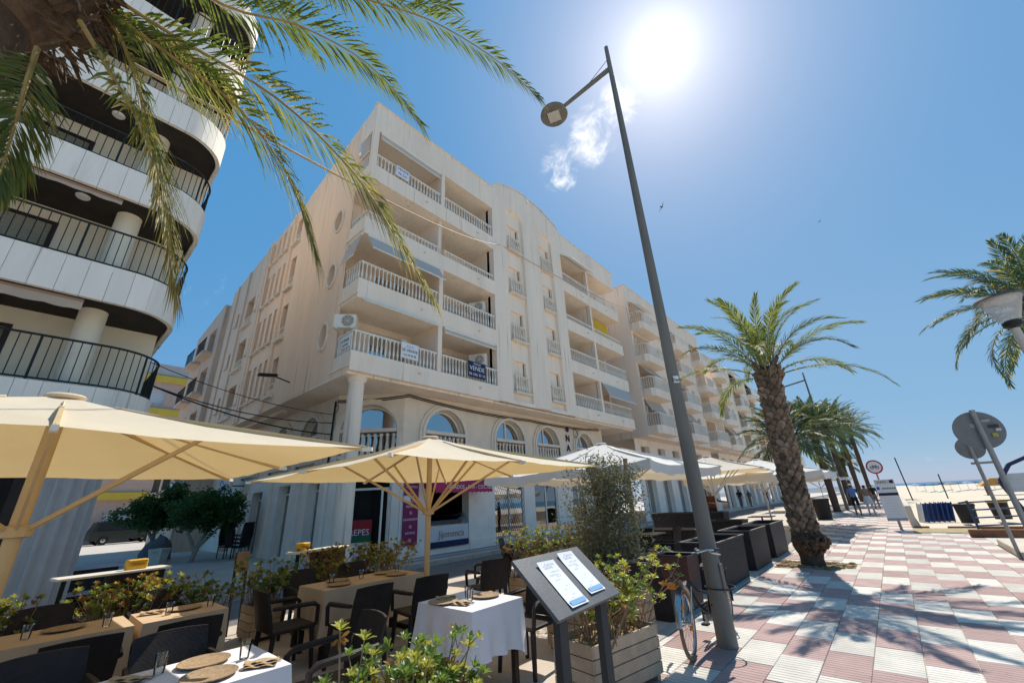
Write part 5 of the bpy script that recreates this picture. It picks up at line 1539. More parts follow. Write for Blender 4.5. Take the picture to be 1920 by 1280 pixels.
parasol('white parasol with wavy valance just left of the scaly palm trunk', (-4.25, 21.3, 0), 5.0, 2.25, 2.95, PWHT, PWM, 0, 1.6, .24, pr=.035, sag=.2)
parasol('far white parasol between the first background palms, nearer one', (-5.8, 41, 0), 5.0, 2.4, 3.1, PWHT, PWM, 0, 1.6, .2, pr=.03)
parasol('far white parasol between the background palms, farther one', (-5.4, 52, 0), 5.0, 2.4, 3.1, PWHT, PWM, 0, 1.6, .2, pr=.03)
# ---- timber planters and shrubs
wood_planter('slatted timber planter with yellow-green shrub, behind the slate menu board posts', (-2.50, 4.10, 0), .50, .98, .46, rad(-10), 4)
shrub('shrub', 'sunlit yellow-green shrub in the timber planter by the bicycle', (-2.47, 4.15, .40), (.42, .9), .62, 70, .062, 21, (.45, .45, .1), spread=1.25)
wood_planter('timber planter behind the menu board, half hidden by the front timber planter', (-3.2, 4.85, 0), .9, .42, .42, rad(5), 3)
wood_planter('short timber planter at the kerb beside the bicycle front wheel', (-2.98, 5.75, 0), .30, .34, .46, 0, 4)
wood_planter('square timber planter at the far-left end of the terrace by the road', (-7.45, 2.72, 0), .42, .46, .46, 0, 4)
shrub('shrub', 'pale green shrub in the square timber planter by the road', (-7.45, 2.72, .4), (.36, .38), .58, 42, .062, 22, (.7, .25, .05))
wood_planter('timber planter with brown-green shrub left of the parasol pole on far side', (-7.5, 4.6, 0), 1.0, .4, .46, rad(90), 3)
shrub('shrub', 'yellowing shrub behind the long table, under the CREPES board', (-7.5, 4.65, .4), (.35, .9), .65, 75, .06, 23, (.3, .4, .3))
wood_planter('timber planter with yellowing shrub left of the centre parasol strut', (-7.55, 3.62, 0), .5, .4, .46, 0, 3)
shrub('shrub', 'tall yellow-brown shrub beside the right white counter', (-7.55, 3.6, .4), (.4, .4), .66, 48, .06, 29, (.25, .45, .3))
wood_planter('timber planter with dark straggly shrub behind the white-clothed table', (-5.4, 6.7, 0), .4, 1.2, .42, 0, 3)
shrub('shrub', 'dark straggly shrub in the shade right of the parasol pole', (-5.4, 6.7, .38), (.45, 1.25), .75, 90, .06, 24, (.6, .15, .25), bare=.2)
wood_planter('timber planter with reddish shrub under the ice cream awning view', (-4.9, 7.9, 0), .4, 1.1, .42, 0, 3)
shrub('shrub', 'reddish brown shrub with a yellow tip, left of the olive bush', (-4.9, 7.9, .38), (.45, 1.2), .75, 110, .06, 25, (.25, .2, .55), bare=.2)
wood_planter('long timber planter under the left row of shrubs', (-7.45, .3, 0), .42, 3.0, .42, 0, 3)
shrub('shrub', 'tall yellow-brown shrub at left centre, before the left white counter', (-7.42, 1.15, .38), (.4, .7), .58, 90, .06, 26, (.25, .4, .35), bare=.1)
shrub('shrub', 'wide straggly shrub at the left picture edge with reddish twigs', (-7.35, -.35, .38), (.4, 1.4), .55, 120, .06, 27, (.35, .35, .3), bare=.15)
shrub('shrub', 'pale green shrub behind the tan table, left of the open road', (-7.40, 1.85, .38), (.35, .7), .42, 45, .062, 28, (.7, .25, .05), bare=.3)
wood_planter('timber planter of the foreground shrub, below the picture', (-1.92, 1.42, 0), .45, 1.0, .5, rad(34), 4)
s_ = shrub('shrub', 'bright glossy green shrub in the foreground at bottom centre', (-1.98, 1.42, .45), (.32, .46), .52, 74, .058, 30, (.66, .26, .08), 10, bare=.25, spread=.8)
t = thing('shrub', 'single long sprig with one leafy tip left of the foreground shrub', 'shrub', (-2.1, 1.0, .4))
lf = MB(); smb = MB(); tip = D(638, 1182, 2.3) - Vector(t.location); t2 = D(683, 1200, 2.35) - Vector(t.location)
smb.tube([(.12, .12, 0), (tip.x * .5 + .08, tip.y * .5 + .05, tip.z * .5), tip], [.007, .005, .004], 5); smb.tube([(.2, .2, 0), t2 * .5 + V(.05, .05, 0), t2], [.006, .005, .003], 5)
rosette(lf, tip, UPZ, .06, 10, random.Random(1), 1); rosette(lf, t2, UPZ, .055, 10, random.Random(2), 1); rosette(lf, tip - UPZ * .03, -UPZ * .2 + V(1, 0, 0), .045, 6, random.Random(2), 2)
for q in (G(560, 1278, .85),): pass
lf.build('foliage', [LEAFG, LEAFY, LEAFB], t); smb.build('stems', STEM, t)
# olive bush with its stake
ob = G(1130, 1105) ; OBX, OBY = -4.0, 6.9
leafy_tree('olive_bush', 'grey-green olive bush tied to a wooden stake, right of centre', (OBX, OBY, 0),
           [([(0, 0, 0), (.03, .02, .8), (-.03, .05, 1.6), (.0, 0, 2.3)], [.035, .03, .025, .01]), ([(.05, -.05, 0), (.2, .1, .9), (.28, .2, 1.7)], [.03, .025, .01]), ([(0, .05, .3), (-.25, -.05, 1.1), (-.3, -.1, 1.6)], [.02, .018, .008])],
           [((0, 0, 1.05), (.62, .62, .7)), ((.08, .05, 1.65), (.55, .55, .5)), ((-.1, -.05, 2.05), (.4, .45, .45)), ((.35, .3, 1.9), (.35, .35, .4)), ((.25, .2, .6), (.5, .5, .5)), ((-.15, -.1, .5), (.5, .55, .45))], 11500, .08, OLIVE, 31, STEM, .14, 26, .24)
o = MB().tube([(0, 0, 0), (-.0, 0, 2.35)], [.045, .042], 10).build('wooden_stake', mat('stake_wood', (.36, .22, .14), .8, .25, 8, .4, 40)); o.location = (-3.75, 7.55, 0)
tag(o, 'brown wooden stake standing in the olive bush', 'stake')
# ---- dark woven planters along the promenade edge
RTOP = mat('rattan_rim', (.07, .065, .065), .6, .2, 10)
def rattan_planter(label, x, y, w, d, h, rz=0):
    t = thing('woven_planter', label, 'planter', (x, y, 0), rz, 'dark woven planters along the terrace edge')
    tp = 1.10; m = MB(); th = .05
    def ring(sc, z, ins=0): return [(sx * (w / 2 * sc - ins), sy * (d / 2 * sc - ins), z) for sx, sy in ((-1, -1), (1, -1), (1, 1), (-1, 1))]
    vs = ring(1, 0) + ring(tp, h) + ring(tp, h, th) + ring(tp, h - .25, th)
    fs = [tuple(r * 4 + i for i in (0,)) for r in range(0)]
    for r in range(3): fs += [(r * 4 + i, r * 4 + (i + 1) % 4, r * 4 + 4 + (i + 1) % 4, r * 4 + 4 + i) for i in range(4)]
    fs.append((12, 13, 14, 15)); fs.append((3, 2, 1, 0))
    m.add(vs, fs).build('box', RATP, t)
    rm = MB(); a = ring(tp, h + .004)
    for i in range(4): rm.bar(Vector(a[i]), Vector(a[(i + 1) % 4]), .05, .025)
    rm.build('rim', RTOP, t)
for (x, y, w, d, h, lb) in ((-3.05, 7.0, .55, 1.2, .72, 'big woven planter right behind the bicycle, nearest along the kerb'), (-3.05, 9.55, .6, 1.7, .78, 'woven planter just right of the lamp post foot with a wide open top'),
                        (-3.05, 11.85, .6, 1.5, .80, 'woven planter second right of the lamp post'), (-3.05, 14.1, .6, 1.6, .80, 'woven planter touching the scaly palm trunk, third along the kerb'),
                        (-4.3, 8.6, 1.2, .5, .6, 'low woven planter left of the lamp post, front'), (-4.8, 10.3, 1.3, .5, .62, 'low woven planter left of the lamp post, middle'), (-5.3, 13.0, 1.4, .5, .7, 'low woven planter left of the lamp post, back'),
                        (-6.0, 16.6, 2.4, .6, 1.0, 'tall woven planter screen at the back of the terrace by the waiter'), (-4.4, 15.7, .9, .7, .78, 'woven planter at the white parasol pole')):
    rattan_planter(lb, x, y, w, d, h)
def low_table(label, x, y):
    t = thing('cafe_table', label, 'table', (x, y, 0))
    MB().cbox(-.4, .4, -.4, .4, .72, .75, .008).build('table_top', mat('cafe_top' + str(int(y)), (.25, .2, .19), .5, .1), t)
    MB().tube([(0, 0, .02), (0, 0, .72)], .03, 8).build('pedestal', BLACKM, t); MB().cbox(-.25, .25, -.25, .25, 0, .03, .006).build('foot', BLACKM, t)
low_table('small cafe table with pinkish top among the dark planters', -5.2, 11.0)
low_table('far terrace table left of the olive bush', -6.9, 8.5)
low_table('cafe table beyond the planters left of the palm trunk', -4.0, 18.5)
# ---- white-topped counters with a yellow box
CTOP = mat('counter_top_white', (.68, .64, .58), .5, .04); YBOX = mat('yellow_box', (.62, .36, .03), .6, .08)
for (x, y, L_, rz, lb) in ((-7.95, 1.0, 1.12, rad(8), 'left'), (-7.9, 3.67, 1.15, rad(22), 'right')):
    t = thing('service_counter', f'narrow white-topped service counter on a dark frame, {lb} one', 'counter', (x, y, 0), rz)
    MB().cbox(-.16, .16, -L_ / 2, L_ / 2, 1.03, 1.06, .006).build('counter_top', CTOP, t)
    MB().box(-.12, .12, -L_ / 2 + .5, L_ / 2 - .05, .02, 1.029).build('cabinet', RATT, t)
    for s in (-1, 1): MB().bar((0, s * (L_ / 2 - .1), 0), (0, s * (L_ / 2 - .1), 1.03), .04, .04).build('leg', BLACKM, t)
    b = thing('napkin_box', f'small yellow box standing on the {lb} white counter', 'box', (x, y + (.2 if lb == 'left' else -.3), 1.061), rz)
    MB().cbox(-.06, .06, -.11, .11, 0, .12, .012).build('body', YBOX, b); text('TERRA', 'lettering', mat('box_ink' + lb, (.3, .12, .01), .6, 0), b, (.062, 0, .045), (0, 1, 0), UPZ, .05)
# chalk/menu stand by the road
t = thing('sign_stand', 'slim brown wooden sign stand by the square timber planter', 'sign', (-8.05, 2.55, 0), rad(15))
for s in (-1, 1): MB().bar((0, s * .09, 0), (-.08, s * .09, 1.12), .03, .03).build('leg', LWOOD, t)
MB().obox(V(-.06, 0, .98), V(.012, 0, 0), V(0, .1, 0), V(-.01, 0, .14)).build('panel', mat('brown_panel', (.16, .09, .05), .6, .2, 6), t)
# dark metal frame table with white rails behind the left shrubs
t = thing('folding_stall', 'pale metal table frame with dark panel behind the left counter', 'stall', (-11.15, .95, 0), rad(5)); t.scale = (.75, .75, .75)
fr = MB()
for sy in (-1, 1):
    for sx in (-.3, .3): fr.bar((sx, sy * .75, .1), (sx, sy * .75, 1.25), .04, .04)
    fr.bar((-.3, sy * .75, 1.25), (.3, sy * .75, 1.25), .04, .04)
for sx in (-.3, .3): fr.bar((sx, -.75, 1.25), (sx, .75, 1.25), .05, .05)
fr.build('frame', mat('pale_blue_metal', (.42, .46, .52), .4, .05), t); MB().box(-.32, -.30, -.72, .72, .2, 1.2).build('panel', DARKI, t)
MB().box(-.29, .29, -.72, .72, .7, .73).build('shelf', mat('stall_shelf', (.4, .42, .45), .5, .05), t)
# ---- slate menu board
SLATE = mat('slate_grey', (.10, .105, .115), .5, .12, 8, .15, 60)
mc = V(-1.87, 2.65, 1.14); yaw = rad(93.3); tilt = rad(41.8); mw_, mh_ = .85, .45
e1 = V(math.cos(yaw), math.sin(yaw), 0); qd = V(math.sin(yaw), -math.cos(yaw), 0); dn = qd * math.cos(tilt) - UPZ * math.sin(tilt); nn = (e1.cross(-dn)).normalized()
if nn.z < 0: nn = -nn
t = thing('menu_board', 'tilted slate menu board with two white menus on two dark posts', 'menu board', (mc.x, mc.y, 0))
c = V(0, 0, mc.z)
MB().obox(c, e1 * mw_ / 2, dn * mh_ / 2, nn * .012, 0, .003).build('slate', SLATE, t)
for s in (-.27, .27):
    p = c + e1 * s + dn * .12 - nn * .013
    MB().bar(V(p.x, p.y, 0), p - UPZ * .0, .085, .05, 0, V(1, 0, 0)).build('post', mat('post_charcoal%d' % (s > 0), (.03, .033, .036), .6, .15), t)
PAP = mat('menu_paper', (.74, .76, .80), .5, .02); BLU = mat('menu_blue', (.18, .38, .62), .6, 0); GREYI = mat('menu_ink', (.18, .18, .2), .7, 0)
for s, ofs, nm, lines in ((-.13, .02, 'left', ('SUGERENCIAS', 'DEL DIA')), (.17, -.015, 'right', ('MENU DIARIO', 'BEBIDA'))):
    o0 = c + e1 * s + nn * .018 + dn * ofs
    pw, ph = .215, .35
    mm = MB(); n = 8; vs = []
    for i in range(n + 1):
        f = i / n; lift = .012 * math.exp(-((f) / .1) ** 2) + .006 * math.exp(-((1 - f) / .08) ** 2)
        vs += [o0 - e1 * pw / 2 + dn * (f - .5) * ph + nn * lift, o0 + e1 * pw / 2 + dn * (f - .5) * ph + nn * lift * .4]
    mm.add(vs, [(i * 2, i * 2 + 1, i * 2 + 3, i * 2 + 2) for i in range(n)])
    pp = mm.build('menu_sheet', PAP, t, True)
    tx = lambda b_, f, sz, m_: text(b_, 'print', m_, pp, o0 + nn * .014 + dn * (f - .5) * ph, e1, -dn, sz, ext=.0)
    tx('Gaviota', .13, .034, GREYI); tx(lines[0], .29, .019, GREYI); tx(lines[1], .40, .016, GREYI); tx('PAN', .62, .012, GREYI)
    for f in (.46, .50, .54, .68): tx('- - - - - -', f, .009, GREYI)
    tx('10% IVA', .80, .012, GREYI)
    MB().obox(o0 + nn * .006 + dn * .42 * ph, e1 * pw * .42, dn * ph * .045, nn * .001).build('blue_strip', BLU, pp)
# ---- lamp post
LAMP = mat('lamp_post_grey', (.17, .16, .14), .7, .2, 5, .4, 60, dirt=.5, dcol=(.26, .23, .19), streak=True)
t = thing('street_lamp', 'tall grey lamp post with disc lamp head, leaning bicycle at its foot', 'street lamp', (-1.93, 5.78, 0))
MB().tube([(0, 0, 0), (0, 0, .9), (0, 0, 4), (0, 0, 9.9), (0, 0, 10.5)], [.112, .10, .076, .046, .04], 16).build('mast', LAMP, t, True)
MB().cbox(.10, .112, -.05, .05, .55, .85, .004).build('service_door', LAMP, t)
a0 = V(0, 0, 9.85); a1 = V(-1.10, -.12, 9.62)
MB().tube([a0, a0.lerp(a1, .5), a1], [.05, .045, .04], 8).tube([V(0, 0, 10.15), a0.lerp(a1, .55)], .008, 4).build('arm', LAMP, t, True)
hd = MB().lathe([(.02, .10), (.2, .09), (.29, .03), (.30, -.02), (.28, -.045), (.02, -.05)], 28).build('lamp_head', LAMP, t, True); hd.location = a1 + V(-.26, -.02, -.05)
MB().cbox(-.13, .13, -.13, .13, -.07, -.048, .004).build('led_panel', mat('led_glass', (.5, .47, .42), .4, .05), hd).rotation_euler = (0, 0, rad(20))
st_ = MB(); n = 8; vs = []
for i in range(n + 1):
    a = rad(-75 + 55 * i / n); vs += [(.088 * math.cos(a), .088 * math.sin(a), 3.12), (.088 * math.cos(a), .088 * math.sin(a), 3.22)]
st_.add(vs, [(i * 2, i * 2 + 2, i * 2 + 3, i * 2 + 1) for i in range(n)]); st_.build('sticker', SIGNW, t)
text('Dam', 'sticker_print', INK, t, (.088 * math.cos(rad(-48)) + .006, .088 * math.sin(rad(-48)) - .004, 3.14), (.743, .669, 0), UPZ, .07)
t = thing('street_lamp', 'second disc-head street lamp far along the promenade between the palms', 'street lamp', (-2.95, 40.0, 0))
MB().tube([(0, 0, 0), (0, 0, 9.9), (0, 0, 10.5)], [.12, .06, .05], 10).build('mast', LAMP, t, True); MB().tube([(0, 0, 9.85), (-2.2, -.1, 9.5)], .06, 6).build('arm', LAMP, t)
MB().lathe([(.02, .1), (.3, .03), (.3, -.03), (.02, -.05)], 16).build('lamp_head', LAMP, t).location = (-2.4, -.1, 9.45)
# cone lantern at the right edge
t = thing('street_lamp', 'cone-shaped glass lantern on a pale post at the right edge', 'street lamp', (2.02, 9.2, 0))
MB().tube([(0, 0, 0), (0, 0, 3.72)], [.06, .05], 12).build('post', mat('pale_post', (.52, .47, .42), .5, .06), t, True)
MB().lathe([(.06, 3.72), (.10, 3.75), (.11, 3.82), (.08, 3.84)], 14).build('collar', BLACKM, t, True)
MB().lathe([(.11, 3.84), (.24, 4.2)], 20, cap=False).build('glass_cone', mat('lantern_glass', (.6, .62, .64), .3, .1, 8, alpha=.55), t, True)
MB().lathe([(.24, 4.2), (.28, 4.21), (.26, 4.24), (.1, 4.27), (.02, 4.28)], 20).build('cap', mat('lantern_cap', (.10, .09, .085), .6, .1), t, True)
MB().lathe([(.19, 4.17), (.19, 4.19), (.05, 4.19)], 18).build('reflector', mat('lamp_reflector', (.6, .5, .4), .4, .05), t, True)
# ---- cable from the overhanging palm across the facade
o = MB().tube(sag(D(250, 120, 3.2), (FX + .05, 12.8, 13.85), .35, 14) + sag((FX + .05, 12.8, 13.85), (-10.9, 27.3, 14.6), .25, 10)[1:], .015, 5).build('overhead_cable', mat('cable_beige', (.42, .30, .2), .7, .2, 6))
tag(o, 'thin beige overhead cable from the palm fronds across the cream facade', 'cable')
# ---- bicycle leaning on the lamp post
t = thing('bicycle', 'dark city bicycle with front basket and orange reflector locked to lamp post', 'bicycle', (-2.08, 5.9, 0), rad(-93))
BIKE = mat('bike_paint', (.012, .014, .022), .35, .1); TYRE = mat('tyre_tan', (.20, .15, .10), .8, .2, 8); CHR = mat('bike_chrome', (.5, .5, .5), .25, 0, metal=.9); BSK = mat('basket_brown', (.07, .03, .028), .6, .2, 20, .6, 150); ORG = mat('reflector_orange', (.75, .22, .01), .3, 0)
WR = .33
def wheel(x, steer):
    w = link('wheel', None, t); w.location = (x, 0, WR); w.rotation_euler = (0, 0, steer)
    ci = [2 * PI * i / 36 for i in range(37)]
    MB().tube([(math.cos(a) * WR * .95, 0, math.sin(a) * WR * .95) for a in ci], .020, 8, 0, False).build('tyre', TYRE, w, True)
    MB().tube([(math.cos(a) * WR * .86, 0, math.sin(a) * WR * .86) for a in ci], .012, 6, 0, False).build('rim', CHR, w, True)
    s = MB()
    for i in range(28):
        a = 2 * PI * i / 28; s.tube([(.02 * math.cos(a + 1), .02 * (-1) ** i, .02 * math.sin(a + 1)), (math.cos(a) * WR * .86, 0, math.sin(a) * WR * .86)], .0016, 3, 0, False)
    s.tube([(0, -.05, 0), (0, .05, 0)], .02, 8); s.build('spokes', CHR, w)
    f = MB(); vs = []; aa = [rad(5 + 165 * i / 20) for i in range(21)] if x > 0 else [rad(-5 + 190 * i / 20) for i in range(21)]
    for a in aa: vs += [(math.cos(a) * (WR + .025), -.03, math.sin(a) * (WR + .025)), (math.cos(a) * (WR + .035), 0, math.sin(a) * (WR + .035)), (math.cos(a) * (WR + .025), .03, math.sin(a) * (WR + .025))]
    f.add(vs, [(i * 3 + j, i * 3 + j + 1, i * 3 + 4 + j, i * 3 + 3 + j) for i in range(20) for j in range(2)]); f.build('mudguard', BIKE if x < 0 else CHR, w, True)
    return w
fwx, rwx = .72, -.36
w1 = wheel(fwx, rad(12)); w2 = wheel(rwx, 0)
for a in (1.0, 3.6): MB().obox(V(math.cos(a) * .2, 0, math.sin(a) * .2), V(.028, 0, 0), V(0, .018, 0), V(0, 0, .018)).build('reflector', ORG, w1)
f = MB(); hb = V(.52, 0, .80); bb = V(.05, 0, .29); se = V(-.10, 0, .72)
f.tube([hb, V(.555, 0, .66)], .022, 8).tube([V(.54, 0, .70), V(.35, 0, .45), bb], .02, 8).tube([V(.53, 0, .74), V(.30, 0, .58), V(.0, 0, .5)], .016, 8).tube([bb, se], .018, 8)
for s in (-.05, .05): f.tube([V(rwx, s, WR), bb], .010, 6).tube([V(rwx, s, WR), V(-.06, s * .3, .62)], .009, 6)
f.build('frame', BIKE, t, True)
fk = MB()
for s in (-.045, .045): fk.tube([V(.56, s, .66), V(.63, s, .5), V(fwx, s, WR)], .011, 6)
fk.build('fork', CHR, t, True)
MB().lathe([(.085, -.006), (.095, 0), (.085, .006)], 16).build('chainring', CHR, t).matrix_local = Matrix.Translation(bb + V(0, -.05, 0)) @ Matrix.Rotation(PI / 2, 4, 'X')
MB().box(-.34, .12, -.075, -.055, .22, .40).build('chain_guard', BIKE, t)
hbm = MB().tube([hb, V(.50, 0, .98)], .014, 8)
hbm.tube([V(.30, -.29, 1.02), V(.42, -.25, 1.03), V(.52, -.1, .99), V(.52, .1, .99), V(.42, .25, 1.03), V(.30, .29, 1.02)], .012, 8); hbm.build('handlebar', CHR, t, True)
for s in (-1, 1):
    MB().tube([V(.30, s * .29, 1.02), V(.18, s * .31, 1.01)], .019, 8).build('grip', BIKE, t, True)
    MB().tube([V(.42, s * .26, 1.03), V(.44, s * .31, 1.0), V(.34, s * .37, .98)], .008, 6).build('brake_lever', CHR, t, True)
MB().lathe([(.005, 0), (.03, .005), (.03, .02), (.01, .035)], 10).build('bell', CHR, t, True).location = (.47, .16, 1.02)
bk = MB(); bz0, bz1 = .76, 1.0
ring = lambda z, k: [V(.70 + k * .13, -.17 * (1 + .1 * k), z), V(.70 + k * .13, .17 * (1 + .1 * k), z)]
def br(z, g): return [V(.56, -.17 * g, z), V(.56 + .26 * g, -.17 * g, z), V(.56 + .26 * g, .17 * g, z), V(.56, .17 * g, z)]
A_, B_ = br(bz0, .88), br(bz1, 1.1)
for i in range(4): bk.quad(A_[i], A_[(i + 1) % 4], B_[(i + 1) % 4], B_[i])
bk.quad(*A_)
bo = bk.build('basket', BSK, t)
rmn = MB()
for i in range(4): rmn.tube([B_[i], B_[(i + 1) % 4]], .010, 6)
rmn.build('rim', BIKE, bo)
MB().cbox(.74, .80, -.13, -.04, .66, .72, .006).build('reflector', ORG, t)
MB().lathe([(.01, 0), (.045, .01), (.05, .06), (.03, .09)], 12).build('headlight', CHR, t, True).matrix_local = Matrix.Translation((.62, 0, .72)) @ Matrix.Rotation(PI / 2, 4, 'Y')
sd = MB(); sd.add([(-.26, -.1, .80), (-.26, .1, .80), (-.1, .06, .815), (.06, .02, .80), (.06, -.02, .80), (-.1, -.06, .815), (-.26, -.09, .74), (-.26, .09, .74), (.05, 0, .76)],
                  [(0, 5, 2, 1), (5, 4, 3, 2), (0, 1, 7, 6), (0, 6, 5), (1, 2, 7), (6, 7, 8), (5, 6, 8), (4, 5, 8), (3, 4, 8), (2, 3, 8), (7, 2, 8)]); sd.build('saddle', BIKE, t, True)
rk = MB()
for s in (-.06, .06): rk.tube([V(-.12, s, .70), V(-.62, s, .70)], .007, 5).tube([V(rwx, s, WR), V(-.55, s, .70)], .006, 5)
for k in range(4): rk.tube([V(-.2 - k * .13, -.06, .70), V(-.2 - k * .13, .06, .70)], .006, 5)
rk.build('rear_rack', BIKE, t)
MB().tube([V(.05, -.12, .29), V(.05, .12, .29)], .008, 6).tube([V(.05, -.09, .29), V(-.06, -.09, .16)], .009, 6).tube([V(.05, .09, .29), V(.16, .09, .42)], .009, 6).build('crank', CHR, t)
for (x, y, z) in ((-.06, -.13, .15), (.16, .13, .42)): MB().cbox(x - .045, x + .045, y - .04, y + .04, z - .012, z + .012, .004).build('pedal', BIKE, t)
MB().tube([V(-.25, .16 + .14 * math.cos(a), .62 + .03 * math.sin(a)) if False else V(.10 + .17 * math.cos(a), .17 * math.sin(a) + .2, .60) for a in [2 * PI * i / 20 for i in range(21)]], .009, 6).build('lock_cable', BIKE, t, True)
MB().tube([V(-.25, .02, .32), V(-.28, .16, .0)], .008, 6).build('kickstand', CHR, t)
# ================================================================== SIDE STREET THINGS
leafy_tree('ficus_tree', 'small dark green street tree with pale forked trunk in the side street, nearer one', (-21.0, 4.75, .1),
           [([(0, 0, 0), (.15, .1, .5), (.1, .35, 1.2), (0, .4, 1.8)], [.10, .08, .06, .03]), ([(.1, .05, .4), (.1, -.25, 1.0), (0, -.5, 1.6)], [.07, .05, .03]), ([(.15, .1, .5), (.3, .5, 1.0), (.3, .9, 1.6)], [.06, .05, .02])],
           [((0, .4, 1.8), (.95, .95, .75)), ((.2, -.3, 1.95), (.85, .8, .65)), ((.1, 1.0, 1.65), (.7, .6, .55)), ((.1, .2, 2.3), (.6, .7, .4))], 11000, .11, LEAFD, 41)
leafy_tree('ficus_tree', 'darker street tree farther back in the side street, left of the pale-trunked one', (-24.5, 4.1, .1),
           [([(0, 0, 0), (.1, -.1, .9), (0, 0, 2.3)], [.1, .08, .04]), ([(.1, -.1, .8), (.2, -.6, 1.6), (.1, -.8, 2.2)], [.07, .05, .02])],
           [((0, .3, 1.9), (1.0, 1.1, .85)), ((0, -.6, 1.9), (.9, .9, .7)), ((0, .5, 2.5), (.8, .8, .5))], 11000, .12, LEAFD, 42)
# cars parked across the end of the street
def car(label, loc, rz, paint, H=1.65, L=4.4, W=1.75):
    t = thing('parked_car', label, 'car', loc, rz, 'cars parked at the end of the side street')
    pm = mat('car_paint_' + paint[0], paint[1], .3, .03, spec=.6)
    w = W / 2
    low = [(-L / 2, .35), (-L / 2 + .05, .95), (-L / 2 + .15, 1.0), (L / 2 - 1.25, 1.0), (L / 2 - .35, .86), (L / 2, .62), (L / 2, .35)]
    m = MB(); m.prism(low, lambda a, b: V(a, -w, b), lambda a, b: V(a, w, b)); m.build('body', pm, t)
    cab = [(-L / 2 + .12, 1.0), (-L / 2 + .35, H - .08), (-L / 2 + .8, H), (L / 2 - 2.1, H - .03), (L / 2 - 1.3, 1.0)]
    MB().prism(cab, lambda a, b: V(a, -(w - .06 - (b - 1) * .22), b), lambda a, b: V(a, w - .06 - (b - 1) * .22, b)).build('cabin', pm, t)
    CG = MATS.get('car_glass') or mat('car_glass', (.02, .025, .028), .08, 0, spec=.8)
    for s in (-1, 1):
        y = lambda z: s * (w - .05 - (z - 1) * .22)
        for (a, b, c, d) in ((-L / 2 + .38, -L / 2 + .95, -L / 2 + .95, -L / 2 + .5), (-L / 2 + 1.02, -L / 2 + 1.85, -L / 2 + 1.85, -L / 2 + 1.02), (-L / 2 + 1.93, L / 2 - 1.5, L / 2 - 2.12, -L / 2 + 1.93)):
            MB().quad(V(a, y(1.05), 1.05), V(b, y(1.05), 1.05), V(c, y(H - .12), H - .12), V(d, y(H - .12), H - .12)).build('side_window', CG, t)
    MB().quad(V(L / 2 - 1.29, -w + .15, 1.03), V(L / 2 - 1.29, w - .15, 1.03), V(L / 2 - 2.05, w - .25, H - .06), V(L / 2 - 2.05, -w + .25, H - .06)).build('windscreen', CG, t).location = (.02, 0, .01)
    for sx in (-L / 2 + .85, L / 2 - .85):
        for s in (-1, 1):
            wh = link('wheel', None, t); wh.location = (sx, s * (w - .08), .33); wh.rotation_euler = (PI / 2, 0, 0)
            MB().lathe([(.2, -.1), (.31, -.1), (.33, -.05), (.33, .05), (.31, .1), (.2, .1)], 20).build('tyre', MATS['tyre_dark'], wh, True)
            MB().lathe([(.2, -.095), (.05, -.11), (.05, .11), (.2, .095)], 12).build('rim', MATS['bike_chrome'], wh, True)
    for s in (-1, 1): MB().cbox(L / 2 - .22, L / 2 + .01, s * (w - .3) - .16, s * (w - .3) + .16, .68, .84, .02).build('headlight', lm, t)
    MB().box(L / 2 - .02, L / 2 + .03, -.6, .6, .38, .55).build('grille', BLACKM, t)
mat('tyre_dark', (.02, .02, .02), .8, .1)
car('dark green family car parked at the end of the side street', (-47.5, 5.9, 0.11), rad(97), ('green', (.018, .028, .026)), 1.72, 4.5)
car('white car half hidden behind the dark green car', (-50.5, 5.9, 0.11), rad(97), ('white', (.6, .6, .6)), 1.55, 4.2)
# stacked black chairs
for k, (x, y) in enumerate(((-21.4, 6.0), (-20.7, 6.05), (-20.0, 6.1))):
    t = thing('chair_stack', f"stack of black chairs at the side-street wall, {('leftmost', 'middle', 'rightmost')[k]} stack", 'chair stack', (x, y, .11), rad(90 * k + 20), 'stacked black chairs')
    for i in range(4):
        m = MB(); z = i * .14
        m.cbox(-.22, .22, -.22, .22, .40 + z, .44 + z, .01); m.obox(V(-.24, 0, .68 + z), V(.015, 0, 0), V(0, .22, 0), V(-.05, 0, .22))
        for sx in (-1, 1):
            for sy in (-1, 1): m.bar((sx * .2, sy * .2, z * .25), (sx * .2, sy * .2, .42 + z), .025, .025)
        m.build('chair', RATT, t)
# bagged heap / scooter cover and white pot
t = thing('covered_scooter', 'scooter under a grey cover beside the side-street tree', 'scooter', (-23.2, 4.0, .1), rad(30)); t.scale = (.78, .78, .78)
m = MB(); vs = []; nA, nB = 14, 8
for i in range(nB + 1):
    f = i / nB
    for k in range(nA):
        a = 2 * PI * k / nA; r = (1 - f ** 2.2) ** .5 if f < 1 else .02
        vs.append(((.95 * r + .05 * math.sin(k * 3 + i)) * math.cos(a), (.45 * r + .03 * math.cos(k * 2)) * math.sin(a), .1 + 1.1 * f + .12 * math.cos(a) * f))
m.add(vs, [(i * nA + k, i * nA + (k + 1) % nA, (i + 1) * nA + (k + 1) % nA, (i + 1) * nA + k) for i in range(nB) for k in range(nA)])
m.build('cover', mat('grey_cover', (.11, .11, .115), .7, .2, 4), t, True)
for s in (-.6, .6): MB().lathe([(.12, -.05), (.24, -.05), (.24, .05), (.12, .05)], 16).build('wheel', MATS['tyre_dark'], t, True).matrix_local = Matrix.Translation((s, 0, .24)) @ Matrix.Rotation(PI / 2, 4, 'X')
t = thing('plant_pot', 'white square plant pot at the foot of the side-street trees', 'plant pot', (-21.9, 3.9, .1))
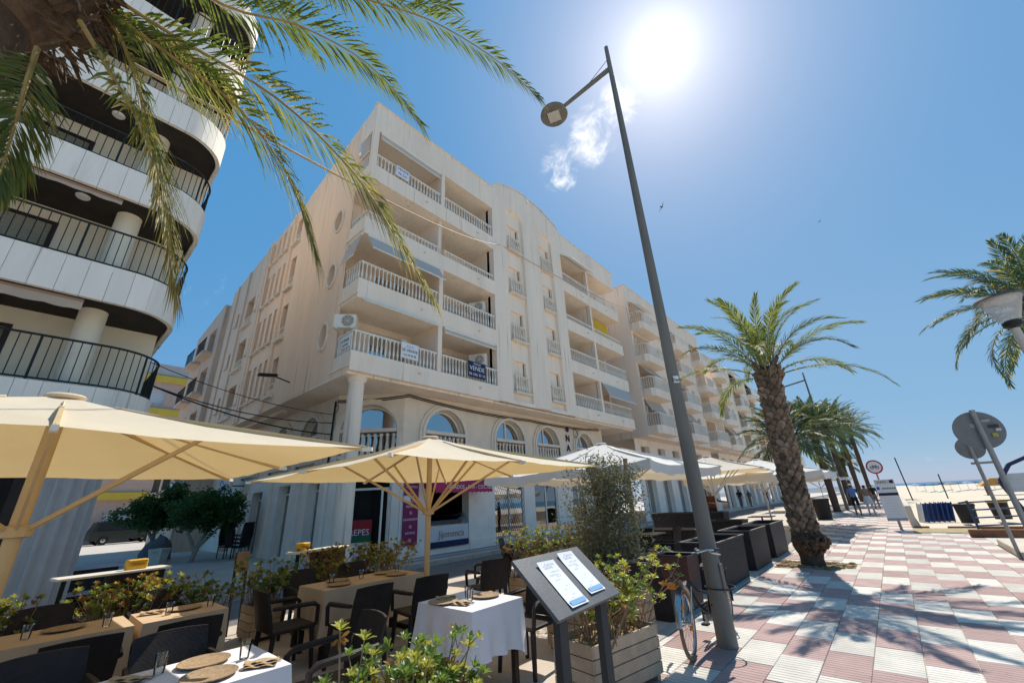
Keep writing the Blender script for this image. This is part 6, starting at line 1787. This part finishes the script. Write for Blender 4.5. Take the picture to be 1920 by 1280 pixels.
MB().lathe([(.25, 0), (.36, .55), (.32, .55), (.3, .45), (.02, .45)], 4).build('pot', WMET, t); MB().lathe([(.02, .42), (.3, .44), (.02, .46)], 8).build('soil', SOIL, t)
t = thing('hanging_sign', 'white clinic sign with a dark arc on the side-street wall, nearer one', 'sign', (-23.0, 5.95, 3.0))
SG = MATS['sign_white']
MB().cbox(-.75, .75, -.06, .06, -.32, .32, .01).build('panel', SG, t); MB().tube([(-.45 + .22 * math.cos(a), -.07, .05 + .2 * math.sin(a)) for a in [rad(20 + 20 * i) for i in range(9)]], .02, 4).build('arc', SIGNB, t)
text('CLINICA', 'lettering', SIGNB, t, (.12, -.065, -.05), (1, 0, 0), UPZ, .2); MB().bar((0, .06, 0), (0, .75, 0), .05, .05).build('bracket', BLACKM, t)
t = thing('hanging_sign', 'white clinic sign with a dark arc farther down the side street', 'sign', (-29, 5.0, 3.2))
MB().cbox(-.8, .8, -.06, .06, -.34, .34, .01).build('panel', SG, t); MB().tube([(-.45 + .22 * math.cos(a), -.07, .05 + .2 * math.sin(a)) for a in [rad(20 + 20 * i) for i in range(9)]], .02, 4).build('arc', SIGNB, t)
text('CLINICA', 'lettering', SIGNB, t, (.12, -.065, -.05), (1, 0, 0), UPZ, .2); MB().bar((0, .06, 0), (0, .4, 0), .05, .05).build('bracket', BLACKM, t)
# street light on the side wall
t = thing('wall_lamp', 'dark street light on an arm sticking out of the side-street wall', 'wall lamp', (-16.2, 5.6, 6.35))
MB().tube([(0, 0, 0), (0, -.5, .12)], .025, 6).build('arm', BLACKM, t); MB().obox(V(0, -.8, .14), V(.10, 0, 0), V(0, .32, .04), V(0, 0, .05), 0, .02).build('lamp_head', BLACKM, t)
# low fence of red slabs at the street corner: red paving patches
m = MB()
for i in range(7): m.box(-13.6 + i * .33, -13.3 + i * .33, 2.3 + .25 * i, 3.1 + .25 * i, .107, .1105)
m2 = MB().box(-11.9, -11.55, -2, 30, .1101, .113).box(-12.5, -12.2, 1.5, 30, .1101, .113)
tag(m2.build('red_paving_line', TR), kind='structure')
# ================================================================== BEACH SIDE
GALV = mat('galvanised', (.30, .30, .29), .45, .1, 4, metal=.3); SGN = mat('sign_back', (.20, .20, .20), .5, .15, 5)
t = thing('round_sign', 'back of a large round road sign with stickers on a grey post', 'road sign', (1.36, 10.35, 0))
MB().tube([(0, 0, 0), (0, 0, 2.75)], .038, 10).build('post', GALV, t, True)
def disc(r, th=.008, n=32): return MB().lathe([(r, -th), (r, th)], n)
o = disc(.31).build('plate', SGN, t); o.matrix_local = Matrix.Translation((-.02, .055, 2.42)) @ Matrix.Rotation(rad(8), 4, 'Z') @ Matrix.Rotation(PI / 2, 4, 'X')
cols = [(.6, .6, .6), (.02, .02, .02), (.45, .42, .05), (.35, .35, .36), (.05, .05, .06), (.4, .38, .35)]
for i, (x, z, w, h, c_) in enumerate(((-.17, 2.55, .05, .03, 0), (-.2, 2.42, .06, .025, 1), (.14, 2.32, .03, .03, 2), (.16, 2.46, .06, .025, 4), (-.08, 2.5, .04, .03, 3), (.1, 2.56, .05, .02, 5), (-.17, 2.36, .04, .03, 3), (.2, 2.40, .03, .02, 0))):
    MB().cbox(x - w, x + w, .036, .042, z - h, z + h, .002).build('sticker', mat('sticker%d' % i, cols[c_], .5, .2, 30), t)
t = thing('round_sign', 'smaller round sign back on a thinner post behind the big round sign', 'road sign', (1.62, 14.6, 0))
MB().tube([(0, 0, 0), (0, 0, 2.5)], .035, 8).build('post', GALV, t, True)
o = disc(.25).build('plate', SGN, t); o.matrix_local = Matrix.Translation((0, .05, 2.35)) @ Matrix.Rotation(PI / 2, 4, 'X')
MB().box(-.1, .32, .03, .06, 1.98, 2.03).build('bracket', GALV, t)
# information board
t = thing('information_board', 'tall white and blue beach information board on a short post', 'information board', (-.22, 22.4, 0), rad(-4))
MB().tube([(0, 0, 0), (0, 0, 1.7)], .045, 8).build('post', GALV, t); MB().cbox(-.3, .3, -.03, -.005, .33, 1.82, .006).build('panel', SG, t).location = (0, -.06, 0)
for (z0, z1, m_) in ((1.23, 1.33, NAVY), (.33, .42, mat('board_grey', (.3, .34, .4), .6, .1)), (1.66, 1.80, mat('board_cream', (.6, .58, .5), .6, .05))): MB().box(-.3, .3, -.096, -.092, z0, z1).build('stripe', m_, t)
MB().box(.16, .27, -.099, -.097, 1.68, 1.79).build('pictogram', NAVY, t); MB().box(-.29, -.2, -.1, -.098, 1.45, 1.56).build('pictogram', SIGNB, t)
for i in range(6): MB().box(-.12 + i * .07, -.07 + i * .07, -.1, -.098, 1.46, 1.52).build('pictogram', GREYI, t)
for i in range(7): text('- - - - - - - - -', 'print', GREYI, t, (0, -.095, 1.14 - i * .1), (1, 0, 0), UPZ, .07)
text('PLAYA', 'print', NAVY, t, (-.08, -.099, 1.70), (1, 0, 0), UPZ, .09)
o = disc(.10, .01, 4).build('foot_plate', SOIL, t)
# no-cycling sign
t = thing('round_sign', 'round red-bordered sign with a bicycle symbol above the information board', 'road sign', (-.48, 30.5, 0))
MB().tube([(0, 0, 0), (0, 0, 2.3)], .04, 8).build('post', GALV, t)
REDS = mat('sign_red', (.45, .02, .03), .5, 0)
for r, m_, d_ in ((.36, REDS, 0), (.29, SIGNW, -.012)):
    o = disc(.0 + r).build('plate', m_, t); o.matrix_local = Matrix.Translation((0, -.06 + d_, 2.55)) @ Matrix.Rotation(PI / 2, 4, 'X')
k = MB()
for s in (-.11, .11): k.tube([(s + .07 * math.cos(a), -.09, 2.51 + .07 * math.sin(a)) for a in [2 * PI * i / 12 for i in range(13)]], .012, 4)
k.tube([(-.11, -.09, 2.51), (-.04, -.09, 2.62), (.07, -.09, 2.62), (.11, -.09, 2.51)], .012, 4).tube([(-.04, -.09, 2.62), (0, -.09, 2.51), (.07, -.09, 2.62)], .012, 4); k.build('bicycle_symbol', INK, t)
# triangular and blue signs left of the palm
t = thing('road_signs', 'blue crossing sign below a red triangle sign, left of the scaly palm trunk', 'road sign', (-3.1, 22.5, 0))
MB().tube([(0, 0, 0), (0, 0, 3.75)], .04, 8).build('post', GALV, t)
MB().prism([(-.42, 3.0), (.42, 3.0), (0, 3.72)], lambda a, b: V(a, -.06, b), lambda a, b: V(a, -.04, b)).build('triangle', REDS, t)
MB().prism([(-.30, 3.06), (.30, 3.06), (0, 3.58)], lambda a, b: V(a, -.07, b), lambda a, b: V(a, -.062, b)).build('triangle_face', SIGNW, t)
MB().prism([(-.14, 3.12), (.14, 3.12), (.1, 3.2), (-.1, 3.2)], lambda a, b: V(a, -.08, b), lambda a, b: V(a, -.072, b)).build('hump_symbol', INK, t)
MB().cbox(-.33, .33, -.06, -.04, 2.3, 2.95, .01).build('blue_panel', mat('sign_crossing_blue', (.02, .10, .42), .5, .03), t)
MB().prism([(-.2, 2.4), (.2, 2.4), (0, 2.84)], lambda a, b: V(a, -.066, b), lambda a, b: V(a, -.061, b)).build('white_triangle', SIGNW, t)
# timber beam, kerbs
BEAM = mat('timber_beam', (.22, .10, .055), .8, .25, 6, .4, 40)
o = MB().cbox(1.35, 3.9, 19.65, 19.85, 0, .22, .02).build('timber_beam', BEAM); tag(o, 'reddish timber beam lying at the beach edge, nearest one', 'beam')
o = MB().cbox(1.1, 5.2, 23.35, 23.5, -.1, .06, .02).build('timber_beam', BEAM); tag(o, 'long reddish timber edging behind the blue railing', 'beam')
o = MB().cbox(.12, .6, 23.3, 23.42, -.05, .07, .02).build('timber_beam', BEAM); tag(o, 'short timber edging right of the information board', 'beam')
# blue railing
BLUR = mat('railing_blue', (.035, .06, .12), .45, .1)
t = thing('railing', 'dark blue tubular railing at the beach entrance on the right', 'railing', (0, 0, 0))
ra = V(1.72, 21.3, 0); rb_ = V(4.6, 22.2, 0)
for z in (.22, .46, .70, .94): MB().tube([ra + UPZ * z, rb_ + UPZ * (z + .08)], .024, 8).build('rail', BLUR, t, True)
MB().bar(ra, ra + UPZ * 1.0, .09, .06).build('post', BLUR, t); MB().bar(ra.lerp(rb_, .75), ra.lerp(rb_, .75) + UPZ * 1.02, .08, .06).build('post', BLUR, t)
MB().bar(ra + UPZ * .96, ra + V(-.22, -.07, .93), .06, .05).build('end_bar', BLUR, t)
# access ramp / blue play frame at the edge
t = thing('play_frame', 'dark blue angular play frame cut off by the right picture edge', 'play frame', (2.75, 21.0, 0))
pts = [V(.25, 0, .1), V(.05, 0, .9), V(-.12, 0, 1.55), V(.25, 0, 2.05), V(.7, 0, 2.25)]
for a, b in zip(pts, pts[1:]): MB().bar(a, b, .16, .1).build('beam', mat('frame_blue%d' % int(a.z * 10), (.02, .025, .08), .4, .1), t)
MB().obox(V(.35, .02, 1.5), V(.3, 0, 0), V(0, .01, 0), V(0, 0, .28)).build('panel', mat('pale_panel', (.45, .5, .55), .4, .1), t)
# bins
def bin_(label, x, y, r, h, m_, lid, name='litter_bin'):
    t = thing(name, label, 'bin', (x, y, 0))
    MB().lathe([(r * .82, 0), (r, h), (r * .9, h), (r * .8, h - .1), (.02, h - .12)], 20).build('body', m_, t, True)
    MB().lathe([(r * 1.05, h - .08), (r * 1.08, h - .04), (r * 1.02, h + .02), (r * .9, h + .03), (.02, h + .06)], 20).build('lid', lid, t, True)
DKB = mat('bin_black', (.02, .018, .018), .6, .1); YB = mat('bin_yellow', (.6, .33, .02), .5, .08); BB = mat('bin_blue', (.015, .03, .12), .5, .08)
bin_('black beach bin left of the blue railing', 1.95, 26.0, .32, .72, DKB, DKB); bin_('black beach bin with a yellow lid behind the railing', 3.2, 28.5, .32, .75, DKB, YB); bin_('dark blue bin behind the railing at the right edge', 4.3, 27.0, .42, .8, BB, BB)
bin_('black litter bin on the promenade at the foot of the background palms', -3.3, 29.6, .42, 1.05, DKB, DKB)
# folded blue loungers
SLB = mat('lounger_blue', (.02, .06, .20), .6, .1)
for i in range(7):
    t = thing('folded_lounger', ('white-framed' if i == 0 else 'blue') + f" folded beach lounger, {('first', 'second', 'third', 'fourth', 'fifth', 'sixth', 'last')[i]} from the left of the row", 'lounger', (.58 + i * .16, 27.0 + .1 * i, -.05), rad(14 + 2 * i), 'folded loungers leaning in a row')
    MB().obox(V(0, 0, .42), V(.03, 0, 0), V(0, .26, 0), V(.06, 0, .38)).build('canvas', SLB if i else SG, t)
    f = MB()
    for s in (-.3, .3): f.tube([(-.07, s * .87, 0), (.06, s * .87, .84)], .02, 6)
    f.build('frame', SLB if i else WMET, t)
# white low wall end and post near the board
o = MB().cbox(.10, .30, 23.7, 40, 0, .8, .03).build('beach_wall', CONC); tag(o, 'low pale beach wall running behind the information board', 'wall')
# beach: distant parasols, pier and poles
rr = random.Random(77)
names_ = ('leftmost', 'second', 'third', 'fourth', 'fifth', 'sixth', 'seventh', 'eighth', 'ninth', 'tenth', 'eleventh', 'twelfth')
pc = [(.4, .4, .42), (.12, .16, .3), (.08, .2, .22), (.06, .08, .18), (.35, .3, .27), (.15, .18, .24)]
for i in range(12):
    px = 1722 + i * 16.5; p = G(px, 925 - i * .8); dd = 112 + rr.uniform(-10, 14); q = D(px, 925, dd)
    t = thing('beach_umbrella', f'{names_[i]} from the left of the distant beach umbrellas at the water line', 'beach umbrella', (q.x, q.y, -.35), 0, 'distant beach umbrellas')
    mm = mat('beach_canvas%d' % i, pc[i % 6], .9, .1)
    MB().tube([(0, 0, 0), (0, 0, 1.75)], .03, 5).build('pole', WMET, t); MB().lathe([(.85, 1.35), (.5, 1.62), (.05, 1.8)], 10).build('canopy', mm, t)
    MB().obox(V(.9, .2, .3), V(.6, 0, .1), V(0, .3, 0), V(0, 0, .03)).build('lounger_bed', mm, t)
t = thing('beach_kiosk', 'low orange roofed beach shelter near the water at far right', 'shelter', (D(1885, 908, 75).x, D(1885, 908, 75).y, -.3))
MB().prism([(-2.2, 1.2), (2.2, 1.2), (1.2, 2.0), (-1.2, 2.0)], lambda a, b: V(a, -1.5, b), lambda a, b: V(a, 1.5, b)).build('roof', mat('roof_orange', (.55, .28, .08), .8, .1), t)
for sx in (-1.8, 1.8): MB().bar((sx, -1.2, 0), (sx, -1.2, 1.2), .15, .15).build('post', BEAM, t)
t = thing('pier', 'long dark jetty on the horizon beyond the beach', 'pier', (0, 0, 0))
MB().bar((26, 210, 1.0), (150, 330, 1.2), 4, .8).build('deck', mat('pier_dark', (.05, .05, .06), .9, .1), t)
for i in range(40): 
    q = V(26, 210, 0).lerp(V(150, 330, 0), i / 39); MB().tube([q - UPZ * .5, q + UPZ * .9], .25, 6).build('pile', MATS['pier_dark'], t)
for i, (px, d_) in enumerate(((1705, 60), (1772, 66))):
    q = D(px, 920, d_); o = MB().tube([(0, 0, -.3), (-.15 if i == 0 else 0, 0, 4.2 if i == 0 else 2.4)], .06, 6).build('beach_pole', BLACKM); o.location = (q.x, q.y, 0)
    tag(o, ('tall dark leaning pole of the beach net' if i == 0 else 'short dark pole near the umbrellas on the beach'), 'pole')
# far headland over the sea
m = MB(); vs = []; n = 40
for i in range(n + 1):
    a = i / n; x = 900 + 2600 * a; y = 7000 - 900 * a; h = 46 * (math.sin(a * PI) ** .6) * (.6 + .4 * math.sin(a * 17) * math.sin(a * 7)); vs += [(x, y, -1), (x, y, max(4, h)), (x + 150, y + 700, -1)]
m.add(vs, [(i * 3 + j, i * 3 + 3 + j, i * 3 + 4 + j, i * 3 + 1 + j) for i in range(n) for j in range(2)])
tag(m.build('hills', mat('far_hills', (.30, .38, .48), 1, .05)), kind='structure')
# ================================================================== PEOPLE
SKIN = mat('skin', (.34, .19, .12), .6, .06); HAIRD = mat('hair_dark', (.02, .014, .01), .7, .2)
def person(label, loc, rz, top, bottom, stride=.0, h=1.72, arms=((.1, 0), (.1, 0)), lean=0, shorts=True, shoes=(.05, .05, .05), long=False, cap=None, skirt=False):
    """one skinned body; clothing follows the body by height"""
    s = h / 1.72
    J = {}; E = []
    def j(n, x, y, z, r): J[n] = (V(x, y, z) * s, r * s)
    j('pel', 0, 0, .95, .15); j('wai', .0 + lean * .3, 0, 1.12, .13); j('che', lean * .7, 0, 1.33, .155); j('nek', lean, 0, 1.48, .06); j('hed0', lean + .01, 0, 1.54, .075); j('hed1', lean + .015, 0, 1.63, .098); j('hed2', lean + .01, 0, 1.70, .07)
    for sd, nm in ((1, 'l'), (-1, 'r')):
        st = stride * sd
        j('hip' + nm, .0, .09 * sd, .90, .105); j('kne' + nm, st * .45 + .03, .10 * sd, .50, .065); j('ank' + nm, st, .10 * sd, .09, .042); j('toe' + nm, st + .16, .11 * sd, .03, .035)
        fx, up = arms[0 if sd == 1 else 1]
        j('sho' + nm, lean, .19 * sd, 1.41, .068); j('elb' + nm, lean + fx * .5 - .03, .25 * sd, 1.14 + up * .12, .044); j('wri' + nm, lean + fx * 1.6 + up * .25, .24 * sd, .92 + up * .3, .030); j('han' + nm, lean + fx * 1.8 + up * .32, .235 * sd, .84 + up * .33, .036)
    E = [('pel', 'wai'), ('wai', 'che'), ('che', 'nek'), ('nek', 'hed0'), ('hed0', 'hed1'), ('hed1', 'hed2')]
    for nm in 'lr': E += [('pel', 'hip' + nm), ('hip' + nm, 'kne' + nm), ('kne' + nm, 'ank' + nm), ('ank' + nm, 'toe' + nm), ('che', 'sho' + nm), ('sho' + nm, 'elb' + nm), ('elb' + nm, 'wri' + nm), ('wri' + nm, 'han' + nm)]
    ks = list(J); me = bpy.data.meshes.new('person'); me.from_pydata([J[k][0] for k in ks], [(ks.index(a), ks.index(b)) for a, b in E], [])
    ob_ = bpy.data.objects.new('person_tmp', me); scene.collection.objects.link(ob_)
    md = ob_.modifiers.new('skin', 'SKIN'); md.use_smooth_shade = True
    for i, k in enumerate(ks):
        v = me.skin_vertices[0].data[i]; v.radius = (J[k][1], J[k][1]); v.use_root = (k == 'pel')
    ss = ob_.modifiers.new('sub', 'SUBSURF'); ss.levels = 1; ss.render_levels = 1
    dg = bpy.context.evaluated_depsgraph_get(); ev = ob_.evaluated_get(dg); m2 = bpy.data.meshes.new_from_object(ev)
    bpy.data.objects.remove(ob_); m2.name = 'body'
    m2.materials.clear()
    for mm in (SKIN, top, bottom, mat('shoe' + label[:12], shoes, .7, .1), HAIRD): m2.materials.append(mm)
    for p in m2.polygons:
        c = p.center / s; arm = abs(c.y) > .205 and c.z < 1.42
        k = 0
        if c.z > 1.655 or (c.z > 1.56 and c.x < lean - .02): k = 4
        elif c.z < .085: k = 3
        elif arm: k = 1 if (c.z > 1.22 or long) else 0
        elif 1.02 < c.z < 1.47: k = 1
        elif c.z <= 1.02 and c.z > (.55 if shorts else .1): k = 2
        p.material_index = k; p.use_smooth = True
    t = link('person', None); t.location = loc; t.rotation_euler = (0, 0, rz); tag(t, label, 'person')
    link('body', m2, t)
    fc = MB(); hx = lean * s
    fc.lathe([(.004, -.02), (.014, 0), (.006, .02)], 6, (hx + .112 * s, 0, 1.615 * s)).build('nose', SKIN, t)
    if cap: MB().lathe([(.12, 0), (.105, .05), (.06, .09), (.01, .10)], 12, (hx + .01, 0, 1.66 * s)).add([(hx + .09, -.07, 1.665 * s), (hx + .2, -.05, 1.65 * s), (hx + .2, .05, 1.65 * s), (hx + .09, .07, 1.665 * s)], [(0, 1, 2, 3)]).build('cap', cap, t, True)
    if skirt:
        MB().lathe([(.15, 1.05), (.19, .92), (.26, .62)], 16, (0, 0, 0), cap=False).build('skirt', bottom, t, True)
    return t
BLS = mat('shirt_blue', (.12, .22, .42), .9, .08); BLK = mat('cloth_black', (.02, .02, .022), .9, .1); WHC = mat('cloth_white', (.65, .62, .58), .9, .05); BRN = mat('cloth_brown', (.10, .04, .03), .9, .1); GRYC = mat('cloth_grey', (.12, .13, .15), .9, .1); OCH = mat('cloth_tan', (.3, .2, .14), .9, .1)
person('man in a blue shirt, white cap and black shorts walking away on the promenade', (-1.95, 32.9, 0), rad(95), BLS, BLK, .16, 1.74, cap=WHC)
person('woman in a tan top and short white skirt walking beside the man in blue', (-1.35, 33.3, 0), rad(85), OCH, WHC, -.2, 1.68, shorts=False, arms=((.15, .6), (.1, 0)), skirt=True)
person('walker in dark clothes farther ahead of the couple on the promenade', (-1.25, 41.0, 0), rad(100), BLK, GRYC, .15, 1.7)
person('waiter in a brown top standing behind the lamp post, reaching to the right', (-6.2, 20.2, 0), rad(-40), BRN, BLK, .05, 1.78, arms=((.3, 1.0), (.25, .9)), shorts=False)
person('person in dark clothes walking along the far shop fronts, left one', (-11.4, 46, .11), rad(80), BLK, GRYC, .2, 1.75, shorts=False)
person('person in black walking along the far shop fronts, right one', (-11.3, 57, .11), rad(80), BLK, BLK, -.2, 1.72)
person('woman in grey standing by the far shop fronts between the two walkers', (-11.5, 50, .11), rad(60), GRYC, OCH, .05, 1.66, shorts=False)
# ================================================================== BIRDS
BIRD = mat('bird_dark', (.02, .02, .025), .7, .1)
for k, (px, py, d_, s_, lb) in enumerate(((1241, 388, 25, 1.0, 'nearer dark swallow in the sky right of the lamp post'), (1537, 415, 35, .8, 'farther small swallow in the sky above the palm'))):
    q = D(px, py, d_); t = thing('swallow', lb, 'bird', q, rad(-30 + 60 * k)); t.rotation_euler = (.4, -.6 + .3 * k, rad(-30))
    t.scale = (s_, s_, s_)
    MB().lathe([(.005, -.16), (.04, -.05), (.05, .04), (.03, .11), (.005, .15)], 8).build('body', BIRD, t, True).rotation_euler = (PI / 2, 0, 0)
    for s in (-1, 1):
        MB().add([(0, .06, 0), (0, -.06, 0), (s * .22, .02, .05), (s * .2, .10, .06), (s * .42, -.16, .0)], [(0, 1, 2, 3), (3, 2, 4)]).build('wing', BIRD, t)
    MB().add([(-.02, -.12, 0), (.02, -.12, 0), (.08, -.3, 0), (0, -.2, 0), (-.08, -.3, 0)], [(0, 1, 3), (1, 2, 3), (0, 3, 4)]).build('tail', BIRD, t)
